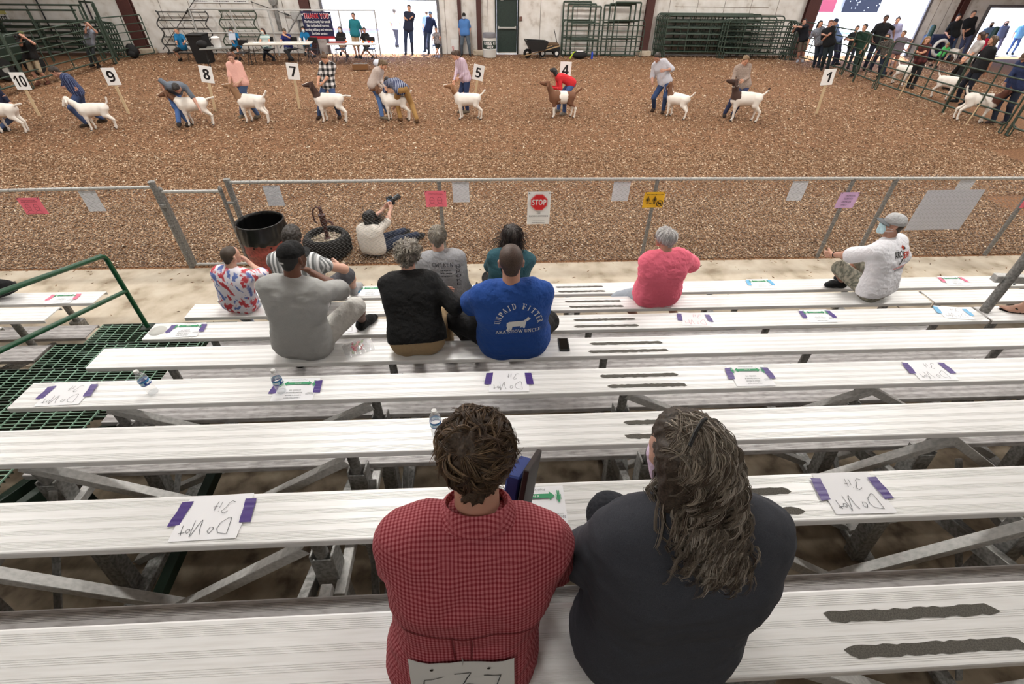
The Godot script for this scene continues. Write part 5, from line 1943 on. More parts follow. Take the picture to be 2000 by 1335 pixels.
func bench_things() -> void:
	var im := Image.create_empty(128, 32, false, Image.FORMAT_RGB8)
	for y in 32:
		for x in 128:
			var c := Color(0.72, 0.86, 0.93)
			if y < 9 or (x % 64) < 22: c = Color(0.10, 0.25, 0.58)
			if y > 12 and y < 22 and sin(x * 0.22) > 0.1: c = Color(0.93, 0.95, 0.97)
			if y > 24: c = Color(0.25, 0.55, 0.72)
			im.set_pixel(x, y, c)
	M.blabel = mat(Color.WHITE, 0.4)
	M.blabel.albedo_texture = ImageTexture.create_from_image(im)
	M.blabel.uv1_scale = Vector3(1, 24.0, 1)
	water_bottle("clear water bottle leaning at the left of its bench", 3, -2.3, 0.11, 8.0, 0.1)
	water_bottle("clear water bottle standing on the printed sheet behind the capped man", 3, -1.44, 0.085, 0.0, 0.05)
	water_bottle("half full water bottle beside the head of the man in the red shirt", 2, -0.32, 0.11, 0.0, 0.9)
	var ph := thing("phone", "black phone lying on the bench beside the man in the blue shirt", "phone", Vector3(0.61, seat_y(4), seat_z(4) - 0.15), -1.0)
	var mb := MB.new()
	mb.bx(Vector3(0, 0.006, 0), Vector3(0.088, 0.012, 0.165), 0.005)
	part("case", mb, mat(Color(0.05, 0.05, 0.05), 0.6), ph)
	mb = MB.new()
	mb.bx(Vector3(0, 0.0125, 0), Vector3(0.07, 0.0012, 0.142), 0.0004)
	part("screen", mb, mat(Color(0.02, 0.02, 0.022), 0.15), ph)
	var cb := thing("candy_bag", "open clear bag of red and white candy beside the black shoe on the bench", "bag", Vector3(-1.1, seat_y(4), seat_z(4) - 0.17), 25.0)
	mb = MB.new()
	rng.seed = 6
	var cm := MB.new()
	for i in 34:
		cm.col = [Color(0.7, 0.06, 0.07), Color(0.85, 0.8, 0.78), Color(0.55, 0.05, 0.1), Color(0.3, 0.4, 0.2), Color(0.8, 0.3, 0.3)][rng.randi() % 5]
		cm.box(Transform3D(Basis.from_euler(Vector3(rng.randf() * 3.0, rng.randf() * 6.0, rng.randf() * 3.0)), Vector3(rng.randf_range(-0.06, 0.045), 0.012 + rng.randf() * 0.024, rng.randf_range(-0.045, 0.05))), Vector3(0.028, 0.014, 0.016), 0.004)
	tag(part("candies", cm, M.paint, cb), "", "", "", "stuff")
	mb = MB.new()
	for e in 2:
		var o := mb.v.size()
		for j in 11:
			for i in 11:
				var u := i / 10.0 - 0.5
				var v := j / 10.0 - 0.5
				var hgt := (0.055 if e == 0 else 0.002) * maxf(1.0 - 3.6 * maxf(u * u, v * v) , 0.02) + 0.008 * sin(u * 19.0 + v * 11.0) * float(e == 0)
				mb.vert(Vector3(u * 0.24, maxf(hgt, 0.002) + 0.001, v * 0.17), Vector3(sin(u * 19.0), 2, cos(v * 14.0)).normalized())
		for j in 10:
			for i in 10:
				var a := o + j * 11 + i
				mb.tri(a, a + 1, a + 12); mb.tri(a, a + 12, a + 11)
	part("clear_film", mb, mat(Color(1, 1, 1, 0.22), 0.15, 0.0, {"transparency": BaseMaterial3D.TRANSPARENCY_ALPHA}), cb)
	mb = MB.new()
	mb.ball(Transform3D(Basis(Vector3.UP, 0.2), Vector3(-5.86, seat_y(7) + 0.13, -4.80)), Vector3(0.42, 0.13, 0.12), 20, 12)
	tag(part("rolled_jacket", mb, cloth(Color(0.035, 0.035, 0.04))), "black rounded bundle at the end of the far left bench", "jacket")

func barrel_things() -> void:
	var c := Vector3(-2.98, 0.0, -5.88)
	var t := thing("trash_barrel", "rusty red drum with dark paw spots and a black bin liner by the gate", "barrel", c)
	var p := [Vector2(0, 0.01), Vector2(0.27, 0.0), Vector2(0.285, 0.012), Vector2(0.28, 0.03)]
	for i in 3: p.append_array([Vector2(0.28, 0.27 + i * 0.2), Vector2(0.29, 0.285 + i * 0.2), Vector2(0.29, 0.297 + i * 0.2), Vector2(0.28, 0.312 + i * 0.2)])
	p.append_array([Vector2(0.28, 0.84), Vector2(0.288, 0.85), Vector2(0.288, 0.865), Vector2(0.284, 0.866)])
	var mb := MB.new()
	mb.lathe(Transform3D(), p, 40)
	part("drum", mb, textured(Color(0.60, 0.24, 0.19), 0.22, 0.02, 2.0, 0.55, 101), t)
	mb = MB.new()
	rng.seed = 5
	for i in 36:
		var a := rng.randf() * TAU
		var y := rng.randf_range(0.06, 0.62)
		mb.ball(Transform3D(Basis(Vector3.UP, -a), Vector3(cos(a) * 0.283, y, sin(a) * 0.283)), Vector3(0.006, 0.014, 0.012), 8, 5)
	tag(part("paw_spots", mb, mat(Color(0.09, 0.06, 0.05), 0.8), t), "", "", "", "stuff")
	# liner: over the rim and down the outside, crumpled, sagging inside
	mb = MB.new()
	var rows := [[0.02, 0.45], [0.2, 0.47], [0.262, 0.62], [0.268, 0.84], [0.282, 0.885], [0.298, 0.88], [0.30, 0.8], [0.305, 0.72], [0.31, 0.665], [0.3, 0.64]]
	var fn := FastNoiseLite.new()
	fn.seed = 4
	fn.frequency = 1.0
	var sides := 72
	var o := mb.v.size()
	for r in rows.size():
		for k in sides + 1:
			var a := TAU * (k % sides) / sides
			var w: float = 0.0 if r in [4, 5] else 0.022
			var rr: float = rows[r][0] + w * fn.get_noise_3d(cos(a) * 7.0, sin(a) * 7.0, r * 0.35)
			var y: float = rows[r][1] + w * 1.3 * fn.get_noise_3d(cos(a) * 5.0 + 9.0, sin(a) * 5.0, r * 0.6)
			mb.vert(Vector3(cos(a) * rr, y, sin(a) * rr), Vector3(cos(a), 0.3, sin(a)).normalized() * (1.0 if r > 4 else -1.0) + Vector3(0, 0.8, 0))
	for r in rows.size() - 1:
		for k in sides:
			var a := o + r * (sides + 1) + k
			var nrm := (mb.v[a + 1] - mb.v[a]).cross(mb.v[a + sides + 1] - mb.v[a])
			mb.tri(a, a + 1, a + sides + 2); mb.tri(a, a + sides + 2, a + sides + 1)
	# honest normals from the faces
	var nn := PackedVector3Array()
	nn.resize(mb.v.size())
	for i in range(0, mb.ix.size(), 3):
		var cr := (mb.v[mb.ix[i + 2]] - mb.v[mb.ix[i]]).cross(mb.v[mb.ix[i + 1]] - mb.v[mb.ix[i]])
		for e in 3: nn[mb.ix[i + e]] += cr
	for i in nn.size(): mb.n[i] = nn[i].normalized()
	part("bin_liner", mb, mat(Color(0.028, 0.028, 0.03), 0.28), t)
	# tyre planter with a hand pump
	c = Vector3(-2.46, 0, -6.62)
	t = thing("tire_planter", "stack of old black tires filled with gravel inside the ring fence", "planter", c)
	mb = MB.new()
	var tp := [Vector2(0.2, 0.0), Vector2(0.29, 0.0), Vector2(0.325, 0.03), Vector2(0.335, 0.1), Vector2(0.335, 0.2), Vector2(0.325, 0.27), Vector2(0.3, 0.305), Vector2(0.265, 0.315), Vector2(0.24, 0.3), Vector2(0.235, 0.22)]
	mb.lathe(Transform3D(), tp, 40)
	part("tire", mb, mat(Color(0.075, 0.07, 0.065), 0.85), t)
	for i in 30:
		var a := TAU * i / 30.0
		var lug := MB.new()
		for r in 2: lug.box(Transform3D(Basis(Vector3.UP, -a) * Basis(Vector3.RIGHT, 0.5 if r == 0 else -0.5), Vector3(cos(a + r * 0.1) * 0.336, 0.09 + r * 0.11, sin(a + r * 0.1) * 0.336)), Vector3(0.022, 0.10, 0.028), 0.005)
		part("tread_lug", lug, mat(Color(0.085, 0.08, 0.072), 0.85), t)
	mb = MB.new()
	mb.lathe(Transform3D(), [Vector2(0.24, 0.215), Vector2(0.15, 0.23), Vector2(0, 0.235)], 24)
	part("gravel_bed", mb, M.concd, t)
	mb = MB.new()
	rng.seed = 8
	for i in 150:
		var a := rng.randf() * TAU
		var r := sqrt(rng.randf()) * 0.22
		mb.col = [Color(0.4, 0.35, 0.25), Color(0.55, 0.5, 0.4), Color(0.3, 0.26, 0.18), Color(0.62, 0.52, 0.44)][rng.randi() % 4]
		mb.ball(Transform3D(Basis.from_euler(Vector3(rng.randf(), rng.randf(), 0)), Vector3(cos(a) * r, 0.236, sin(a) * r)), Vector3(0.016, 0.01, 0.013), 6, 4)
	tag(part("gravel", mb, M.paint, t), "", "", "", "stuff")
	t = thing("water_pump", "rusty red hand water pump standing in the tire planter", "pump", c + Vector3(0.02, 0.235, 0.0))
	mb = MB.new()
	mb.lathe(Transform3D(), [Vector2(0.05, 0), Vector2(0.05, 0.015), Vector2(0.028, 0.03), Vector2(0.026, 0.2), Vector2(0.042, 0.22), Vector2(0.045, 0.36), Vector2(0.052, 0.37), Vector2(0.052, 0.385), Vector2(0.02, 0.4), Vector2(0, 0.41)], 20)
	part("pump_body", mb, M.rust, t)
	mb = MB.new()
	mb.tube([Vector3(0.035, 0.28, 0.01), Vector3(0.09, 0.29, 0.025), Vector3(0.13, 0.27, 0.035), Vector3(0.14, 0.23, 0.04)], 0.017, 10)
	part("spout", mb, M.rust, t)
	mb = MB.new()
	mb.tube([Vector3(0, 0.40, 0), Vector3(0.0, 0.47, 0.0), Vector3(-0.05, 0.5, -0.01), Vector3(-0.11, 0.46, -0.02), Vector3(-0.14, 0.36, -0.03), Vector3(-0.13, 0.26, -0.03), Vector3(-0.1, 0.23, -0.03)], 0.012, 10)
	mb.box(Transform3D(Basis(), Vector3(0.0, 0.45, 0)), Vector3(0.05, 0.11, 0.03), 0.01)
	part("handle", mb, M.rust, t)

# ---------- numbers standing in the ring ----------
func ring_number(num: String, base: Vector3, top: Vector3, turn: float, where: String, col := Color(0.95, 0.95, 0.94)) -> void:
	var t := thing("number_sign", "white board numbered %s on a wooden stake %s" % [{"10": "ten", "9": "nine", "8": "eight", "7": "seven", "5": "five", "4": "four", "1": "one"}[num], where], "sign", base, turn)
	var d := (top - base)
	var tl := d.rotated(Vector3.UP, -deg_to_rad(turn))
	var mb := MB.new()
	mb.bar(Vector3(0, -0.03, 0), tl + tl.normalized() * 0.1, 0.072, 0.025, Vector3.BACK)
	part("stake", mb, M.stake, t)
	var ux := Vector3(1, 0, 0)
	var uy := tl.normalized()
	ux = (ux - uy * ux.dot(uy)).normalized()
	var fr := Transform3D(Basis(ux, uy, ux.cross(uy)), tl + Vector3(0, 0.0, 0.022))
	mb = MB.new()
	mb.box(fr, Vector3(0.33, 0.42, 0.012), 0.002)
	part("board", mb, mat(col, 0.6), t)
	mb = MB.new()
	letters(mb, num, fr * Transform3D(Basis(), Vector3(0, -0.13, 0.0075)), 0.26, "Droid Sans", 700, 0.25 if num == "10" else 0.0)
	part("numeral", mb, M.black, t)

func ring_numbers() -> void:
	ring_number("10", Vector3(-12.52, 0, -14.83), Vector3(-12.5, 0.85, -14.85), 12, "near the left edge of the ring")
	ring_number("9", Vector3(-10.22, 0, -15.05), Vector3(-10.22, 0.93, -15.05), 10, "behind the goat of the boy in stripes")
	ring_number("8", Vector3(-7.93, 0, -15.33), Vector3(-7.80, 0.94, -15.33), 6, "behind the man bending in grey")
	ring_number("7", Vector3(-5.59, 0, -15.62), Vector3(-5.50, 0.97, -15.62), 4, "between the pink polo and the plaid shirt")
	ring_number("5", Vector3(-0.38, 0, -16.3), Vector3(-0.20, 0.84, -16.3), 0, "right of the girl in lilac")
	ring_number("4", Vector3(2.33, 0, -15.55), Vector3(2.36, 1.03, -15.6), 0, "behind the girl in coral red")
	ring_number("1", Vector3(10.08, 0, -15.01), Vector3(10.0, 0.965, -15.01), -6, "alone at the right of the ring")
	for q in [[Vector3(13.95, 0, -16.83), Vector3(14.02, 0.75, -16.86), "thin wooden stake leaning at the pen fence behind the first goat"], [Vector3(13.69, 0, -13.63), Vector3(13.78, 0.55, -13.66), "thin wooden stake at the foot of the pen fence near the last goat"]]:
		var mb := MB.new()
		mb.bar(q[0], q[1], 0.03, 0.02, Vector3.BACK)
		tag(part("wooden_stake", mb, M.stake), q[2], "stake")

# ---------- pipe panels ----------
func pipe_panel(label: String, a: Vector3, b: Vector3, h: float, rails: int, ups: int, group := "", r := 0.021, lean := Vector3.ZERO, round_r := 0.12, feet := true, y0 := 0.22, m: Material = null) -> Node3D:
	# from a to b on the ground; lean shifts the top
	m = M.green if m == null else m
	var t := thing("pipe_panel", label, "panel", (a + b) * 0.5, 0.0, group)
	var o := t.position
	var L := a.distance_to(b)
	var d := (b - a).normalized()
	var at := func(u: float, y: float) -> Vector3: return a + d * u + Vector3(0, y, 0) + lean * (y / h) - o
	var loop := []
	var rr := round_r
	for cn in [[rr, y0 + rr, PI, 1.5 * PI], [L - rr, y0 + rr, 1.5 * PI, TAU], [L - rr, h - rr, 0.0, 0.5 * PI], [rr, h - rr, 0.5 * PI, PI]]:
		for i in 5:
			var an: float = lerpf(cn[2], cn[3], i / 4.0)
			loop.append(at.call(cn[0] + cos(an) * rr, cn[1] + sin(an) * rr))
	loop.append(loop[0])
	var mb := MB.new()
	mb.tube(loop, r, 8, false)
	part("frame", mb, m, t)
	for i in range(1, rails - 1):
		mb = MB.new()
		var y := lerpf(y0, h, float(i) / (rails - 1))
		mb.tube([at.call(0.0, y), at.call(L, y)], r * 0.9, 7)
		part("rail", mb, m, t)
	for i in ups:
		mb = MB.new()
		var u := L * (i + 1.0) / (ups + 1.0)
		mb.tube([at.call(u, y0), at.call(u, h)], r * 0.85, 7)
		part("upright", mb, m, t)
	if feet:
		for u in [0.05, L - 0.05]:
			mb = MB.new()
			mb.tube([at.call(u - 0.05, y0 + 0.05), at.call(u - 0.05, 0.03), at.call(u, 0.012), at.call(u + 0.05, 0.03), at.call(u + 0.05, y0 + 0.05)], r * 0.8, 6)
			part("foot", mb, m, t)
	return t
# ---------- along the far wall ----------
func folding_table(label: String, c: Vector3, L: float, W: float, turn: float, col: Material) -> void:
	var t := thing("folding_table", label, "table", c, turn)
	var mb := MB.new()
	mb.bx(Vector3(0, 0.72, 0), Vector3(L, 0.045, W), 0.012)
	part("tabletop", mb, col, t)
	for s in [-1.0, 1.0]:
		for z in [-1.0, 1.0]:
			mb = MB.new()
			mb.tube([Vector3(s * (L * 0.5 - 0.2), 0.70, z * W * 0.36), Vector3(s * (L * 0.5 - 0.12), 0.0, z * W * 0.42)], 0.014, 8)
			part("leg", mb, mat(Color(0.2, 0.2, 0.2), 0.5, 0.4), t)
		mb = MB.new()
		mb.tube([Vector3(s * (L * 0.5 - 0.16), 0.3, -W * 0.38), Vector3(s * (L * 0.5 - 0.16), 0.3, W * 0.38)], 0.011, 8)
		mb.tube([Vector3(s * (L * 0.5 - 0.17), 0.42, 0), Vector3(s * 0.15, 0.70, 0)], 0.009, 6)
		part("leg_brace", mb, mat(Color(0.22, 0.22, 0.22), 0.5, 0.4), t)

func folding_chair(label: String, c: Vector3, turn: float) -> void:
	# faces -z in its own axes
	var t := thing("folding_chair", label, "chair", c, turn, "folding chairs at the judges' tables")
	var m := mat(Color(0.07, 0.07, 0.075), 0.5)
	var mb := MB.new()
	mb.bx(Vector3(0, 0.435, 0), Vector3(0.4, 0.03, 0.4), 0.012)
	part("seat", mb, m, t)
	mb = MB.new()
	mb.bx(Vector3(0, 0.75, 0.23), Vector3(0.4, 0.2, 0.022), 0.01)
	part("backrest", mb, m, t)
	for s in [-0.2, 0.2]:
		mb = MB.new()
		mb.tube([Vector3(s, 0.85, 0.25), Vector3(s, 0.45, 0.1), Vector3(s, 0.0, -0.22)], 0.011, 7)
		part("leg", mb, m, t)
		mb = MB.new()
		mb.tube([Vector3(s * 0.92, 0.43, -0.08), Vector3(s * 0.92, 0.0, 0.24)], 0.011, 7)
		part("leg", mb, m, t)

func bench_frame(label: String, c: Vector3, w: float, h: float, rows: int, m: Material) -> void:
	# old bleacher frame stood up against the wall: wavy side irons, long bars, short hooks
	var t := thing("iron_rack", label, "frame", c)
	for s in [-1.0, 1.0]:
		var p := []
		for i in rows * 4 + 1:
			var v := float(i) / (rows * 4)
			p.append(Vector3(s * w * 0.5 + 0.10 * sin(v * rows * TAU * 0.5), h * v, -0.35 * v))
		var mb := MB.new()
		mb.tube(p, 0.026, 8)
		part("side_iron", mb, m, t)
	for i in rows + 1:
		var v := float(i) / rows
		var mb := MB.new()
		mb.bar(Vector3(-w * 0.5, 0.06 + (h - 0.1) * v, -0.35 * v), Vector3(w * 0.5, 0.06 + (h - 0.1) * v, -0.35 * v), 0.045, 0.045)
		part("long_bar", mb, m, t)
		if i < rows:
			for k in 5:
				mb = MB.new()
				var x := -w * 0.42 + w * 0.84 * k / 4.0
				mb.bar(Vector3(x, 0.06 + (h - 0.1) * v + 0.02, -0.35 * v), Vector3(x - 0.08, 0.06 + (h - 0.1) * v + 0.26, -0.35 * v + 0.06), 0.02, 0.02)
				part("hook", mb, m, t)

func far_wall() -> void:
	var iron := textured(Color(0.14, 0.13, 0.12), 0.2, 0.03, 2.0, 0.6, 111)
	var gri := textured(Color(0.22, 0.27, 0.20), 0.2, 0.03, 2.0, 0.6, 112)
	bench_frame("dark iron slatted rack stood against the wall behind the seated man in turquoise", Vector3(-13.3, 0, -25.45), 2.1, 1.6, 5, iron)
	bench_frame("greenish iron slatted rack stood against the wall behind the judges' table", Vector3(-10.9, 0, -25.45), 1.5, 1.65, 5, gri)
	# white board with fine print, bottom edge just in view
	var t := thing("wall_banner", "white sponsor board with small dark print at the top left of the back wall", "banner", Vector3(-11.58, 2.25, -25.97))
	var mb := MB.new()
	mb.bx(Vector3.ZERO, Vector3(2.52, 0.74, 0.02), 0.004)
	part("board", mb, M.white, t)
	mb = MB.new()
	for q in [[-1.1, -0.5], [-0.25, 0.4], [0.65, 1.15]]:
		for r in 2: dashes(mb, 0.0115, q[0], q[1], -0.32 + r * 0.075, 0.045, int(q[0] * 10.0) + r + 30)
	part("print", mb, mat(Color(0.25, 0.22, 0.25), 0.8), t)
	t = thing("wall_banner", "white board with a yellow band and black letters at the far left edge", "banner", Vector3(-21.35, 1.33, -25.95))
	mb = MB.new()
	mb.bx(Vector3.ZERO, Vector3(1.1, 0.5, 0.02), 0.004)
	part("board", mb, M.white, t)
	mb = MB.new()
	mb.bx(Vector3(0, 0.16, 0.012), Vector3(1.1, 0.16, 0.004), 0.0)
	part("yellow_band", mb, mat(Color(0.75, 0.72, 0.45), 0.8), t)
	mb = MB.new()
	letters(mb, "r Board", Transform3D(Basis(), Vector3(0.02, -0.12, 0.013)), 0.19)
	part("lettering", mb, M.black, t)
	# backstop: pipe frame with chain link
	t = thing("backstop_frame", "tall galvanised pipe frame with chain link behind the judges' tables", "frame", Vector3(-8.7, 0, -25.2))
	var o := t.position
	for x in [-12.6, -10.9, -9.3, -7.85, -6.3, -4.75]:
		mb = MB.new()
		mb.tube([Vector3(x, 0, -25.2) - o, Vector3(x, 1.74, -25.2) - o], 0.035, 9)
		part("post", mb, M.galvw, t)
	for y in [1.72, 0.86, 0.12]:
		mb = MB.new()
		mb.tube([Vector3(-12.6, y, -25.2) - o, Vector3(-4.75 if y > 1.0 else -7.85, y, -25.2) - o], 0.032, 9)
		part("pipe_rail", mb, M.galvw, t)
	mb = MB.new()
	mb.tube([Vector3(-9.2, 0.3, -25.2) - o, Vector3(-7.9, 1.7, -25.2) - o], 0.03, 8)
	part("brace", mb, M.galv, t)
	mb = MB.new()
	mesh_panel(mb, -9.3 - o.x, -4.8 - o.x, 0.1, 1.7, 0.0, 0.1, 0.003)
	tag(part("wire_mesh", mb, M.wire, t), "", "", "", "stuff")
	# wind braces on the wall
	t = thing("brace_rod", "dark diagonal tie rods with turnbuckles crossing the back wall", "rod", Vector3(-12.5, 0, -25.9))
	for q in [[Vector3(-14.75, 0.12, 0), Vector3(-12.4, 2.15, 0)], [Vector3(-10.2, 1.95, 0), Vector3(-8.25, 1.33, 0)]]:
		mb = MB.new()
		var a: Vector3 = q[0] + Vector3(12.5, 0, 0)
		var b: Vector3 = q[1] + Vector3(12.5, 0, 0)
		mb.tube([a, b], 0.014, 7)
		mb.tube([a.lerp(b, 0.68), a.lerp(b, 0.77)], 0.035, 8)
		part("rod", mb, iron, t)
	t = thing("vent_pipe", "grey vent pipe with a round hood rising beside the banner", "pipe", Vector3(-9.15, 0, -25.7))
	mb = MB.new()
	mb.tube([Vector3(0, 0.9, 0), Vector3(0, 1.95, 0)], 0.09, 14)
	part("pipe", mb, M.galv, t)
	mb = MB.new()
	mb.lathe(Transform3D(Basis(Vector3.RIGHT, PI * 0.5), Vector3(0, 1.98, 0.0)), [Vector2(0.0, 0.16), Vector2(0.15, 0.15), Vector2(0.17, 0.1), Vector2(0.17, -0.08), Vector2(0, -0.1)], 18)
	part("hood", mb, M.galv, t)
	t = thing("electric_box", "grey electric box and conduit on the wall left of the banner", "box", Vector3(-8.35, 1.45, -25.93))
	mb = MB.new()
	mb.bx(Vector3(0, 0, 0), Vector3(0.5, 0.32, 0.12), 0.02)
	part("box", mb, M.galvw, t)
	mb = MB.new()
	mb.tube([Vector3(0, -0.15, 0), Vector3(0, -1.3, 0)], 0.05, 8)
	part("conduit", mb, M.galv, t)
	# banner on the frame
	t = thing("thank_you_banner", "navy THANK YOU banner with white text tied to the pipe frame", "banner", Vector3(-7.22, 1.19, -24.95))
	mb = MB.new()
	sheet(mb, Transform3D(), 1.26, 1.0, 0.03)
	part("cloth", mb, mat(Color(0.075, 0.085, 0.24), 0.7), t)
	mb = MB.new()
	letters(mb, "THANK YOU", Transform3D(Basis(), Vector3(0, 0.24, 0.034)), 0.19, "Droid Sans", 700, 1.06)
	part("headline_edge", mb, mat(Color(0.92, 0.9, 0.9), 0.7), t)
	mb = MB.new()
	letters(mb, "THANK YOU", Transform3D(Basis(), Vector3(0, 0.25, 0.037)), 0.17, "Droid Sans", 700, 1.03)
	part("headline", mb, mat(Color(0.72, 0.10, 0.12), 0.7), t)
	mb = MB.new()
	var i := 0
	for w in ["The Ross County Fair would", "like to thank all current", "serving military and veterans", "for their service"]:
		letters(mb, w, Transform3D(Basis(), Vector3(0, 0.09 - i * 0.145, 0.034)), 0.09, "Droid Sans", 700, [1.1, 0.95, 1.16, 0.66][i])
		i += 1
	for s in [-0.58, 0.58]: mb.ball(Transform3D(Basis(), Vector3(s, 0.38, 0.036)), Vector3(0.04, 0.04, 0.004), 5, 4)
	part("lettering", mb, M.white, t)
	mb = MB.new()
	mb.bx(Vector3(0.0, -0.445, 0.032), Vector3(1.24, 0.09, 0.004), 0.0)
	part("red_stripe", mb, mat(Color(0.66, 0.1, 0.14), 0.7), t)
	# judges' tables and what lies on them
	folding_table("small grey folding table with a white bucket on it", Vector3(-10.45, 0, -21.9), 1.1, 0.6, 20, mat(Color(0.5, 0.5, 0.48), 0.5))
	folding_table("long pale folding table where three judges sit", Vector3(-8.5, 0, -23.25), 2.6, 0.75, 6, M.table)
	folding_table("white folding table at the right with papers and fruit on it", Vector3(-5.5, 0, -23.35), 2.0, 0.75, 2, M.white)
	mb = MB.new()
	mb.lathe(Transform3D(Basis(), Vector3(-10.35, 0.745, -21.9)), [Vector2(0, 0.0), Vector2(0.13, 0.0), Vector2(0.15, 0.3), Vector2(0.16, 0.31), Vector2(0.13, 0.33), Vector2(0.09, 0.36), Vector2(0, 0.345)], 20)
	tag(part("bucket", mb, M.white), "white bucket with a crumpled liner on the small grey table", "bucket")
	mb = MB.new()
	mb.ball(Transform3D(Basis(), Vector3(-10.85, 0.86, -21.75)), Vector3(0.2, 0.14, 0.16), 14, 8)
	tag(part("shoulder_bag", mb, mat(Color(0.05, 0.05, 0.055), 0.8)), "small black bag on the left end of the grey table", "bag")
	var bk := thing("dark_bin", "large dark upright bin beside the small grey table", "bin", Vector3(-11.75, 0, -23.4))
	mb = MB.new()
	mb.prism(Transform3D(Basis(), Vector3(0, 0, -0.3)), PackedVector2Array([Vector2(-0.25, 0), Vector2(0.25, 0), Vector2(0.31, 0.98), Vector2(-0.31, 0.98)]), 0.6)
	part("bin_body", mb, mat(Color(0.045, 0.045, 0.05), 0.6), bk)
	mb = MB.new()
	mb.bx(Vector3(0, 1.0, 0), Vector3(0.66, 0.06, 0.66), 0.02)
	part("lid", mb, mat(Color(0.06, 0.06, 0.065), 0.6), bk)
	rng.seed = 33
	for q in [[-9.35, -23.2, "sheet of paper at the left end of the long judges' table"], [-8.75, -23.2, "sheet of paper in front of the judge in stripes"], [-8.2, -23.35, "sheet of paper between the striped and the blue judge"], [-7.95, -23.3, "sheet of paper in front of the judge in blue"]]:
		mb = MB.new()
		mb.box(Transform3D(Basis(Vector3.UP, rng.randf()), Vector3(q[0], 0.747, q[1])), Vector3(0.28, 0.006, 0.2), 0.001)
		tag(part("paper_sheet", mb, M.paper), q[2], "paper")
	for q in [[-7.62, -23.3, Color(0.85, 0.85, 0.85), "small white bottle on the long table near the judge in turquoise"], [-7.45, -23.35, Color(0.75, 0.8, 0.85), "pale clear bottle at the right end of the long table"]]:
		mb = MB.new()
		mb.lathe(Transform3D(Basis(), Vector3(q[0], 0.744, q[1])), [Vector2(0, 0), Vector2(0.035, 0), Vector2(0.037, 0.13), Vector2(0.015, 0.17), Vector2(0.015, 0.2), Vector2(0, 0.2)], 14)
		tag(part("bottle", mb, mat(q[2], 0.4)), q[3], "bottle")
	for q in [[-5.75, Color(0.85, 0.4, 0.12), "orange fruit at the left on the white table"], [-5.05, Color(0.75, 0.5, 0.2), "tan bun on the white table"], [-4.82, Color(0.8, 0.15, 0.1), "red apple on the white table"], [-4.68, Color(0.88, 0.45, 0.1), "orange fruit at the right on the white table"]]:
		mb = MB.new()
		mb.ball(Transform3D(Basis(), Vector3(q[0], 0.785, -23.35)), Vector3(0.05, 0.042, 0.05), 12, 8)
		tag(part("fruit", mb, mat(q[1], 0.6)), q[2], "fruit")
	mb = MB.new()
	mb.bx(Vector3(-6.1, 0.76, -23.3), Vector3(0.7, 0.03, 0.4), 0.006)
	tag(part("tray", mb, mat(Color(0.55, 0.25, 0.2), 0.7)), "flat reddish tray of papers on the white table", "tray")
	var cb := thing("cardboard_box", "low open cardboard box on the wood chips in front of the white table", "box", Vector3(-5.0, 0, -21.9), 6.0)
	mb = MB.new()
	mb.bx(Vector3(0, 0.02, 0), Vector3(0.6, 0.02, 0.35), 0.003)
	for s in [-1.0, 1.0]:
		mb.bx(Vector3(0, 0.11, s * 0.17), Vector3(0.6, 0.2, 0.012), 0.003)
		mb.bx(Vector3(s * 0.296, 0.11, 0), Vector3(0.012, 0.2, 0.35), 0.003)
	part("box", mb, mat(Color(0.48, 0.34, 0.21), 0.85), cb)
	mb = MB.new()
	for k in 6: mb.ball(Transform3D(Basis(), Vector3(-0.22 + k * 0.09, 0.16 + 0.02 * (k % 2), 0.05 * sin(k * 2.0))), Vector3(0.08, 0.06, 0.08), 8, 6)
	tag(part("contents", mb, mat(Color(0.45, 0.42, 0.4), 0.8), cb), "", "", "", "stuff")
	mb = MB.new()
	mb.ball(Transform3D(), Vector3(0.17, 0.15, 0.15), 12, 8)
	mb.ball(Transform3D(Basis(), Vector3(0.1, -0.04, 0.05)), Vector3(0.14, 0.1, 0.12), 10, 7)
	var pb := part("plastic_bag", mb, mat(Color(0.8, 0.82, 0.86), 0.5))
	pb.position = Vector3(-4.45, 0.12, -22.6)
	tag(pb, "white plastic bag on the ground at the right end of the tables", "bag")
	for q in [[-12.9, -24.0, 190.0, "folding chair under the man in turquoise at the left"], [-9.9, -22.9, 175.0, "folding chair under the man reading a paper"], [-9.2, -23.9, 180.0, "folding chair under the judge in stripes"], [-8.2, -23.9, 180.0, "folding chair under the judge in blue"], [-7.35, -23.8, 170.0, "folding chair under the masked judge in turquoise"], [-6.2, -24.0, 180.0, "folding chair under the dark haired woman at the white table"], [-4.95, -24.1, 180.0, "folding chair under the boy at the white table"], [-2.15, -25.2, 180.0, "folding chair under the boy beside the doorway"]]:
		folding_chair("black " + q[3], Vector3(q[0], 0, q[1]), q[2])
	# barrel by the door
	t = thing("painted_barrel", "white barrel with a dark green band lettered ROSS CO FAIR beside the green door", "barrel", Vector3(0.24, 0, -25.15))
	mb = MB.new()
	mb.lathe(Transform3D(), [Vector2(0, 0), Vector2(0.29, 0.0), Vector2(0.3, 0.02), Vector2(0.295, 0.28), Vector2(0.305, 0.3), Vector2(0.295, 0.32), Vector2(0.295, 0.86), Vector2(0.3, 0.87), Vector2(0.28, 0.88), Vector2(0.27, 0.6)], 32)
	part("drum", mb, mat(Color(0.82, 0.82, 0.80), 0.6), t)
	mb = MB.new()
	mb.lathe(Transform3D(), [Vector2(0.297, 0.34), Vector2(0.2985, 0.345), Vector2(0.2985, 0.64), Vector2(0.297, 0.645)], 32)
	part("green_band", mb, mat(Color(0.13, 0.2, 0.17), 0.7), t)
	mb = MB.new()
	var tm := MB.new()
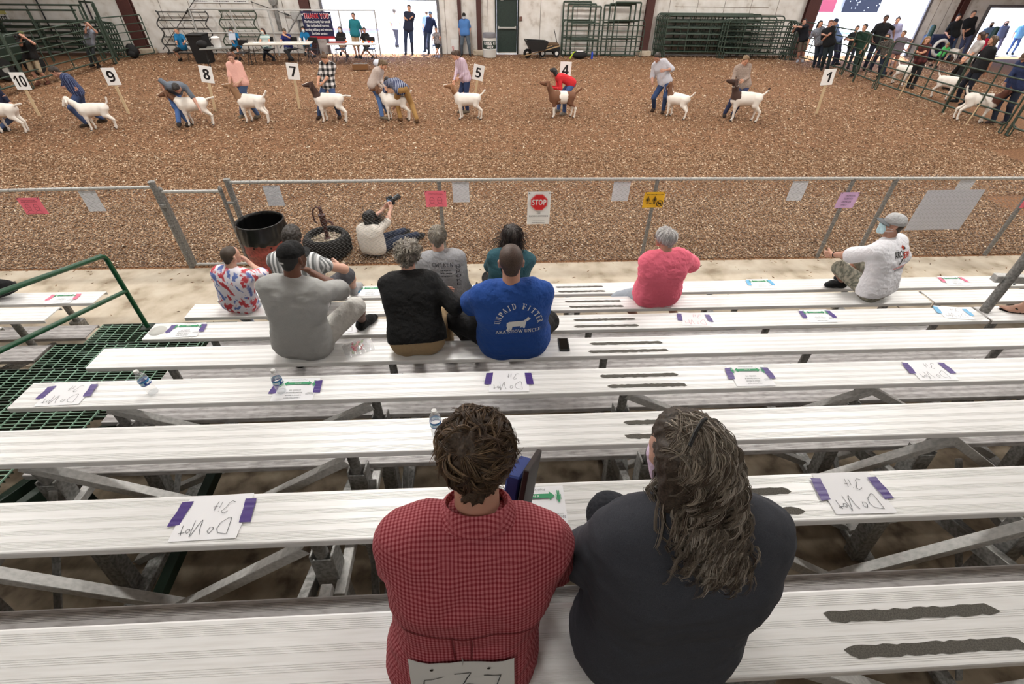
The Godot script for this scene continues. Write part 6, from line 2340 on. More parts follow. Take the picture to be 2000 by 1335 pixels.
	letters(tm, "ROSS CO", Transform3D(Basis(), Vector3(0.05, 0.5, 0)), 0.115, "Droid Sans", 700, 0.66)
	letters(tm, "FAIR", Transform3D(Basis(), Vector3(0.02, 0.36, 0)), 0.115, "Droid Sans", 700, 0.32)
	for k in tm.v.size():
		var a := tm.v[k].x / 0.3
		tm.v[k] = Vector3(sin(a) * 0.3005, tm.v[k].y, cos(a) * 0.3005)
		tm.n[k] = Vector3(sin(a), 0, cos(a))
	part("lettering", tm, M.white, t)
	mb = MB.new()
	mb.lathe(Transform3D(), [Vector2(0.26, 0.7), Vector2(0.28, 0.9), Vector2(0.3, 0.93), Vector2(0.31, 0.86), Vector2(0.306, 0.76)], 28)
	part("bin_liner", mb, mat(Color(0.45, 0.45, 0.47), 0.35), t)
	# red and white poster leaning
	t = thing("leaning_sign", "narrow white sign with red print leaning on the wall behind the man in light blue", "sign", Vector3(-1.38, 0.3, -25.8))
	mb = MB.new()
	mb.box(Transform3D(Basis(Vector3.RIGHT, -0.1), Vector3.ZERO), Vector3(0.32, 0.6, 0.015), 0.003)
	part("board", mb, M.white, t)
	mb = MB.new()
	letters(mb, "NO", Transform3D(Basis(Vector3(0, 1, -0.1).normalized(), Vector3.LEFT, Vector3.BACK), Vector3(-0.04, -0.05, 0.016)), 0.09)
	part("print", mb, mat(Color(0.75, 0.15, 0.15), 0.7), t)
	# wheelbarrow
	t = thing("wheelbarrow", "black tray wheelbarrow with pale wooden handles parked by the wall", "wheelbarrow", Vector3(2.45, 0, -24.9), 8.0)
	mb = MB.new()
	mb.prism(Transform3D(Basis(), Vector3(0, 0, -0.32)), PackedVector2Array([Vector2(-0.62, 0.72), Vector2(-0.35, 0.28), Vector2(0.25, 0.33), Vector2(0.4, 0.66), Vector2(0.36, 0.66), Vector2(0.22, 0.37), Vector2(-0.32, 0.32), Vector2(-0.57, 0.72)]), 0.64)
	for s in [-0.32, 0.31]: mb.prism(Transform3D(Basis(), Vector3(0, 0, s)), PackedVector2Array([Vector2(-0.62, 0.72), Vector2(-0.35, 0.28), Vector2(0.25, 0.33), Vector2(0.4, 0.66)]), 0.012)
	part("tray", mb, mat(Color(0.055, 0.055, 0.058), 0.5), t)
	for s in [-0.22, 0.22]:
		mb = MB.new()
		mb.bar(Vector3(-0.7, 0.1, s * 0.6), Vector3(0.95, 0.5, s * 1.35), 0.04, 0.04)
		part("handle", mb, mat(Color(0.66, 0.55, 0.4), 0.7), t)
		mb = MB.new()
		mb.tube([Vector3(0.25, 0.3, s), Vector3(0.3, 0.0, s), Vector3(0.05, 0.0, s), Vector3(0.0, 0.25, s)], 0.016, 8)
		part("leg", mb, M.black, t)
	mb = MB.new()
	mb.lathe(Transform3D(Basis(Vector3.RIGHT, PI * 0.5), Vector3(-0.5, 0.19, 0)), [Vector2(0.08, -0.05), Vector2(0.16, -0.05), Vector2(0.19, 0.0), Vector2(0.16, 0.05), Vector2(0.08, 0.05)], 22)
	part("wheel", mb, mat(Color(0.05, 0.05, 0.05), 0.8), t)
	# low cart behind it
	t = thing("garden_cart", "black garden cart with white wheel hubs and tools behind the wheelbarrow", "cart", Vector3(3.0, 0, -25.45), 0.0)
	mb = MB.new()
	mb.bx(Vector3(0, 0.3, 0), Vector3(1.0, 0.22, 0.5), 0.03)
	part("bed", mb, mat(Color(0.05, 0.05, 0.05), 0.6), t)
	for x in [-0.32, 0.34]:
		for z in [-0.28, 0.28]:
			mb = MB.new()
			mb.lathe(Transform3D(Basis(Vector3.RIGHT, PI * 0.5), Vector3(x, 0.15, z)), [Vector2(0.06, -0.04), Vector2(0.15, -0.035), Vector2(0.15, 0.035), Vector2(0.06, 0.04)], 20)
			var w := part("wheel", mb, mat(Color(0.05, 0.05, 0.05), 0.8), t)
			mb = MB.new()
			mb.lathe(Transform3D(Basis(Vector3.RIGHT, PI * 0.5), Vector3(x, 0.15, z)), [Vector2(0, -0.045), Vector2(0.075, -0.042), Vector2(0.075, 0.042), Vector2(0, 0.045)], 16)
			part("hub", mb, M.white, w)
	mb = MB.new()
	mb.tube([Vector3(0.42, 0.35, 0.1), Vector3(0.2, 1.05, 0.0)], 0.016, 8)
	part("tool_handle", mb, M.black, t)
	mb = MB.new()
	mb.box(Transform3D(Basis(), Vector3(0.05, 0.47, 0)), Vector3(0.8, 0.14, 0.4), 0.05)
	part("load", mb, mat(Color(0.36, 0.28, 0.2), 0.9), t)
	# duffel, yellow leash and blue bottle in front of the upright gates
	t = thing("duffel_bag", "black duffel bag with a bright yellow strap in front of the upright gates", "bag", Vector3(4.35, 0, -24.75))
	mb = MB.new()
	mb.ball(Transform3D(Basis(), Vector3(0, 0.14, 0)), Vector3(0.36, 0.15, 0.17), 16, 10)
	part("bag_body", mb, mat(Color(0.045, 0.045, 0.05), 0.8), t)
	mb = MB.new()
	mb.tube([Vector3(-0.45, 0.02, 0.1), Vector3(-0.38, 0.12, 0.06), Vector3(-0.28, 0.24, 0.0), Vector3(-0.2, 0.27, 0.0)], 0.03, 7)
	part("strap", mb, mat(Color(0.68, 0.78, 0.15), 0.7), t)
	mb = MB.new()
	mb.bx(Vector3(0.0, 0.295, 0), Vector3(0.3, 0.02, 0.16), 0.005)
	part("white_paper", mb, M.paper, t)
	mb = MB.new()
	mb.lathe(Transform3D(Basis(), Vector3(4.93, 0, -24.75)), [Vector2(0, 0), Vector2(0.045, 0), Vector2(0.047, 0.2), Vector2(0.03, 0.24), Vector2(0.03, 0.28), Vector2(0, 0.285)], 16)
	tag(part("sport_bottle", mb, mat(Color(0.05, 0.25, 0.7), 0.4)), "blue sport bottle standing right of the duffel bag", "bottle")
	# gates leaning on the wall
	for k in 3:
		pipe_panel("tall narrow green gate on end right of the wheelbarrow, %s from the left" % ["first", "second", "third"][k], Vector3(3.62 + k * 0.2, 0, -25.72 + k * 0.1), Vector3(4.86 + k * 0.22, 0, -25.72 + k * 0.1), 2.06 - 0.08 * k, 4, 0, "left upright gates", 0.036, Vector3(0, 0, -0.1), 0.04, false, 0.02)
		pipe_panel("tall narrow green gate on end by the red column, %s from the left" % ["first", "second", "third"][k], Vector3(5.5 + k * 0.22, 0, -25.72 + k * 0.1), Vector3(6.7 + k * 0.2, 0, -25.72 + k * 0.1), 1.94 + 0.06 * k, 4, 0, "right upright gates", 0.036, Vector3(0, 0, -0.1), 0.04, false, 0.02)
	pipe_panel("green pipe panel leaning in front of the upright gates", Vector3(3.6, 0, -25.22), Vector3(7.35, 0, -25.28), 1.42, 7, 2, "", 0.02, Vector3(0, 0, -0.12), 0.14)
	for k in 8:
		pipe_panel("green pipe panel in the deep stack on the back wall, %s from the front" % ["outermost", "second", "third", "fourth", "fifth", "sixth", "seventh", "innermost"][7 - k], Vector3(8.0 + 0.05 * k, 0, -25.75 + k * 0.075), Vector3(12.6 + 0.2 * k - 0.6 * (k % 3), 0, -25.75 + k * 0.085), 1.66 - 0.02 * (k % 4), 7, 4, "stacked pipe panels", 0.025, Vector3(0, 0, -0.12), 0.16)
	for k in 3:
		pipe_panel("lower green pipe panel leaning on the right end of the stack, %s one" % ["innermost", "middle", "outermost"][k], Vector3(10.9 + 0.1 * k, 0, -25.1 + k * 0.08), Vector3(13.9 + 0.1 * k, 0, -24.75 + k * 0.08), 1.5, 7, 3, "front stacked panels", 0.025, Vector3(0, 0, -0.1), 0.16)
	# pen along the right side
	var px := 14.1
	var pz := [-24.6, -22.3, -19.85]
	pipe_panel("green pipe pen panel at the right, nearest to the back wall", Vector3(14.2, 0, -24.6), Vector3(14.55, 0, -21.1), 1.5, 6, 2, "", 0.022, Vector3.ZERO, 0.14)
	pipe_panel("green pipe pen panel at the right where two boys lean", Vector3(14.5, 0, -21.0), Vector3(14.12, 0, -18.4), 1.5, 6, 2, "", 0.022, Vector3.ZERO, 0.14)
	pipe_panel("green pipe pen panel at the right in front of the penned goats", Vector3(14.1, 0, -18.3), Vector3(13.95, 0, -12.75), 1.5, 6, 4, "", 0.024, Vector3.ZERO, 0.14)
	pipe_panel("green pipe pen panel at the right edge nearest to the stands", Vector3(13.95, 0, -12.6), Vector3(14.0, 0, -8.0), 1.5, 6, 4, "", 0.024, Vector3.ZERO, 0.14)
	for q in [[14.13, -19.7], [14.02, -15.0], [13.95, -12.65]]:
		mb = MB.new()
		mb.tube([Vector3(q[0] + 0.05, 0, q[1]), Vector3(q[0] + 0.05, 1.5, q[1])], 0.035, 9)
		tag(part("panel_post", mb, M.green), {-19.7: "green steel post behind the middle of the pen fence", -15.0: "green steel post in front of the penned goats", -12.65: "rusty green post at the near corner of the pen"}[q[1]], "post")
	for k in 3:
		pipe_panel("short green pipe panel at the far pen corner, %s from the left" % ["first", "second", "third"][k], Vector3(14.0 + 0.1 * k, 0, -25.3), Vector3(14.2 + 0.1 * k, 0, -24.5), 1.4, 6, 1, "corner panels", 0.022, Vector3.ZERO, 0.1)
	# green bollards and the blue fan crate by the right doorways
	for q in [[20.6, -24.8, "dark green steel bollard at the right jamb of the wide doorway"], [23.2, -24.3, "dark green steel bollard left of the far right doorway"]]:
		mb = MB.new()
		mb.lathe(Transform3D(Basis(), Vector3(q[0], 0, q[1])), [Vector2(0.11, 0), Vector2(0.11, 1.3), Vector2(0.08, 1.37), Vector2(0, 1.4)], 18)
		tag(part("bollard", mb, textured(Color(0.1, 0.24, 0.22), 0.15, 0.03, 2.0, 0.5, 121)), q[2], "bollard")
	t = thing("fan_crate", "dark blue barrel fan with a white ring on the floor between the doorways", "fan", Vector3(21.2, 0, -24.9))
	mb = MB.new()
	mb.bx(Vector3(0, 0.5, 0), Vector3(1.2, 1.0, 0.6), 0.08)
	part("housing", mb, mat(Color(0.11, 0.15, 0.27), 0.5), t)
	mb = MB.new()
	var rg := []
	for k in 25: rg.append(Vector3(cos(TAU * k / 24.0) * 0.3, 0.52 + sin(TAU * k / 24.0) * 0.3, 0.33))
	mb.tube(rg, 0.07, 8, false)
	part("white_ring", mb, M.white, t)
	mb = MB.new()
	for k in 4: mb.box(Transform3D(Basis(Vector3.BACK, k * PI / 2.0) * Basis(Vector3.UP, 0.5), Vector3(cos(k * PI / 2.0) * 0.13, 0.52 + sin(k * PI / 2.0) * 0.13, 0.31)), Vector3(0.2, 0.1, 0.012), 0.004)
	part("blades", mb, mat(Color(0.05, 0.05, 0.07), 0.5), t)
	# pen at the left end
	pipe_panel("green pipe panel fence at the left in front of the two photographers", Vector3(-15.1, 0, -18.2), Vector3(-15.2, 0, -23.0), 1.5, 6, 3, "", 0.024, Vector3.ZERO, 0.12)
	pipe_panel("green pipe panel at the left edge, nearest to the stands", Vector3(-15.05, 0, -14.0), Vector3(-15.1, 0, -18.1), 1.5, 6, 3, "", 0.026, Vector3.ZERO, 0.12)
	for q in [[-15.1, -18.15, "dark green post where the two left panels meet"], [-15.2, -23.05, "dark green post at the far end of the left panel fence"]]:
		mb = MB.new()
		mb.tube([Vector3(q[0], 0, q[1]), Vector3(q[0], 1.6, q[1])], 0.045, 10)
		tag(part("panel_post", mb, M.green), q[2], "post")
	for k in 5:
		pipe_panel("dark pipe panel along the left back wall, %s from the front" % ["fifth", "fourth", "third", "second", "first"][k], Vector3(-22.5 + k * 0.15, 0, -25.5 + k * 0.14), Vector3(-16.5 + k * 0.2, 0, -25.3 + k * 0.14), 1.25, 6, 3, "panels along the left wall", 0.03, Vector3.ZERO, 0.12)
	var gt := thing("gate_frame", "tall green square tube gate frame open beside the left wall column", "frame", Vector3(-15.9, 0, -24.2))
	mb = MB.new()
	for q in [[Vector3(-0.55, 0, -0.2), Vector3(-0.55, 2.0, -0.2)], [Vector3(0.35, 0, 0.4), Vector3(0.35, 2.0, 0.4)], [Vector3(-0.55, 2.0, -0.2), Vector3(0.35, 2.0, 0.4)], [Vector3(-0.7, 0, 0.2), Vector3(-0.7, 1.9, 0.2)], [Vector3(-0.3, 0, -0.5), Vector3(-0.3, 1.9, -0.5)]]:
		var pm := MB.new()
		pm.bar(q[0], q[1], 0.06, 0.06)
		part("tube", pm, M.green, gt)
	pipe_panel("green gate swung open against the back wall at the left column", Vector3(-15.5, 0, -23.7), Vector3(-14.75, 0, -25.2), 1.5, 6, 1, "", 0.022, Vector3.ZERO, 0.05, false, 0.1)
	t = thing("overhead_frame", "long green overhead pipe frame above the left panels", "frame", Vector3(-19, 0, -23.6))
	for y in [1.92, 1.78]:
		mb = MB.new()
		mb.tube([Vector3(-6, y, -0.1 if y > 1.8 else 0.3), Vector3(3.0, y, -0.1 if y > 1.8 else 0.3)], 0.03, 8)
		part("long_pipe", mb, M.green, t)
	for x in [-3.2, -1.2, 0.9, 2.9]:
		mb = MB.new()
		mb.tube([Vector3(x, 0, -0.1), Vector3(x, 1.92, -0.1)], 0.028, 8)
		mb.tube([Vector3(x + 0.25, 0, 0.3), Vector3(x + 0.25, 1.78, 0.3)], 0.028, 8)
		part("upright", mb, M.green, t)
	for x in [-19.2, -17.2]:
		mb = MB.new()
		mb.tube([Vector3(x, 0.0, -25.85), Vector3(x, 3.2, -25.85)], 0.03, 7)
		tag(part("wall_pipe", mb, mat(Color(0.1, 0.1, 0.13), 0.6)), "dark vertical pipe on the back wall, %s" % ("left of the second photographer" if x > -18.0 else "behind the black shirted photographer"), "pipe")
	t = thing("backpack", "black backpack on the chips by the left gate", "backpack", Vector3(-15.2, 0, -24.4))
	mb = MB.new()
	mb.ball(Transform3D(Basis(), Vector3(0, 0.27, 0)), Vector3(0.24, 0.28, 0.17), 14, 10)
	part("pack", mb, mat(Color(0.04, 0.04, 0.045), 0.8), t)
	mb = MB.new()
	mb.ball(Transform3D(Basis(), Vector3(0, 0.17, 0.15)), Vector3(0.17, 0.13, 0.08), 12, 8)
	part("front_pocket", mb, mat(Color(0.05, 0.05, 0.055), 0.8), t)
	t = thing("tractor", "dark green machine with wheels half hidden behind the left panels", "vehicle", Vector3(-17.2, 0, -20.2), 80.0)
	mb = MB.new()
	mb.bx(Vector3(0, 0.72, 0), Vector3(1.5, 0.55, 0.8), 0.08)
	mb.bx(Vector3(0.3, 1.1, 0), Vector3(0.6, 0.4, 0.7), 0.08)
	part("hood", mb, mat(Color(0.06, 0.13, 0.08), 0.5), t)
	for x in [-0.6, 0.6]:
		for z in [-0.5, 0.5]:
			mb = MB.new()
			mb.lathe(Transform3D(Basis(Vector3.RIGHT, PI * 0.5), Vector3(x, 0.36, z)), [Vector2(0.12, -0.12), Vector2(0.33, -0.11), Vector2(0.36, 0.0), Vector2(0.33, 0.11), Vector2(0.12, 0.12)], 22)
			var w := part("wheel", mb, mat(Color(0.04, 0.04, 0.04), 0.8), t)
			mb = MB.new()
			mb.lathe(Transform3D(Basis(Vector3.RIGHT, PI * 0.5), Vector3(x, 0.36, z)), [Vector2(0, -0.1), Vector2(0.15, -0.1), Vector2(0.15, 0.1), Vector2(0, 0.1)], 14)
			part("hub", mb, mat(Color(0.6, 0.6, 0.58), 0.5), w)
var red_man: Node3D
var curly_woman: Node3D
var blue_man: Node3D
var black_woman: Node3D
var grey_man: Node3D
var tank_man: Node3D
var short_woman: Node3D
var teal_woman: Node3D
var pink_woman: Node3D
var archery_man: Node3D
var photographer: Node3D
func spectators() -> void:
	red_man = person("man with tousled brown hair in a red gingham shirt with card 537 on his back", {"P": Vector3(-0.105, 1.948, -0.515), "H": Vector3(-0.044, 2.599, -0.720), "s": 0.98, "ha": [Vector3(-0.200, 1.990, -0.840), Vector3(0.050, 2.000, -0.840)], "fe": [Vector3(-0.330, 1.520, -0.980), Vector3(0.120, 1.520, -0.980)], "at": Vector3(-0.105, 1.847, -0.545), "g": 1.1, "sw": 0.178, "cell": 0.011, "sc": Color(0.6, 0.2, 0.25), "smat": M.gingham, "sl": 0.6, "fl": 0.02, "wr": 0.006, "hem": 0.3, "pc": Color(0.36, 0.46, 0.62), "pp": "denim", "pl": 1, "hs": "", "face": false, "hc": Color(0.2, 0.14, 0.09), "hy": 0, "hp": -20, "sk": Color(0.72, 0.54, 0.46), "curl": 0.05, "ep": [Vector3(-1.000, -0.900, 0.500), Vector3(1.000, -0.900, 0.500)]})
	curly_woman = person("long haired woman with grey brown curls in a charcoal T-shirt and a pale lilac mask", {"P": Vector3(0.480, 1.952, -0.535), "H": Vector3(0.472, 2.614, -0.688), "s": 0.97, "ha": [Vector3(0.220, 1.840, -0.780), Vector3(0.620, 1.880, -0.850)], "fe": [Vector3(0.440, 1.520, -0.950), Vector3(0.660, 1.520, -0.980)], "at": Vector3(0.480, 1.847, -0.545), "g": 1.32, "sw": 0.17, "cell": 0.011, "smat": M.charcoal, "sl": 0.6, "fl": 0.018, "wr": 0.006, "hem": 0.3, "pc": Color(0.12, 0.13, 0.16), "hs": "", "face": true, "mask": Color(0.86, 0.78, 0.88), "hy": 24, "hp": -14, "sk": Color(0.78, 0.61, 0.53), "curl": 0.05, "ep": [Vector3(-1.000, -0.600, 0.100), Vector3(0.800, -1.000, 0.200)], "kp": [Vector3(0.150, 0.200, -1.000), Vector3(0.100, 0.200, -1.000)]})
	blue_man = person("broad man in a blue UNPAID FITTER T-shirt with close cropped hair", {"P": Vector3(0.185, 1.158, -3.000), "H": Vector3(0.155, 1.876, -2.945), "s": 1.03, "ha": [Vector3(-0.220, 1.180, -3.420), Vector3(0.300, 1.180, -3.420)], "fe": [Vector3(-0.120, 0.730, -3.330), Vector3(0.200, 0.730, -3.330)], "at": Vector3(0.185, 1.038, -2.985), "g": 1.52, "sw": 0.185, "cell": 0.012, "smat": M.blue_tee, "sl": 0.62, "fl": 0.03, "wr": 0.007, "hem": 0.2, "pc": Color(0.035, 0.037, 0.045), "hs": "buzz", "hc": Color(0.27, 0.175, 0.125), "face": false, "hy": 0, "hp": -8, "sk": Color(0.72, 0.54, 0.46), "mask": Color(0.1, 0.1, 0.1), "hsz": 1.08, "curl": 0.03, "kp": [Vector3(-1.200, 0.700, -0.600), Vector3(1.200, 0.700, -0.600)], "fc": Color(0.3, 0.22, 0.2)})
	black_woman = person("woman with curly pale grey hair in a black shirt and tan trousers", {"P": Vector3(-0.599, 1.158, -3.000), "H": Vector3(-0.635, 1.743, -3.313), "s": 0.95, "ha": [Vector3(-0.450, 1.360, -3.300), Vector3(-0.330, 1.360, -3.280)], "fe": [Vector3(-0.680, 0.730, -3.330), Vector3(-0.400, 0.730, -3.360)], "at": Vector3(-0.599, 1.038, -2.985), "g": 1.24, "sw": 0.17, "cell": 0.012, "smat": M.black_tee, "sl": 0.72, "fl": 0.02, "wr": 0.006, "hem": 0.02, "pc": Color(0.62, 0.53, 0.4), "hs": "", "face": false, "hy": -6, "hp": -6, "sk": Color(0.78, 0.61, 0.53), "curl": 0.03})
	grey_man = person("man in a black cap and grey T-shirt with one foot up on the next bench", {"P": Vector3(-1.511, 1.158, -3.000), "H": Vector3(-1.413, 1.870, -3.055), "s": 1.03, "ha": [Vector3(-1.550, 1.200, -3.300), Vector3(-1.420, 1.600, -3.320)], "fe": [Vector3(-1.750, 0.730, -3.300), Vector3(-1.200, 0.930, -3.580)], "at": Vector3(-1.511, 1.038, -2.985), "g": 1.12, "sw": 0.175, "cell": 0.012, "smat": M.grey_tee, "sl": 0.62, "fl": 0.03, "wr": 0.007, "hem": 0.16, "pc": Color(0.76, 0.75, 0.73), "pl": 0.52, "hs": "cap", "hc": Color(0.05, 0.04, 0.035), "cc": Color(0.03, 0.03, 0.033), "face": false, "hy": -18, "hp": -4, "sk": Color(0.4, 0.25, 0.18), "curl": 0.04, "ep": [null, Vector3(1.300, -0.900, 0.100)], "kp": [null, Vector3(0.900, 1.000, -0.400)], "toe": [null, Vector3(0.550, 0.000, -0.850)], "fc": Color(0.045, 0.045, 0.05)})
	tank_man = person("man in a striped white and grey tank top sitting in front of the capped man", {"P": Vector3(-1.941, 0.753, -4.220), "H": Vector3(-1.863, 1.467, -4.170), "s": 1.03, "ha": [Vector3(-2.200, 0.860, -4.550), Vector3(-1.620, 0.980, -4.500)], "fe": [Vector3(-2.000, 0.300, -4.500), Vector3(-1.620, 0.520, -4.800)], "at": Vector3(-1.941, 0.633, -4.205), "g": 1.2, "sw": 0.18, "cell": 0.014, "sc": Color(0.86, 0.86, 0.86), "sp": "deskstripe", "sc2": Color(0.42, 0.43, 0.43), "sl": 0.2, "wr": 0.004, "hem": 0.1, "pc": Color(0.3, 0.3, 0.32), "pl": 0.5, "hs": "short", "hc": Color(0.13, 0.095, 0.065), "face": false, "hy": 0, "hp": -4, "sk": Color(0.78, 0.61, 0.53), "ep": [null, Vector3(1.000, -0.200, 0.300)], "kp": [null, Vector3(0.900, 1.000, -0.300)], "toe": [null, Vector3(0.300, 0.000, -1.000)], "fc": Color(0.62, 0.62, 0.62)})
	person("boy in a red white and blue tie-dyed T-shirt at the left end of the benches", {"P": Vector3(-2.636, 0.728, -4.220), "H": Vector3(-2.533, 1.264, -4.221), "s": 0.78, "ha": [Vector3(-2.800, 0.820, -4.500), Vector3(-2.530, 1.020, -4.500)], "fe": [Vector3(-2.780, 0.120, -4.500), Vector3(-2.420, 0.100, -4.550)], "at": Vector3(-2.636, 0.633, -4.205), "g": 1.12, "sw": 0.165, "cell": 0.011, "smat": M.tiedye, "sl": 0.66, "fl": 0.03, "wr": 0.005, "hem": 0.22, "pc": Color(0.28, 0.36, 0.48), "pp": "denim", "hs": "buzz", "hc": Color(0.23, 0.165, 0.105), "face": true, "hy": -28, "hp": -2, "sk": Color(0.78, 0.61, 0.53), "ep": [null, Vector3(1.000, -0.600, 0.000)], "kp": [null, Vector3(0.600, 1.000, -0.600)], "fc": Color(0.3, 0.3, 0.32)})
	short_woman = person("woman with short grey hair in a light grey printed T-shirt and olive shorts", {"P": Vector3(-0.412, 0.753, -4.220), "H": Vector3(-0.496, 1.440, -4.206), "s": 0.99, "ha": [Vector3(-0.800, 0.900, -4.500), Vector3(-0.420, 0.860, -4.450)], "fe": [Vector3(-0.750, 0.150, -4.500), Vector3(-0.400, 0.150, -4.500)], "at": Vector3(-0.412, 0.633, -4.205), "g": 1.2, "sw": 0.17, "cell": 0.013, "sc": Color(0.6, 0.6, 0.61), "sl": 0.66, "fl": 0.03, "wr": 0.006, "hem": 0.14, "pc": Color(0.23, 0.24, 0.16), "pl": 0.6, "hs": "", "hc": Color(0.5, 0.46, 0.41), "face": false, "hy": 0, "hp": -3, "sk": Color(0.78, 0.61, 0.53)})
	teal_woman = person("woman with dark brown hair in a teal T-shirt in front of the man in blue", {"P": Vector3(0.154, 0.753, -4.220), "H": Vector3(0.230, 1.427, -4.234), "s": 0.97, "ha": [Vector3(-0.006, 0.833, -4.560), Vector3(0.314, 0.833, -4.560)], "fe": [Vector3(0.024, 0.313, -4.580), Vector3(0.284, 0.313, -4.580)], "at": Vector3(0.154, 0.633, -4.205), "g": 1.12, "sw": 0.175, "cell": 0.014, "sc": Color(0.19, 0.35, 0.39), "sl": 0.6, "fl": 0.02, "wr": 0.005, "hem": 0.1, "pc": Color(0.04, 0.045, 0.055), "hs": "", "hc": Color(0.05, 0.035, 0.03), "face": false, "hy": 6, "hp": -3, "sk": Color(0.78, 0.61, 0.53)})
	pink_woman = person("woman with straight silver bobbed hair in a bright pink T-shirt and denim shorts", {"P": Vector3(1.821, 0.753, -4.220), "H": Vector3(1.748, 1.424, -4.153), "s": 0.97, "ha": [Vector3(1.950, 0.860, -4.450), Vector3(2.300, 0.900, -4.500)], "fe": [Vector3(1.800, 0.150, -4.550), Vector3(2.250, 0.150, -4.500)], "at": Vector3(1.821, 0.633, -4.205), "g": 1.36, "sw": 0.17, "cell": 0.012, "sc": Color(0.95, 0.45, 0.54), "sl": 0.7, "fl": 0.035, "wr": 0.008, "hem": 0.17, "pc": Color(0.22, 0.3, 0.4), "pp": "denim", "pl": 0.62, "hs": "", "hc": Color(0.7, 0.68, 0.68), "face": true, "hy": 34, "hp": 0, "sk": Color(0.72, 0.54, 0.46), "kp": [Vector3(-1.200, 0.500, -0.600), null]})
	archery_man = person("man in a white ARCHERY T-shirt, camouflage shorts, cap and pale blue mask", {"P": Vector3(4.323, 0.748, -4.235), "H": Vector3(4.206, 1.443, -4.346), "s": 1.02, "ha": [Vector3(4.008, 0.899, -4.720), Vector3(4.620, 0.820, -4.600)], "fe": [Vector3(4.330, 0.530, -4.727), Vector3(4.500, 0.520, -4.800)], "at": Vector3(4.323, 0.633, -4.205), "g": 1.12, "yaw": 24, "sw": 0.175, "cell": 0.011, "smat": M.white_tee, "sl": 0.62, "fl": 0.035, "wr": 0.006, "hem": 0.04, "pc": Color(0.62, 0.6, 0.54), "pp": "camo", "pc2": Color(0.4, 0.4, 0.36), "pl": 0.5, "hs": "cap", "hc": Color(0.25, 0.18, 0.12), "cc": Color(0.66, 0.66, 0.66), "cb": Color(0.36, 0.37, 0.38), "face": true, "mask": Color(0.74, 0.86, 0.9), "loops": true, "hy": 62, "hp": 8, "sk": Color(0.72, 0.54, 0.46), "curl": 0.06, "ep": [Vector3(-0.300, -0.200, 1.000), null], "kp": [Vector3(-1.200, 1.100, -0.200), Vector3(-0.400, 0.800, -0.900)], "toe": [Vector3(-1.000, 0.000, -0.150), Vector3(-0.600, 0.000, -0.800)], "fc": Color(0.075, 0.085, 0.095)})
	person("person in black flip-flops at the right edge, only feet and a leg in view", {"P": Vector3(6.050, 1.160, -3.050), "H": Vector3(6.100, 1.860, -3.150), "s": 1, "ha": [Vector3(5.850, 1.100, -3.400), Vector3(6.300, 1.100, -3.400)], "fe": [Vector3(5.360, 0.925, -3.620), Vector3(5.930, 0.520, -4.800)], "toe": [Vector3(-1.000, 0.000, -0.300), Vector3(-1.000, 0.000, -0.200)], "kp": [Vector3(0.000, 1.000, -0.300), Vector3(0.200, 1.000, -0.300)], "pl": 0.7, "pc": Color(0.13, 0.17, 0.25), "sc": Color(0.3, 0.3, 0.32), "fc": "flipflop", "at": Vector3(6.050, 1.040, -3.000), "sk": Color(0.78, 0.61, 0.53)})
	photographer = person("photographer with long dark hair and white blouse sitting on the chips inside the fence", {"P": Vector3(-1.760, 0.120, -6.530), "H": Vector3(-1.758, 0.553, -6.640), "s": 0.88, "g": 1.12, "cell": 0.013, "sc": Color(0.78, 0.75, 0.7), "sp": "paisley", "sc2": Color(0.86, 0.84, 0.82), "sl": 0.7, "fl": 0.02, "wr": 0.007, "hem": 0.1, "pc": Color(0.12, 0.16, 0.24), "hs": "", "hc": Color(0.03, 0.026, 0.026), "face": false, "hy": -30, "hp": -4, "sk": Color(0.78, 0.61, 0.53), "yaw": -30, "ha": [Vector3(-1.600, 0.560, -6.950), Vector3(-1.500, 0.540, -6.920)], "ep": [Vector3(-0.600, -1.000, 0.000), Vector3(0.900, -1.000, 0.200)], "fe": [Vector3(-1.350, 0.090, -7.200), Vector3(-1.100, 0.090, -7.050)], "kp": [Vector3(0.200, 1.000, -0.200), Vector3(0.500, 1.000, 0.000)], "at": Vector3(-1.740, 0.000, -6.720), "fc": Color(0.1, 0.1, 0.1)})
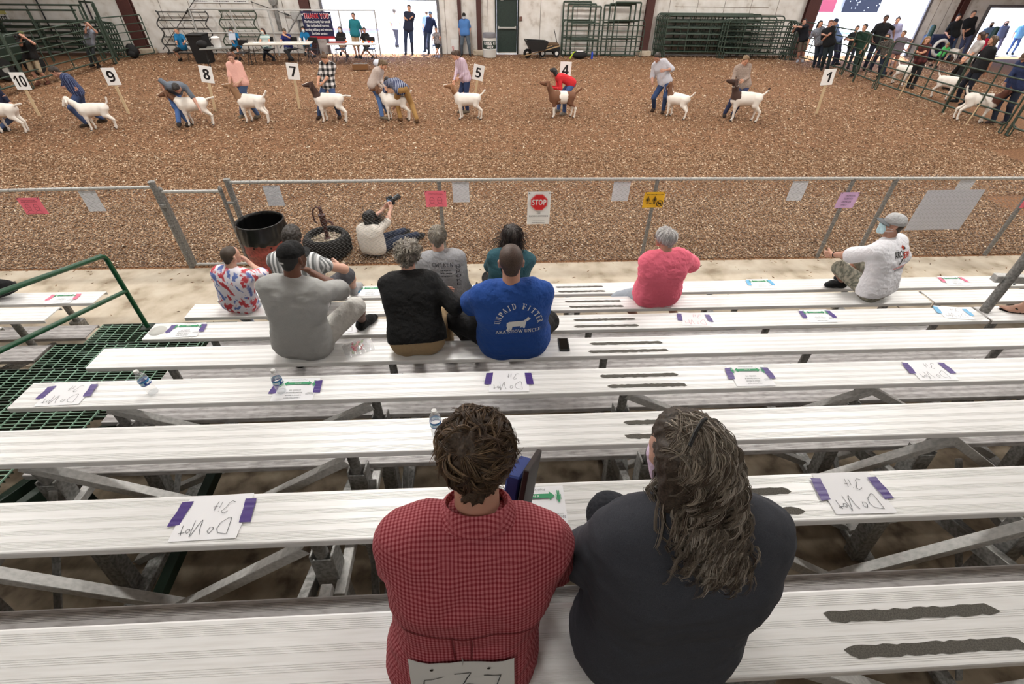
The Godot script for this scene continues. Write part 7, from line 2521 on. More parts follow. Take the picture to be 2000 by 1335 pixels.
func handlers() -> void:
	person("handler in a navy shirt leaning over the leftmost goat, mostly out of view", {"P": Vector3(-12.102, 0.671, -13.469), "H": Vector3(-11.950, 1.186, -13.369), "s": 0.95, "ha": [Vector3(-11.757, 0.483, -13.369), Vector3(-12.262, 0.459, -13.369)], "fe": [Vector3(-12.317, 0.085, -13.275), Vector3(-12.661, 0.085, -13.463)], "at": Vector3(-12.102, 0.000, -13.369), "yaw": -80, "hy": -80, "hp": -35, "sc": Color(0.07, 0.085, 0.17), "sp": "paisley", "sc2": Color(0.16, 0.17, 0.28), "sl": 1, "pc": Color(0.33, 0.42, 0.58), "hc": Color(0.2, 0.14, 0.09), "cell": 0.02})
	person("boy handler in a navy striped shirt reaching down to his white goat beside number 9", {"P": Vector3(-10.459, 0.769, -13.904), "H": Vector3(-10.669, 1.248, -13.804), "s": 0.97, "ha": [Vector3(-10.577, 0.556, -13.784), Vector3(-10.419, 0.893, -13.754)], "fe": [Vector3(-10.483, 0.087, -13.681), Vector3(-10.322, 0.087, -14.127)], "at": Vector3(-10.459, 0.000, -13.904), "yaw": 120, "hy": 110, "hp": -35, "sc": Color(0.12, 0.15, 0.29), "sp": "vstripe", "sc2": Color(0.34, 0.39, 0.52), "sl": 0.6, "pc": Color(0.22, 0.28, 0.42), "hc": Color(0.16, 0.11, 0.075), "sk": Color(0.72, 0.54, 0.46), "fc": Color(0.2, 0.16, 0.12), "ep": [Vector3(0.300, -1.000, 0.000), Vector3(-0.600, -0.600, 0.600)], "cell": 0.02})
	person("young man in a grey shirt bending right over his goat beside number 8", {"P": Vector3(-8.177, 0.760, -14.080), "H": Vector3(-7.746, 0.937, -13.540), "s": 1, "ha": [Vector3(-7.335, 0.288, -13.560), Vector3(-8.165, 0.833, -13.710)], "fe": [Vector3(-8.045, 0.090, -13.514), Vector3(-7.946, 0.090, -13.806)], "at": Vector3(-8.177, 0.000, -13.660), "yaw": 190, "hy": 190, "hp": -60, "sc": Color(0.36, 0.39, 0.43), "sl": 0.6, "pc": Color(0.27, 0.39, 0.59), "hc": Color(0.09, 0.065, 0.045), "sk": Color(0.72, 0.54, 0.46), "fc": Color(0.16, 0.12, 0.09), "hpose": ["flat", "relaxed"], "curl": 0.14, "face": false, "cell": 0.02})
	person("red haired boy in a pink polo shirt holding a brown headed goat", {"P": Vector3(-6.499, 0.921, -14.390), "H": Vector3(-6.561, 1.487, -14.390), "s": 0.97, "ha": [Vector3(-6.478, 0.945, -14.190), Vector3(-6.732, 0.841, -14.170)], "fe": [Vector3(-6.746, 0.087, -14.311), Vector3(-6.359, 0.087, -14.469)], "at": Vector3(-6.499, 0.000, -14.390), "yaw": 165, "hy": 200, "hp": -18, "sc": Color(0.86, 0.66, 0.61), "sl": 0.62, "pc": Color(0.28, 0.36, 0.5), "hc": Color(0.34, 0.16, 0.07), "hs": "short", "sk": Color(0.78, 0.61, 0.53), "fc": Color(0.4, 0.36, 0.3), "cell": 0.02})
	person("girl with a bun in a black and white plaid shirt behind a dark headed goat", {"P": Vector3(-4.273, 0.833, -14.484), "H": Vector3(-4.205, 1.458, -14.484), "s": 0.96, "ha": [Vector3(-4.334, 0.911, -14.264), Vector3(-4.448, 0.935, -14.264)], "fe": [Vector3(-4.132, 0.086, -14.510), Vector3(-4.675, 0.086, -14.459)], "at": Vector3(-4.273, 0.000, -14.484), "yaw": 175, "hy": 165, "hp": -32, "sc": Color(0.05, 0.05, 0.055), "sp": "plaid", "sc2": Color(0.86, 0.84, 0.83), "sl": 0.8, "pc": Color(0.25, 0.33, 0.48), "hc": Color(0.38, 0.26, 0.16), "hs": "bun", "fc": Color(0.22, 0.15, 0.1), "cell": 0.02})
	person("girl with a blonde ponytail in a pale print shirt steadying a goat", {"P": Vector3(-3.029, 0.864, -14.395), "H": Vector3(-2.680, 1.324, -14.395), "s": 0.92, "ha": [Vector3(-2.704, 0.821, -14.295), Vector3(-2.775, 0.774, -14.345)], "fe": [Vector3(-2.873, 0.083, -14.178), Vector3(-2.769, 0.083, -14.612)], "at": Vector3(-3.029, 0.000, -14.395), "yaw": -110, "hy": -110, "hp": -35, "sc": Color(0.7, 0.63, 0.58), "sp": "paisley", "sc2": Color(0.8, 0.76, 0.74), "sl": 1, "pc": Color(0.3, 0.41, 0.59), "hc": Color(0.45, 0.34, 0.21), "hs": "pony", "fc": Color(0.42, 0.38, 0.32), "cell": 0.02})
	person("judge in khaki trousers and striped shirt bent over a goat, back to the stands", {"P": Vector3(-2.240, 0.811, -14.094), "H": Vector3(-2.689, 0.872, -14.694), "s": 1, "ha": [Vector3(-2.793, 0.411, -14.444), Vector3(-2.545, 0.326, -14.594)], "fe": [Vector3(-2.377, 0.090, -14.174), Vector3(-1.906, 0.090, -14.013)], "at": Vector3(-2.240, 0.000, -14.094), "yaw": 22, "hy": 30, "hp": -60, "sc": Color(0.16, 0.2, 0.33), "sp": "vstripe", "sc2": Color(0.6, 0.62, 0.68), "sl": 0.62, "pc": Color(0.62, 0.48, 0.28), "hc": Color(0.12, 0.09, 0.065), "fc": Color(0.36, 0.25, 0.15), "face": false, "curl": 0.16, "sk": Color(0.72, 0.54, 0.46), "cell": 0.02})
	person("girl with a ponytail in a lilac striped shirt leading a goat beside number 5", {"P": Vector3(-0.557, 0.898, -15.061), "H": Vector3(-0.809, 1.460, -15.061), "s": 0.95, "ha": [Vector3(-0.723, 0.937, -14.911), Vector3(-0.886, 0.818, -14.861)], "fe": [Vector3(-0.542, 0.085, -15.002), Vector3(-0.697, 0.085, -15.121)], "at": Vector3(-0.557, 0.000, -15.061), "yaw": 125, "hy": 110, "hp": -28, "sc": Color(0.72, 0.62, 0.68), "sp": "vstripe", "sc2": Color(0.84, 0.78, 0.82), "sl": 1, "pc": Color(0.16, 0.22, 0.36), "hc": Color(0.26, 0.17, 0.1), "hs": "pony", "fc": Color(0.4, 0.36, 0.3), "cell": 0.02})
	person("dark haired girl in a coral red shirt crouching over a brown and white goat", {"P": Vector3(2.469, 0.799, -14.991), "H": Vector3(1.935, 1.056, -14.991), "s": 0.95, "ha": [Vector3(1.933, 0.687, -14.891), Vector3(1.878, 0.716, -14.941)], "fe": [Vector3(2.303, 0.085, -14.813), Vector3(2.166, 0.085, -15.169)], "at": Vector3(2.469, 0.000, -14.991), "yaw": 110, "hy": 105, "hp": -20, "sc": Color(0.8, 0.16, 0.19), "sl": 1, "pc": Color(0.28, 0.38, 0.58), "hc": Color(0.03, 0.025, 0.025), "hs": "long", "fc": Color(0.5, 0.47, 0.43), "curl": 0.08, "sk": Color(0.72, 0.54, 0.46), "cell": 0.02})
	person("young man in a white short sleeved shirt holding a goat on a chain lead", {"P": Vector3(5.239, 0.805, -15.128), "H": Vector3(4.882, 1.422, -15.128), "s": 1, "ha": [Vector3(5.098, 1.141, -14.908), Vector3(4.845, 0.813, -15.078)], "fe": [Vector3(5.293, 0.090, -14.975), Vector3(5.099, 0.090, -15.280)], "at": Vector3(5.239, 0.000, -15.128), "yaw": 150, "hy": 140, "hp": -32, "sc": Color(0.76, 0.76, 0.79), "sl": 0.66, "fl": 0.03, "pc": Color(0.19, 0.27, 0.42), "hc": Color(0.17, 0.105, 0.065), "fc": Color(0.2, 0.13, 0.08), "sk": Color(0.72, 0.54, 0.46), "cell": 0.02})
	person("blonde girl in a cream print blouse behind a dark headed goat beside number 1", {"P": Vector3(7.330, 0.830, -14.584), "H": Vector3(7.187, 1.435, -14.584), "s": 0.96, "ha": [Vector3(7.181, 0.985, -14.364), Vector3(6.982, 0.905, -14.384)], "fe": [Vector3(7.252, 0.086, -14.555), Vector3(7.029, 0.086, -14.614)], "at": Vector3(7.330, 0.000, -14.584), "yaw": 165, "hy": 180, "hp": -22, "sc": Color(0.72, 0.66, 0.6), "sp": "paisley", "sc2": Color(0.42, 0.34, 0.32), "sl": 1, "pc": Color(0.21, 0.25, 0.38), "hc": Color(0.56, 0.43, 0.27), "hs": "pony", "fc": Color(0.16, 0.12, 0.1), "cell": 0.02})
	goat("white goat with its rump to the right at the left edge of the ring", Vector3(-12.158, 0.000, -13.182), 89.4, 2, {"s": 1.000, "neck": Vector3(0, 0.6, -0.8), "tail": Vector3(0, 0.2, 1)})
	goat("white goat with its head held up by the boy in navy stripes", Vector3(-10.111, 0.000, -13.356), 107.6, 2, {"s": 0.920, "neck": Vector3(0, 0.75, -0.66), "head": Vector3(0, -0.75, -0.65), "tail": Vector3(0, 1, 0.25), "horns": false})
	goat("white goat with a hidden brown head under the bending man in grey", Vector3(-7.857, 0.000, -13.764), 101.3, 1, {"s": 1.000, "neck": Vector3(0, 0.7, -0.7), "brown": Color(0.16, 0.075, 0.04), "line": 0.35, "tail": Vector3(0, 0.15, 1)})
	goat("white goat with a light brown head held by the boy in pink", Vector3(-6.460, 0.000, -14.093), 81.2, 1, {"s": 1.030, "neck": Vector3(0, 0.85, -0.5), "head": Vector3(0, 0.1, -1), "brown": Color(0.22, 0.12, 0.06), "line": -0.1, "tail": Vector3(0, 0.8, 0.6)})
	goat("white goat with a very dark head and white blaze held by the girl in plaid", Vector3(-4.423, 0.000, -14.136), 89.6, 1, {"s": 1.050, "neck": Vector3(0, 0.95, -0.3), "head": Vector3(0, -0.1, -1), "brown": Color(0.055, 0.028, 0.02), "line": 0.05, "tail": Vector3(0, -0.1, 1)})
	goat("white goat half hidden behind the judge in khaki trousers", Vector3(-2.680, 0.000, -14.283), 89.6, 1, {"s": 0.980, "neck": Vector3(0, 0.8, -0.6), "brown": Color(0.16, 0.075, 0.04), "line": 0.5, "tail": Vector3(0, 0.8, 0.6)})
	goat("white goat with a tan head and white nose held by the girl in lilac", Vector3(-0.691, 0.000, -14.379), 89.6, 1, {"s": 0.980, "neck": Vector3(0, 0.85, -0.5), "head": Vector3(0, 0.1, -1), "brown": Color(0.25, 0.12, 0.055), "line": 0.35, "tail": Vector3(0, 0.8, 0.7)})
	goat("brown goat with a white saddle and stockings under the girl in coral red", Vector3(1.962, 0.000, -14.529), 89.7, 3, {"s": 1.020, "neck": Vector3(0, 0.9, -0.45), "head": Vector3(0.2, 0.05, -1), "brown": Color(0.17, 0.075, 0.04), "tail": Vector3(0, 0.7, 0.8)})
	goat("white goat with a brown head and broad white blaze on a chain lead", Vector3(5.383, 0.000, -14.654), 43.7, 1, {"s": 0.930, "neck": Vector3(0, 0.95, -0.25), "head": Vector3(0.35, -0.9, -0.5), "brown": Color(0.16, 0.075, 0.04), "line": 0, "tail": Vector3(0, 0.8, 0.6)})
	goat("large white goat with a dark brown head neck and tail beside number 1", Vector3(7.070, 0.000, -14.152), 76.6, 1, {"s": 1.120, "neck": Vector3(0, 0.95, -0.3), "head": Vector3(-0.1, 0.15, -1), "brown": Color(0.055, 0.028, 0.02), "line": -0.25, "collar": true, "blaze": false, "tail": Vector3(0, 0.9, 0.5)})
	goat("white goat with a dark brown head behind the pen fence, farthest of the three", Vector3(15.650, 0.000, -18.919), -168.4, 1, {"s": 0.950, "neck": Vector3(0, 0.7, -0.6), "brown": Color(0.055, 0.028, 0.02), "line": 0.2})
	goat("white goat with a dark brown head behind the pen fence, middle of the three", Vector3(15.538, 0.000, -16.643), -156.8, 1, {"s": 1.000, "neck": Vector3(0, 0.7, -0.6), "brown": Color(0.055, 0.028, 0.02), "line": 0.2})
	goat("white goat with a reddish brown head at the pen fence, nearest of the three", Vector3(14.290, 0.000, -13.864), -128.8, 1, {"s": 1.100, "neck": Vector3(0, 0.85, -0.5), "head": Vector3(0, 0, -1), "brown": Color(0.12, 0.045, 0.03), "line": -0.3, "blaze": false, "tail": Vector3(0, 1, 0.3)})
	goat("small white goat kid standing by the toddler behind the pen fence", Vector3(21.914, 0.000, -24.632), 0.0, 2, {"s": 0.750, "horns": false})
func crowd() -> void:
	person("man in a turquoise polo with crossed legs and arms beside the dark bin", {"P": Vector3(-12.764, 0.465, -23.885), "H": Vector3(-12.736, 1.073, -23.865), "s": 0.87, "ha": [Vector3(-12.434, 0.678, -23.535), Vector3(-12.744, 0.676, -23.535)], "fe": [Vector3(-14.474, 0.090, -26.385), Vector3(-12.946, 0.090, -23.745)], "yaw": 180, "hy": 180, "at": Vector3(-12.764, 0.000, -23.885), "sc": Color(0.05, 0.4, 0.58), "pc": Color(0.13, 0.12, 0.11), "pl": 0.5, "hc": Color(0.3, 0.28, 0.25), "hs": "short", "fc": Color(0.08, 0.08, 0.08), "kp": [Vector3(0.600, 0.500, 1.000), null], "cell": 0.022})
	person("masked man in a turquoise polo reading a paper behind the small grey table", {"P": Vector3(-10.680, 0.453, -24.325), "H": Vector3(-10.720, 1.042, -24.305), "s": 0.8439, "ha": [Vector3(-10.381, 0.634, -23.975), Vector3(-10.636, 0.633, -23.975)], "fe": [Vector3(-10.541, 0.090, -23.929), Vector3(-10.815, 0.090, -24.185)], "yaw": 180, "hy": 180, "at": Vector3(-10.680, 0.000, -24.325), "sc": Color(0.05, 0.4, 0.58), "pc": Color(0.13, 0.12, 0.11), "pl": 0.5, "hc": Color(0.06, 0.05, 0.04), "mask": Color(0.85, 0.88, 0.9), "fc": Color(0.1, 0.1, 0.1), "hp": -20, "cell": 0.022})
	person("woman judge with long red brown hair and a green striped top at the long table", {"P": Vector3(-9.326, 0.453, -24.101), "H": Vector3(-9.319, 1.044, -24.081), "s": 0.8439, "ha": [Vector3(-9.166, 0.653, -23.761), Vector3(-9.486, 0.653, -23.761)], "fe": [Vector3(-9.531, 0.090, -23.951), Vector3(-9.121, 0.090, -23.961)], "yaw": 180, "hy": 165, "at": Vector3(-9.326, 0.000, -24.101), "sc": Color(0.84, 0.88, 0.86), "sp": "hstripe", "sc2": Color(0.1, 0.45, 0.42), "sl": 0.2, "pc": Color(0.13, 0.16, 0.21), "hc": Color(0.17, 0.06, 0.045), "hs": "long", "mask": Color(0.82, 0.84, 0.82), "cell": 0.022})
	person("judge in a royal blue polo with a hand at the chin at the long table", {"P": Vector3(-8.442, 0.453, -24.115), "H": Vector3(-8.437, 1.044, -24.095), "s": 0.8439, "ha": [Vector3(-8.311, 0.925, -23.765), Vector3(-8.587, 0.705, -23.765)], "fe": [Vector3(-8.471, 0.090, -23.975), Vector3(-8.301, 0.090, -23.849)], "yaw": 180, "hy": 180, "at": Vector3(-8.442, 0.000, -24.115), "sc": Color(0.07, 0.11, 0.36), "pc": Color(0.34, 0.36, 0.38), "hc": Color(0.33, 0.26, 0.19), "hp": -20, "cell": 0.022})
	person("masked judge in turquoise at the right end of the long table", {"P": Vector3(-7.884, 0.453, -24.948), "H": Vector3(-7.895, 1.044, -24.928), "s": 0.8439, "ha": [Vector3(-7.724, 0.653, -24.608), Vector3(-8.044, 0.653, -24.608)], "fe": [Vector3(-7.831, 0.090, -23.730), Vector3(-7.601, 0.090, -24.808)], "yaw": 180, "hy": 180, "at": Vector3(-7.884, 0.000, -24.948), "sc": Color(0.05, 0.4, 0.58), "pc": Color(0.15, 0.12, 0.1), "pl": 0.55, "hc": Color(0.06, 0.05, 0.04), "mask": Color(0.86, 0.9, 0.92), "hp": -12, "cell": 0.022})
	person("dark haired woman in a black top and sash at the white table", {"P": Vector3(-6.338, 0.453, -24.984), "H": Vector3(-6.325, 1.044, -24.964), "s": 0.8439, "ha": [Vector3(-6.178, 0.653, -24.644), Vector3(-6.498, 0.653, -24.644)], "fe": [Vector3(-6.336, 0.090, -23.762), Vector3(-6.156, 0.090, -24.844)], "yaw": 180, "hy": 180, "at": Vector3(-6.338, 0.000, -24.984), "sc": Color(0.04, 0.04, 0.045), "pc": Color(0.55, 0.42, 0.32), "pl": 0.4, "hc": Color(0.035, 0.03, 0.03), "hs": "long", "mask": Color(0.84, 0.85, 0.84), "cell": 0.022})
	person("boy in a black shirt at the right end of the white table", {"P": Vector3(-5.228, 0.496, -24.734), "H": Vector3(-5.219, 1.043, -24.714), "s": 0.783, "ha": [Vector3(-5.068, 0.696, -24.394), Vector3(-5.388, 0.696, -24.394)], "fe": [Vector3(-5.511, 0.090, -24.582), Vector3(-5.014, 0.090, -24.594)], "yaw": 180, "hy": 180, "at": Vector3(-5.228, 0.000, -24.734), "sc": Color(0.05, 0.05, 0.055), "pc": Color(0.16, 0.15, 0.14), "pl": 0.5, "hc": Color(0.06, 0.05, 0.04), "sk": Color(0.72, 0.54, 0.46), "cell": 0.022})
	person("boy in a grey print shirt and shorts on a chair beside the first doorway", {"P": Vector3(-2.117, 0.544, -25.083), "H": Vector3(-2.129, 1.043, -25.063), "s": 0.7134, "ha": [Vector3(-1.957, 0.744, -24.743), Vector3(-2.277, 0.744, -24.743)], "fe": [Vector3(-2.209, 0.090, -24.943), Vector3(-2.059, 0.090, -24.806)], "yaw": 180, "hy": 180, "at": Vector3(-2.117, 0.000, -25.083), "sc": Color(0.38, 0.36, 0.37), "sp": "camo", "sc2": Color(0.6, 0.58, 0.58), "pc": Color(0.05, 0.05, 0.055), "pl": 0.5, "hc": Color(0.1, 0.08, 0.06), "fc": Color(0.5, 0.48, 0.52), "cell": 0.022})
	person("masked man in a light blue polo and grey jeans standing left of the painted barrel", {"P": Vector3(-0.875, 0.870, -25.485), "H": Vector3(-0.882, 1.525, -25.485), "s": 0.935463, "ha": [null, null], "fe": [Vector3(-0.678, 0.084, -25.416), Vector3(-1.063, 0.084, -25.554)], "yaw": 180, "hy": 180, "at": Vector3(-0.875, 0.000, -25.485), "sc": Color(0.27, 0.44, 0.66), "pc": Color(0.3, 0.34, 0.38), "hs": "cap", "cc": Color(0.1, 0.09, 0.08), "hc": Color(0.15, 0.1, 0.08), "mask": Color(0.82, 0.86, 0.9), "g": 1.2, "fc": Color(0.1, 0.09, 0.08), "sk": Color(0.72, 0.54, 0.46), "cell": 0.022})
	person("man in a turquoise T-shirt and tan shorts standing behind the white table", {"P": Vector3(-5.663, 0.883, -24.786), "H": Vector3(-5.604, 1.545, -24.786), "s": 0.949274, "ha": [null, null], "fe": [Vector3(-5.656, 0.085, -24.857), Vector3(-5.742, 0.085, -24.715)], "yaw": 180, "hy": 180, "at": Vector3(-5.663, 0.000, -24.786), "sc": Color(0.09, 0.42, 0.46), "pc": Color(0.62, 0.52, 0.4), "pl": 0.5, "hc": Color(0.2, 0.13, 0.09), "g": 1.1, "sk": Color(0.72, 0.54, 0.46), "fc": Color(0.08, 0.08, 0.08), "cell": 0.022})
	person("tall man in dark clothes with folded arms in the middle of the first doorway", {"P": Vector3(-3.435, 1.021, -25.711), "H": Vector3(-3.305, 1.779, -25.711), "s": 1.09798, "ha": [Vector3(-3.458, 1.368, -25.611), Vector3(-3.271, 1.407, -25.611)], "fe": [Vector3(-3.373, 0.099, -25.790), Vector3(-3.663, 0.099, -25.632)], "yaw": 180, "hy": 180, "at": Vector3(-3.435, 0.000, -25.711), "sc": Color(0.12, 0.14, 0.22), "pc": Color(0.15, 0.2, 0.3), "hc": Color(0.1, 0.08, 0.07), "fc": Color(0.06, 0.06, 0.07), "g": 1.05, "cell": 0.022})
	person("man in navy shirt and jeans with crossed feet at the right side of the doorway", {"P": Vector3(-2.603, 0.889, -26.114), "H": Vector3(-2.418, 1.532, -26.114), "s": 0.955938, "ha": [null, null], "fe": [Vector3(-2.623, 0.086, -25.963), Vector3(-2.820, 0.086, -26.265)], "yaw": 160, "hy": 160, "at": Vector3(-2.603, 0.000, -26.114), "sc": Color(0.05, 0.12, 0.26), "pc": Color(0.18, 0.23, 0.32), "hs": "cap", "cc": Color(0.35, 0.42, 0.5), "hc": Color(0.1, 0.08, 0.07), "fc": Color(0.06, 0.06, 0.07), "cell": 0.022})
	person("person in pale clothes standing outside the first doorway", {"P": Vector3(-4.374, 0.848, -28.032), "H": Vector3(-4.334, 1.485, -28.032), "s": 0.912096, "ha": [null, null], "fe": [Vector3(-4.348, 0.082, -28.033), Vector3(-4.450, 0.082, -28.030)], "yaw": 0, "hy": 0, "at": Vector3(-4.374, 0.000, -28.032), "sc": Color(0.7, 0.72, 0.8), "pc": Color(0.25, 0.25, 0.3), "hc": Color(0.4, 0.35, 0.3), "cell": 0.022})
	person("person with a cap seen behind the man in navy at the first doorway", {"P": Vector3(-2.823, 0.847, -27.396), "H": Vector3(-2.721, 1.476, -27.396), "s": 0.91068, "ha": [null, null], "fe": [Vector3(-2.824, 0.082, -27.398), Vector3(-2.950, 0.082, -27.394)], "yaw": 20, "hy": 20, "at": Vector3(-2.823, 0.000, -27.396), "sc": Color(0.5, 0.6, 0.75), "pc": Color(0.3, 0.3, 0.35), "hs": "cap", "cc": Color(0.6, 0.65, 0.7), "hc": Color(0.3, 0.2, 0.1), "cell": 0.022})
	person("photographer in a black T-shirt and khaki shorts behind the left panels", {"P": Vector3(-15.231, 0.821, -19.012), "H": Vector3(-15.139, 1.433, -19.012), "s": 0.883103, "ha": [Vector3(-14.888, 1.376, -18.792), Vector3(-15.059, 1.333, -18.792)], "fe": [Vector3(-15.193, 0.079, -19.098), Vector3(-15.381, 0.079, -18.926)], "yaw": 180, "hy": 180, "at": Vector3(-15.231, 0.000, -19.012), "sc": Color(0.04, 0.04, 0.045), "pc": Color(0.62, 0.56, 0.46), "pl": 0.52, "hs": "cap", "cc": Color(0.28, 0.3, 0.16), "hc": Color(0.15, 0.1, 0.07), "g": 1.25, "sk": Color(0.72, 0.54, 0.46), "ep": [Vector3(1.000, -0.500, 0.300), Vector3(-0.400, -1.000, 0.300)], "face": false, "fc": Color(0.4, 0.25, 0.2), "cell": 0.022})
	person("photographer in a grey T-shirt and mask behind the far left panels", {"P": Vector3(-15.359, 0.820, -22.249), "H": Vector3(-15.121, 1.389, -22.249), "s": 0.881482, "ha": [Vector3(-14.861, 1.372, -22.049), Vector3(-15.057, 1.354, -22.049)], "fe": [Vector3(-15.409, 0.079, -22.251), Vector3(-15.624, 0.079, -22.247)], "yaw": 180, "hy": 180, "at": Vector3(-15.359, 0.000, -22.249), "sc": Color(0.46, 0.48, 0.52), "pc": Color(0.2, 0.22, 0.23), "hs": "short", "hc": Color(0.25, 0.15, 0.09), "mask": Color(0.85, 0.87, 0.88), "ep": [Vector3(1.000, -0.500, 0.300), Vector3(-0.500, -1.000, 0.300)], "face": false, "fc": Color(0.06, 0.06, 0.06), "sk": Color(0.72, 0.54, 0.46), "cell": 0.022})
	person("boy in a blue and black shirt leaning on the pen fence nearest the back wall", {"P": Vector3(14.220, 0.897, -24.009), "H": Vector3(13.974, 1.525, -24.009), "s": 0.964334, "ha": [Vector3(13.643, 1.362, -23.909), Vector3(13.581, 1.287, -23.909)], "fe": [Vector3(14.456, 0.087, -23.943), Vector3(14.311, 0.087, -24.076)], "yaw": 150, "hy": 150, "at": Vector3(14.220, 0.000, -24.009), "sc": Color(0.04, 0.05, 0.09), "pc": Color(0.35, 0.3, 0.26), "pl": 0.5, "hc": Color(0.13, 0.09, 0.07), "fc": Color(0.6, 0.6, 0.62), "sk": Color(0.72, 0.54, 0.46), "cell": 0.022})
	person("youth in a black T-shirt with folded arms at the pen fence", {"P": Vector3(14.205, 0.968, -22.057), "H": Vector3(13.937, 1.645, -22.057), "s": 1.04084, "ha": [Vector3(13.794, 1.272, -21.957), Vector3(13.938, 1.237, -21.957)], "fe": [Vector3(14.442, 0.094, -21.941), Vector3(14.330, 0.094, -22.173)], "yaw": 165, "hy": 165, "at": Vector3(14.205, 0.000, -22.057), "sc": Color(0.05, 0.055, 0.07), "pc": Color(0.1, 0.15, 0.17), "hc": Color(0.35, 0.2, 0.14), "fc": Color(0.06, 0.06, 0.06), "sk": Color(0.72, 0.54, 0.46), "g": 1.1, "cell": 0.022})
	person("girl in a grey print top beside the youth with folded arms", {"P": Vector3(14.164, 0.930, -22.656), "H": Vector3(13.889, 1.574, -22.656), "s": 1, "ha": [null, null], "fe": [Vector3(14.377, 0.090, -22.534), Vector3(14.332, 0.090, -22.778)], "yaw": 170, "hy": 170, "at": Vector3(14.164, 0.000, -22.656), "sc": Color(0.38, 0.4, 0.43), "sp": "camo", "sc2": Color(0.55, 0.56, 0.6), "pc": Color(0.13, 0.17, 0.23), "hc": Color(0.06, 0.05, 0.05), "hs": "long", "cell": 0.022})
	person("man in a cap and pale blue shirt behind the youth with folded arms", {"P": Vector3(15.115, 0.986, -22.985), "H": Vector3(14.723, 1.616, -22.985), "s": 1.06, "ha": [null, null], "fe": [Vector3(15.459, 0.095, -22.923), Vector3(15.347, 0.095, -23.047)], "yaw": -160, "hy": -160, "at": Vector3(15.115, 0.000, -22.985), "sc": Color(0.35, 0.42, 0.55), "pc": Color(0.2, 0.22, 0.3), "hs": "cap", "cc": Color(0.12, 0.15, 0.22), "hc": Color(0.1, 0.08, 0.07), "cell": 0.022})
	person("boy in a dark T-shirt leaning his arms on the middle of the pen fence", {"P": Vector3(15.585, 0.819, -22.556), "H": Vector3(15.476, 1.426, -22.556), "s": 0.880493, "ha": [Vector3(15.291, 1.046, -22.456), Vector3(15.097, 1.081, -22.456)], "fe": [Vector3(15.669, 0.079, -22.434), Vector3(15.635, 0.079, -22.677)], "yaw": 155, "hy": 155, "at": Vector3(15.585, 0.000, -22.556), "sc": Color(0.08, 0.1, 0.11), "pc": Color(0.15, 0.18, 0.22), "hc": Color(0.2, 0.15, 0.12), "fc": Color(0.1, 0.08, 0.08), "cell": 0.022})
	person("youth in a green striped shirt beside the boy leaning on the pen fence", {"P": Vector3(14.815, 0.949, -20.838), "H": Vector3(14.586, 1.625, -20.838), "s": 1.02, "ha": [null, null], "fe": [Vector3(15.179, 0.092, -21.054), Vector3(14.733, 0.092, -20.623)], "yaw": 120, "hy": 120, "at": Vector3(14.815, 0.000, -20.838), "sc": Color(0.1, 0.22, 0.17), "pc": Color(0.09, 0.17, 0.14), "hc": Color(0.14, 0.1, 0.08), "fc": Color(0.1, 0.08, 0.08), "cell": 0.022})
	person("tall man in a black T-shirt with hands on his hips behind the pen fence", {"P": Vector3(16.171, 1.042, -21.968), "H": Vector3(16.099, 1.822, -21.968), "s": 1.12, "ha": [Vector3(16.672, 1.226, -21.868), Vector3(15.859, 1.081, -21.868)], "fe": [Vector3(16.272, 0.101, -21.853), Vector3(16.153, 0.101, -22.084)], "yaw": 160, "hy": 150, "at": Vector3(16.171, 0.000, -21.968), "sc": Color(0.06, 0.065, 0.08), "pc": Color(0.12, 0.15, 0.22), "hc": Color(0.09, 0.08, 0.07), "ep": [Vector3(1.000, 0.000, -0.200), Vector3(-1.000, 0.000, -0.200)], "g": 1.15, "sk": Color(0.5, 0.36, 0.3), "fc": Color(0.07, 0.07, 0.09), "cell": 0.022})
	person("woman in a pale lilac top behind the tall man in black", {"P": Vector3(17.873, 0.977, -23.288), "H": Vector3(17.619, 1.666, -23.288), "s": 1.05, "ha": [null, null], "fe": [Vector3(18.059, 0.095, -23.225), Vector3(17.980, 0.095, -23.352)], "yaw": 150, "hy": 150, "at": Vector3(17.873, 0.000, -23.288), "sc": Color(0.62, 0.62, 0.74), "pc": Color(0.35, 0.4, 0.5), "hc": Color(0.12, 0.09, 0.1), "hs": "bun", "cell": 0.022})
	person("girl in a camouflage shirt at the pen fence below the tall man", {"P": Vector3(15.663, 0.811, -20.532), "H": Vector3(15.406, 1.365, -20.532), "s": 0.872442, "ha": [null, null], "fe": [Vector3(15.839, 0.079, -20.428), Vector3(15.831, 0.079, -20.636)], "yaw": 140, "hy": 140, "at": Vector3(15.663, 0.000, -20.532), "sc": Color(0.45, 0.43, 0.4), "sp": "camo", "sc2": Color(0.15, 0.14, 0.13), "pc": Color(0.15, 0.2, 0.27), "hc": Color(0.2, 0.12, 0.09), "hs": "bob", "mask": Color(0.05, 0.05, 0.05), "cell": 0.022})
	person("woman in a grey dress with sunglasses behind the pen fence", {"P": Vector3(16.537, 0.807, -21.127), "H": Vector3(16.467, 1.411, -21.127), "s": 0.867932, "ha": [Vector3(16.850, 0.977, -21.027), Vector3(16.699, 0.907, -21.027)], "fe": [Vector3(16.750, 0.078, -21.183), Vector3(16.408, 0.078, -21.070)], "yaw": 130, "hy": 110, "at": Vector3(16.537, 0.000, -21.127), "sc": Color(0.42, 0.39, 0.42), "sl": 0.5, "hem": 0.42, "pc": Color(0.6, 0.42, 0.35), "pl": 0.3, "hc": Color(0.35, 0.26, 0.18), "hs": "short", "cell": 0.022})
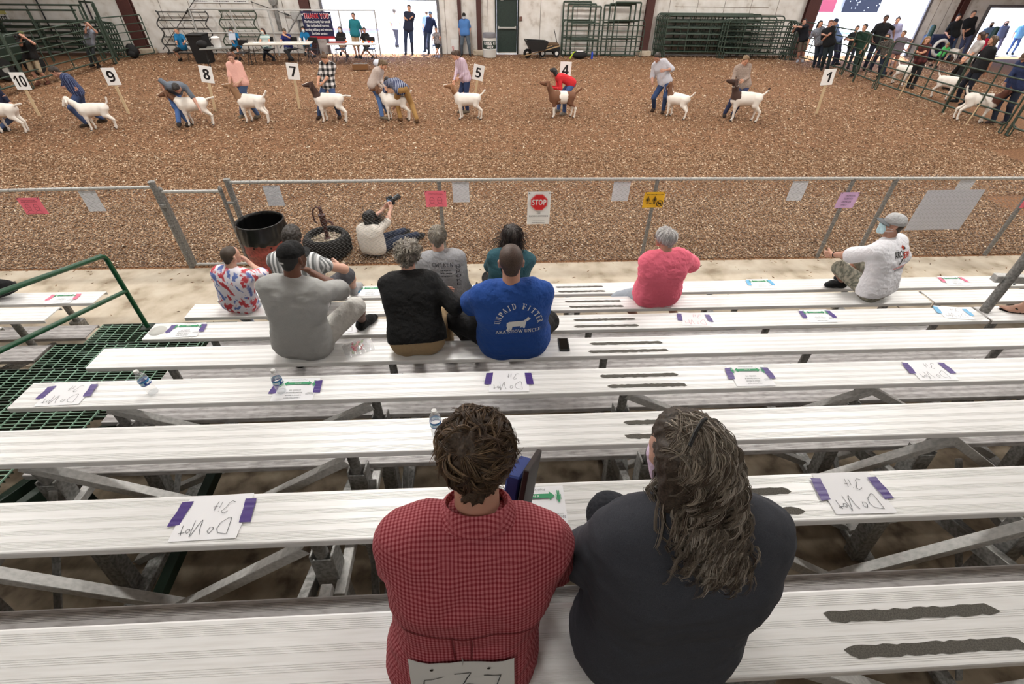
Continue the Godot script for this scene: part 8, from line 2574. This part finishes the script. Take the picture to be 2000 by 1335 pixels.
	person("blonde girl in a dark red plaid shirt with folded arms by the pen fence", {"P": Vector3(15.586, 0.850, -18.615), "H": Vector3(15.466, 1.478, -18.615), "s": 0.913767, "ha": [Vector3(15.261, 1.133, -18.515), Vector3(15.411, 1.103, -18.515)], "fe": [Vector3(15.676, 0.082, -18.526), Vector3(15.647, 0.082, -18.703)], "yaw": 150, "hy": 150, "at": Vector3(15.586, 0.000, -18.615), "sc": Color(0.2, 0.07, 0.08), "sp": "plaid", "sc2": Color(0.36, 0.16, 0.15), "sl": 0.8, "pc": Color(0.06, 0.065, 0.08), "hc": Color(0.62, 0.46, 0.27), "hs": "long", "cell": 0.022})
	person("man in a black T-shirt with green print eating by the doorway", {"P": Vector3(21.741, 0.977, -24.733), "H": Vector3(21.510, 1.674, -24.733), "s": 1.05, "ha": [Vector3(21.798, 0.706, -24.633), Vector3(21.350, 0.984, -24.633)], "fe": [Vector3(21.966, 0.095, -24.663), Vector3(21.771, 0.095, -24.803)], "yaw": 160, "hy": 160, "at": Vector3(21.741, 0.000, -24.733), "sc": Color(0.05, 0.055, 0.07), "pc": Color(0.2, 0.25, 0.35), "hc": Color(0.06, 0.05, 0.05), "hs": "bun", "cell": 0.022})
	person("tall man in a black polo with a hand at the mouth by the doorway", {"P": Vector3(22.733, 1.042, -25.122), "H": Vector3(22.476, 1.782, -25.122), "s": 1.12, "ha": [Vector3(22.555, 1.189, -25.022), Vector3(22.597, 0.663, -25.022)], "fe": [Vector3(22.884, 0.101, -24.974), Vector3(22.867, 0.101, -25.270)], "yaw": 160, "hy": 160, "at": Vector3(22.733, 0.000, -25.122), "sc": Color(0.05, 0.055, 0.07), "pc": Color(0.28, 0.3, 0.4), "hc": Color(0.26, 0.2, 0.16), "cell": 0.022})
	person("toddler in a green shirt bending by the white kid behind the pen fence", {"P": Vector3(19.509, 0.512, -22.381), "H": Vector3(19.597, 0.886, -22.381), "s": 0.55, "ha": [null, null], "fe": [Vector3(19.296, 0.050, -22.015), Vector3(19.629, 0.050, -22.747)], "yaw": 120, "hy": 120, "at": Vector3(19.509, 0.000, -22.381), "sc": Color(0.25, 0.6, 0.3), "pc": Color(0.08, 0.08, 0.1), "pl": 0.5, "hc": Color(0.6, 0.48, 0.3), "hp": -30, "cell": 0.022})
	person("woman with long brown hair in a white top and black leggings behind the pen fence", {"P": Vector3(16.919, 0.949, -18.189), "H": Vector3(16.954, 1.662, -18.189), "s": 1.02, "ha": [Vector3(16.658, 0.794, -18.089), Vector3(16.565, 0.763, -18.089)], "fe": [Vector3(16.880, 0.092, -18.018), Vector3(16.921, 0.092, -18.359)], "yaw": 70, "hy": 70, "at": Vector3(16.919, 0.000, -18.189), "sc": Color(0.72, 0.7, 0.68), "pc": Color(0.035, 0.035, 0.045), "hc": Color(0.2, 0.11, 0.07), "hs": "long", "hp": -15, "cell": 0.022})
	person("woman in a black polo and jeans leaning forward behind the penned goats", {"P": Vector3(15.517, 1.004, -16.109), "H": Vector3(15.475, 1.759, -16.109), "s": 1.08, "ha": [Vector3(15.814, 0.690, -16.009), Vector3(15.476, 0.660, -16.009)], "fe": [Vector3(15.509, 0.097, -15.900), Vector3(15.571, 0.097, -16.318)], "yaw": 75, "hy": 75, "at": Vector3(15.517, 0.000, -16.109), "sc": Color(0.05, 0.055, 0.07), "pc": Color(0.07, 0.09, 0.14), "hc": Color(0.38, 0.28, 0.19), "hs": "bob", "g": 1.1, "fc": Color(0.06, 0.06, 0.08), "cell": 0.022})
	person("man in a denim shirt and jeans holding a goat at the right edge", {"P": Vector3(14.587, 0.977, -13.725), "H": Vector3(14.343, 1.670, -13.725), "s": 1.05, "ha": [Vector3(14.609, 0.716, -13.625), Vector3(14.090, 0.944, -13.625)], "fe": [Vector3(14.860, 0.095, -13.670), Vector3(14.586, 0.095, -13.780)], "yaw": 90, "hy": 100, "at": Vector3(14.587, 0.000, -13.725), "sc": Color(0.14, 0.19, 0.33), "sl": 1, "pc": Color(0.16, 0.2, 0.27), "hs": "cap", "cc": Color(0.38, 0.31, 0.26), "hc": Color(0.2, 0.15, 0.1), "hp": -30, "g": 1.15, "fc": Color(0.25, 0.2, 0.2), "face": false, "sk": Color(0.72, 0.54, 0.46), "cell": 0.022})
	person("man in a pale blue shirt with a dark mask outside the far right doorway", {"P": Vector3(24.370, 0.763, -25.766), "H": Vector3(24.242, 1.322, -25.766), "s": 0.82, "ha": [null, null], "fe": [Vector3(24.413, 0.074, -25.611), Vector3(24.466, 0.074, -25.922)], "yaw": 150, "hy": 150, "at": Vector3(24.370, 0.000, -25.766), "sc": Color(0.42, 0.52, 0.66), "pc": Color(0.4, 0.45, 0.55), "hc": Color(0.6, 0.55, 0.5), "mask": Color(0.07, 0.07, 0.09), "g": 1.3, "cell": 0.022})
	person("woman in a grey T-shirt outside the far right doorway", {"P": Vector3(25.769, 0.763, -26.517), "H": Vector3(25.672, 1.328, -26.517), "s": 0.82, "ha": [null, null], "fe": [Vector3(25.887, 0.074, -26.437), Vector3(25.754, 0.074, -26.596)], "yaw": 150, "hy": 150, "at": Vector3(25.769, 0.000, -26.517), "sc": Color(0.3, 0.33, 0.42), "pc": Color(0.4, 0.4, 0.5), "hc": Color(0.45, 0.35, 0.28), "hs": "bob", "mask": Color(0.1, 0.1, 0.13), "g": 1.2, "cell": 0.022})
	person("man in a light blue shirt and jeans outside the far right doorway", {"P": Vector3(26.907, 0.763, -26.712), "H": Vector3(26.861, 1.335, -26.712), "s": 0.82, "ha": [null, null], "fe": [Vector3(26.995, 0.074, -26.631), Vector3(26.866, 0.074, -26.792)], "yaw": 150, "hy": 150, "at": Vector3(26.907, 0.000, -26.712), "sc": Color(0.4, 0.6, 0.75), "pc": Color(0.25, 0.35, 0.55), "hc": Color(0.6, 0.5, 0.4), "cell": 0.022})
	person("child in a red top with a backpack near the far right doorway", {"P": Vector3(22.129, 0.651, -23.368), "H": Vector3(22.011, 1.127, -23.368), "s": 0.7, "ha": [null, null], "fe": [Vector3(22.210, 0.063, -23.303), Vector3(22.174, 0.063, -23.433)], "yaw": 140, "hy": 140, "at": Vector3(22.129, 0.000, -23.368), "sc": Color(0.75, 0.1, 0.25), "pc": Color(0.05, 0.05, 0.07), "hc": Color(0.2, 0.12, 0.08), "cell": 0.022})
# ---------- details that follow the finished bodies ----------
func shirt_mats() -> void:
	M.gingham = cloth(Color(0.49, 0.115, 0.155), "gingham", Color(0.72, 0.42, 0.44))
	M.charcoal = cloth(Color(0.19, 0.20, 0.23), "heather", Color(0.26, 0.27, 0.30))
	M.blue_tee = cloth(Color(0.12, 0.29, 0.58))
	M.black_tee = cloth(Color(0.032, 0.032, 0.035))
	M.grey_tee = cloth(Color(0.58, 0.58, 0.57), "heather", Color(0.67, 0.67, 0.66))
	M.white_tee = cloth(Color(0.88, 0.88, 0.90))
	M.tiedye = cloth(Color(0.80, 0.30, 0.33), "tiedye", Color(0.42, 0.50, 0.75))

# split long edges so that flat print can follow a rounded back
func split(mb: MB, most: float) -> MB:
	var o := MB.new()
	var todo := []
	for i in range(0, mb.ix.size(), 3): todo.append([mb.v[mb.ix[i]], mb.v[mb.ix[i + 1]], mb.v[mb.ix[i + 2]], 0])
	var nn: Vector3 = mb.n[0]
	while todo.size():
		var t: Array = todo.pop_back()
		var a: Vector3 = t[0]
		var b: Vector3 = t[1]
		var c: Vector3 = t[2]
		var ab := a.distance_to(b)
		var bc := b.distance_to(c)
		var ca := c.distance_to(a)
		var L := maxf(ab, maxf(bc, ca))
		if L > most and t[3] < 9:
			if ab >= L: todo.append_array([[a, (a + b) * 0.5, c, t[3] + 1], [(a + b) * 0.5, b, c, t[3] + 1]])
			elif bc >= L: todo.append_array([[a, b, (b + c) * 0.5, t[3] + 1], [a, (b + c) * 0.5, c, t[3] + 1]])
			else: todo.append_array([[a, b, (c + a) * 0.5, t[3] + 1], [(c + a) * 0.5, b, c, t[3] + 1]])
		else:
			var k := o.vert(a, nn)
			o.vert(b, nn); o.vert(c, nn)
			o.tri(k, k + 1, k + 2)
	return o

func lay_on(mb: MB, fr: Transform3D, bd: Body, off := 0.005) -> MB:
	# lay flat print (in the xy plane) on the cloth along the frame's -z
	var d := -fr.basis.z.normalized()
	for i in mb.v.size():
		var p := fr * mb.v[i] - d * 0.25
		var r := 1.0
		for s in 26:
			r = bd.dist(p)
			if r < 0.0008: break
			p += d * minf(r, 0.08) * 0.85
		if r > 0.01: p = fr * mb.v[i]
		# the wrinkles of the mesh
		if bd.wob > 0.0:
			var fn := FastNoiseLite.new()
			fn.seed = bd.wseed
			fn.frequency = 1.0
			fn.fractal_octaves = 2
			var q := p * bd.wobf
			p -= d * bd.wob * fn.get_noise_3d(q.x, q.y, q.z)
		mb.v[i] = p - d * off
		mb.n[i] = -d
	return mb

func back_frame(o: Vector3, n: Vector3) -> Transform3D:
	n = n.normalized()
	var x := Vector3.UP.cross(n).normalized()
	return Transform3D(Basis(x, n.cross(x).normalized(), n), o)

func hair_locks(p: Node3D, n: int, length: float, seg: int, width: float, cols: Array, o := {}, base := "tousled", bc := Color(0.15, 0.1, 0.07)) -> void:
	var ht: Transform3D = p.get_meta("_head")
	var mb := locks(ht, n, length, seg, width, cols, o)
	var h := part("hair", mb, M.lock, p)
	var bt := Transform3D(ht.basis * Basis.from_scale(Vector3.ONE * o.get("bs", 0.93)), ht.origin)
	shared("hair_base", arr_mesh(base, hair_mat(bc)), h, bt)

func finish_people() -> void:
	var lin := func(c: Color) -> Color: return c.srgb_to_linear()
	# man in the red shirt
	hair_locks(red_man, 620, 0.125, 12, 0.0011, [Color(0.085, 0.048, 0.026), Color(0.13, 0.08, 0.042), Color(0.19, 0.12, 0.066), Color(0.06, 0.035, 0.02), Color(0.105, 0.062, 0.034)], {"mess": 0.55, "crown": Vector3(-0.03, 0.075, 0.08), "curl": 0.005, "turns": 0.7, "fall": 0.22, "thick": 0.22, "wave": 0.006, "low": -0.115, "hug": 0.62, "swirl": 0.6, "bend": 0.15, "bs": 0.95, "kids": 11, "cr": 0.0065}, "tousled", Color(0.25, 0.175, 0.11))
	var bd: Body = red_man.get_meta("_shirt")
	var o := red_man.position
	var fr := back_frame(Vector3(-0.095, 2.068, -0.40) - o, Vector3(0.02, 0.12, 1))
	var card := MB.new()
	sheet(card, Transform3D(), 0.272, 0.215, 0.0, 10)
	for i in card.v.size():
		var q := card.v[i]
		card.v[i].y += 0.012 * (0.5 - q.x * q.x * 30.0) * smoothstep(0.0, 0.1, q.y)
	card = lay_on(card, fr, bd, 0.008)
	var lift := fr.basis.z * 0.004
	for i in card.v.size(): card.v[i] += lift * (1.0 if i < 121 else 0.75)
	for i in range(0, card.ix.size(), 3):
		var up := card.ix[i] < 121
		for e in 3: card.n[card.ix[i + e]] = fr.basis.z * (1.0 if up else -1.0)
	var co := part("number_card", card, mat(Color(0.86, 0.86, 0.85), 0.7), red_man)
	co.set_meta("label", "white number card lettered 537 pinned to the back of the shirt")
	var ink := MB.new()
	for st in hand_strokes("537"): ink.ribbon(smooth_line(st, func(p): return Vector3(p.x * 0.27, p.y * 0.22 - 0.012, 0)), 0.0026, Vector3.BACK)
	part("handwriting", lay_on(ink, fr, bd, 0.0145), M.ink, co)
	var hole := MB.new()
	for s in [-0.075, 0.07]: hole.ball(Transform3D(Basis(), Vector3(s, 0.092, 0)), Vector3(0.0045, 0.004, 0.001), 8, 5)
	part("pin_hole", lay_on(hole, fr, bd, 0.0145), M.black, co)
	var pin := MB.new()
	pin.ribbon([Vector3(0.004, 0.135, 0), Vector3(0.006, 0.12, 0), Vector3(0.003, 0.105, 0)], 0.002, Vector3.BACK)
	part("safety_pin", lay_on(pin, fr, bd, 0.016), M.galvw, co)
	var seam := MB.new()
	var fr2 := back_frame(Vector3(-0.09, 2.27, -0.45) - o, Vector3(0.0, 0.3, 1))
	var ln := []
	for i in 33: ln.append(Vector3(-0.19 + 0.38 * i / 32.0, 0.008 * sin(i * 0.3), 0))
	seam.ribbon(ln, 0.004, Vector3.BACK)
	for x in [-0.024, 0.024]: seam.ribbon([Vector3(x, 0.0, 0), Vector3(x, -0.03, 0), Vector3(x * 0.95, -0.06, 0), Vector3(x * 0.85, -0.1, 0)], 0.0035, Vector3.BACK)
	part("yoke_seam", lay_on(seam, fr2, bd, 0.003), mat(Color(0.42, 0.10, 0.13), 0.9), red_man)
	# collar stands round the neck and folds over
	var ht: Transform3D = red_man.get_meta("_head")
	var nk := ht * Vector3(0, -0.112, 0.05)
	var cb := Basis(Vector3.RIGHT, -0.42)
	var col := MB.new()
	col.lathe(Transform3D(cb * Basis.from_scale(Vector3(1.14, 1, 1)), nk), [Vector2(0.068, -0.06), Vector2(0.063, 0.012), Vector2(0.067, 0.019), Vector2(0.074, 0.014), Vector2(0.086, -0.018), Vector2(0.088, -0.025), Vector2(0.082, -0.025)], 40)
	part("collar", col, M.gingham, red_man)
	var fd := thing("folder", "dark brown folder with a blue cover on the lap of the man in red", "folder", Vector3(0.1, 2.05, -0.98), -22.0)
	var fm := MB.new()
	fm.box(Transform3D(Basis(Vector3.RIGHT, -0.5), Vector3(0.02, 0.0, 0)), Vector3(0.02, 0.26, 0.2), 0.003)
	part("brown_board", fm, mat(Color(0.12, 0.07, 0.06), 0.6), fd)
	fm = MB.new()
	fm.box(Transform3D(Basis(Vector3.RIGHT, -0.5), Vector3(-0.025, -0.03, 0.0)), Vector3(0.05, 0.22, 0.18), 0.006)
	part("blue_cover", fm, mat(Color(0.09, 0.20, 0.47), 0.6), fd)
	# woman with the curls: loose front part drawn back by a tie
	var grey := [Color(0.14, 0.11, 0.08), Color(0.21, 0.17, 0.13), Color(0.10, 0.075, 0.055), Color(0.34, 0.29, 0.23), Color(0.16, 0.125, 0.092), Color(0.085, 0.06, 0.043), Color(0.42, 0.37, 0.31)]
	hair_locks(curly_woman, 330, 0.36, 40, 0.0013, grey, {"mess": 0.14, "crown": Vector3(0.0, 0.108, 0.035), "curl": 0.020, "turns": 4.6, "kids": 12, "cr": 0.0085, "fall": 0.5, "thick": 0.10, "spread": -0.12, "c0": 0.3, "wave": 0.01, "hug": 0.34, "back": true, "low": -0.07, "bend": 0.05, "over": curly_woman.get_meta("_shirt"), "over_at": Vector3.ZERO, "bs": 0.95, "seed": 4, "aft": 0.45, "zmin": -0.015}, "bob", Color(0.26, 0.205, 0.16))
	ht = curly_woman.get_meta("_head")
	var tie := MB.new()
	tie.tube([ht * Vector3(-0.06, 0.108, 0.062), ht * Vector3(-0.03, 0.131, 0.05), ht * Vector3(0.0, 0.142, 0.04), ht * Vector3(0.012, 0.14, 0.038)], 0.0045, 8)
	part("hair_tie", tie, M.black, curly_woman)
	hair_locks(black_woman, 330, 0.085, 10, 0.0017, [Color(0.42, 0.38, 0.32), Color(0.52, 0.48, 0.42), Color(0.33, 0.29, 0.24), Color(0.24, 0.20, 0.155)], {"mess": 0.7, "curl": 0.012, "turns": 1.6, "fall": 0.05, "thick": 0.42, "low": -0.075, "c0": 0.1, "hug": 1.0, "bend": 0.2, "kids": 7, "cr": 0.007, "bs": 0.97}, "tousled", Color(0.55, 0.51, 0.46))
	hair_locks(short_woman, 1100, 0.085, 8, 0.0026, [Color(0.36, 0.33, 0.28), Color(0.46, 0.42, 0.37), Color(0.24, 0.205, 0.165), Color(0.3, 0.26, 0.2)], {"mess": 0.1, "fall": 0.12, "thick": 0.16, "low": -0.09, "hug": 0.9, "crown": Vector3(0, 0.1, 0.06)}, "short", Color(0.50, 0.46, 0.40))
	hair_locks(teal_woman, 1300, 0.34, 14, 0.003, [Color(0.03, 0.02, 0.016), Color(0.05, 0.033, 0.026), Color(0.022, 0.015, 0.013)], {"mess": 0.15, "curl": 0.01, "turns": 1.8, "fall": 0.35, "spread": 0.2, "thick": 0.32, "hug": 0.3, "low": -0.07}, "bob", Color(0.13, 0.09, 0.075))
	hair_locks(pink_woman, 1500, 0.15, 10, 0.0028, [Color(0.72, 0.70, 0.69), Color(0.62, 0.59, 0.58), Color(0.78, 0.76, 0.75), Color(0.55, 0.52, 0.51)], {"mess": 0.05, "fall": 0.14, "thick": 0.16, "low": -0.07, "hug": 0.75, "wave": 0.001, "bend": 0.01}, "short", Color(0.72, 0.70, 0.69))
	hair_locks(photographer, 800, 0.42, 14, 0.0034, [Color(0.012, 0.01, 0.01), Color(0.022, 0.018, 0.017), Color(0.03, 0.025, 0.022)], {"mess": 0.08, "fall": 0.35, "curl": 0.006, "turns": 1.2, "thick": 0.14, "hug": 0.3, "low": -0.07}, "bob", Color(0.05, 0.042, 0.04))
	# print on the blue T-shirt
	bd = blue_man.get_meta("_shirt")
	o = blue_man.position
	fr = back_frame(Vector3(0.205, 1.475, -2.75) - o, Vector3(0.02, 0.16, 1))
	var pr := MB.new()
	var word := "UNPAID FITTER"
	for i in word.length():
		if word[i] == " ": continue
		var a := lerpf(PI * 0.985, 0.04, (i + 0.5) / word.length())
		var up := Vector3(cos(a), sin(a), 0)
		letters(pr, word[i], Transform3D(Basis(up.cross(Vector3.BACK), up, Vector3.BACK), up * 0.138), 0.042, "Droid Serif", 700, 0.012 if word[i] == "I" else 0.027)
	letters(pr, "AKA SHOW UNCLE", Transform3D(Basis(Vector3.BACK, 0.06), Vector3(0.0, -0.095, 0)), 0.038, "Droid Serif", 700, 0.34)
	var ox := PackedVector2Array([Vector2(-0.09, -0.01), Vector2(-0.088, 0.018), Vector2(-0.07, 0.03), Vector2(0.035, 0.04), Vector2(0.055, 0.056), Vector2(0.066, 0.072), Vector2(0.086, 0.056), Vector2(0.072, 0.042), Vector2(0.056, 0.034), Vector2(0.05, 0.0), Vector2(0.046, -0.038), Vector2(0.034, -0.038), Vector2(0.03, -0.02), Vector2(0.02, -0.034), Vector2(0.01, -0.034), Vector2(0.012, -0.014), Vector2(-0.045, -0.022), Vector2(-0.052, -0.062), Vector2(-0.066, -0.064), Vector2(-0.066, -0.042), Vector2(-0.078, -0.07), Vector2(-0.092, -0.066), Vector2(-0.084, -0.032)])
	pr.prism(Transform3D(), ox, 0.0001)
	part("shirt_print", lay_on(split(pr, 0.02), fr, bd, 0.004), M.white, blue_man)
	var ear := MB.new()
	ht = blue_man.get_meta("_head")
	# ARCHERY print
	bd = archery_man.get_meta("_shirt")
	o = archery_man.position
	fr = back_frame(Vector3(4.38, 1.13, -4.12) - o, Vector3(0.60, 0.1, 0.8))
	pr = MB.new()
	letters(pr, "ARC", Transform3D(Basis(), Vector3(-0.062, 0.05, 0)), 0.062, "Droid Sans", 700, 0.105)
	letters(pr, "H", Transform3D(Basis(), Vector3(0.012, 0.05, 0)), 0.05, "Droid Sans", 700, 0.03)
	pr.ribbon([Vector3(-0.03, -0.03, 0), Vector3(0.012, 0.03, 0)], 0.02, Vector3.BACK)
	pr.ribbon([Vector3(0.04, 0.135, 0), Vector3(0.055, 0.115, 0)], 0.02, Vector3.BACK)
	letters(pr, "740-634-3237", Transform3D(Basis(Vector3.BACK, 0.03), Vector3(0.01, -0.105, 0)), 0.019, "Droid Sans", 700, 0.17)
	part("shirt_print", lay_on(split(pr, 0.02), fr, bd, 0.004), M.black, archery_man)
	pr = MB.new()
	letters(pr, "ERY", Transform3D(Basis(), Vector3(0.075, 0.026, 0)), 0.06, "Droid Sans", 700, 0.095)
	letters(pr, "I", Transform3D(Basis(), Vector3(0.02, 0.026, 0)), 0.045)
	pr.ribbon([Vector3(0.012, 0.15, 0), Vector3(0.04, 0.118, 0)], 0.03, Vector3.BACK)
	letters(pr, "Bainbridge, OH", Transform3D(Basis(Vector3.BACK, 0.03), Vector3(0.0, -0.075, 0)), 0.019, "Droid Sans", 700, 0.19)
	part("shirt_print_orange", lay_on(split(pr, 0.02), fr, bd, 0.004), mat(Color(0.86, 0.27, 0.14), 0.8), archery_man)
	var am: Array = archery_man.get_meta("_arms")
	var br := MB.new()
	var wq: Vector3 = am[0][2].lerp(am[0][1], 0.12)
	var wb := frame(am[0][2] - am[0][1], Vector3.RIGHT)
	var rg := []
	for i in 13: rg.append(wq + (wb.x * cos(TAU * i / 12.0) + wb.z * sin(TAU * i / 12.0)) * 0.033)
	br.tube(rg, 0.005, 6, false)
	part("wristband", br, M.black, archery_man)
	# grey print on the light grey T-shirt
	bd = short_woman.get_meta("_shirt")
	o = short_woman.position
	fr = back_frame(Vector3(-0.42, 1.13, -4.08) - o, Vector3(0, 0.12, 1))
	pr = MB.new()
	letters(pr, "OWIKEN", Transform3D(Basis(), Vector3(-0.035, 0.08, 0)), 0.04, "Droid Sans Mono", 400, 0.2)
	for i in 5: letters(pr, "BROKE"[i], Transform3D(Basis(), Vector3(0.115, 0.06 - i * 0.05, 0)), 0.034, "Droid Sans Mono", 400, 0.045)
	for i in 3: dashes(pr, 0.0, -0.06, 0.05, 0.035 - i * 0.03, 0.012, 60 + i)
	part("shirt_print", lay_on(split(pr, 0.03), fr, bd, 0.004), mat(Color(0.25, 0.25, 0.27), 0.8), short_woman)
	# purse strap beside her
	var st := MB.new()
	st.tube([Vector3(-0.2, 0.64, -4.25), Vector3(-0.14, 0.86, -4.3), Vector3(-0.11, 0.8, -4.2), Vector3(-0.09, 0.66, -4.15)], 0.011, 6)
	tag(part("purse_strap", st, M.black), "black bag strap standing up beside the woman in the light grey T-shirt", "strap")
	# cameras
	camera_body(photographer.position + Vector3(0.21, 0.58, -0.48), -30.0, "black camera with a lit screen in the hands of the photographer on the chips", true)
	# glasses of the woman in pink
	ht = pink_woman.get_meta("_head")
	var gl := MB.new()
	for s in [-1.0, 1.0]:
		gl.tube([ht * Vector3(0.085 * s, 0.012, 0.01), ht * Vector3(0.072 * s, 0.012, -0.075), ht * Vector3(0.055 * s, 0.01, -0.102)], 0.003, 6)
		var ring2 := []
		for i in 13: ring2.append(ht * Vector3(0.033 * s + cos(TAU * i / 12.0) * 0.024, 0.0 + sin(TAU * i / 12.0) * 0.018, -0.105))
		gl.tube(ring2, 0.0028, 6, false)
	part("glasses", gl, mat(Color(0.12, 0.11, 0.14), 0.4), pink_woman)
	# cap of the capped man: white tag and a headset band
	ht = grey_man.get_meta("_head")
	var tg := MB.new()
	tg.box(Transform3D(ht.basis.orthonormalized(), ht * Vector3(-0.005, 0.012, 0.11)), Vector3(0.03, 0.012, 0.004), 0.001)
	part("cap_tag", tg, M.white, grey_man)
	# chain lead of the white shirted handler, belts and small leads
	var le := MB.new()
	le.tube([Vector3(4.98, 1.02, -14.92), Vector3(5.08, 0.85, -14.88), Vector3(5.2, 0.62, -14.8)], 0.008, 5)
	tag(part("chain_lead", le, mat(Color(0.75, 0.7, 0.7), 0.4)), "pale chain lead from the hand of the white shirted handler to his goat", "lead")
	for q in [[Vector3(-15.05, 1.42, -18.72), 200.0, "black camera at the face of the photographer in black"], [Vector3(-15.3, 1.42, -22.0), 195.0, "black camera at the face of the masked photographer"]]: camera_body(q[0], q[1], q[2], false)
	# sheet of paper in the judge's hands
	var ps := MB.new()
	sheet(ps, Transform3D(Basis(Vector3.RIGHT, -0.5), Vector3(-10.62, 0.86, -24.0)), 0.28, 0.24, 0.02)
	tag(part("held_paper", ps, mat(Color(0.7, 0.72, 0.76), 0.8)), "grey printed paper held up by the masked man at the small grey table", "paper")

func camera_body(at: Vector3, turn: float, label: String, screen: bool) -> void:
	var t := thing("camera", label, "camera", at, turn)
	var mb := MB.new()
	mb.bx(Vector3.ZERO, Vector3(0.145, 0.10, 0.06), 0.012)
	mb.bx(Vector3(0, 0.06, 0), Vector3(0.06, 0.035, 0.05), 0.01)
	part("camera_body", mb, mat(Color(0.03, 0.03, 0.033), 0.5), t)
	mb = MB.new()
	mb.lathe(Transform3D(Basis(Vector3.RIGHT, -PI * 0.5), Vector3.ZERO), [Vector2(0, 0.02), Vector2(0.036, 0.02), Vector2(0.038, 0.1), Vector2(0.045, 0.14), Vector2(0.045, 0.2), Vector2(0.04, 0.2), Vector2(0.0, 0.185)], 20)
	part("lens", mb, mat(Color(0.04, 0.045, 0.06), 0.35), t)
	if screen:
		mb = MB.new()
		mb.bx(Vector3(0, -0.005, 0.0315), Vector3(0.075, 0.055, 0.003), 0.001)
		part("screen", mb, mat(Color(0.35, 0.5, 0.62), 0.3, 0.0, {"emission_enabled": true, "emission": Color(0.4, 0.55, 0.7), "emission_energy_multiplier": 0.5}), t)
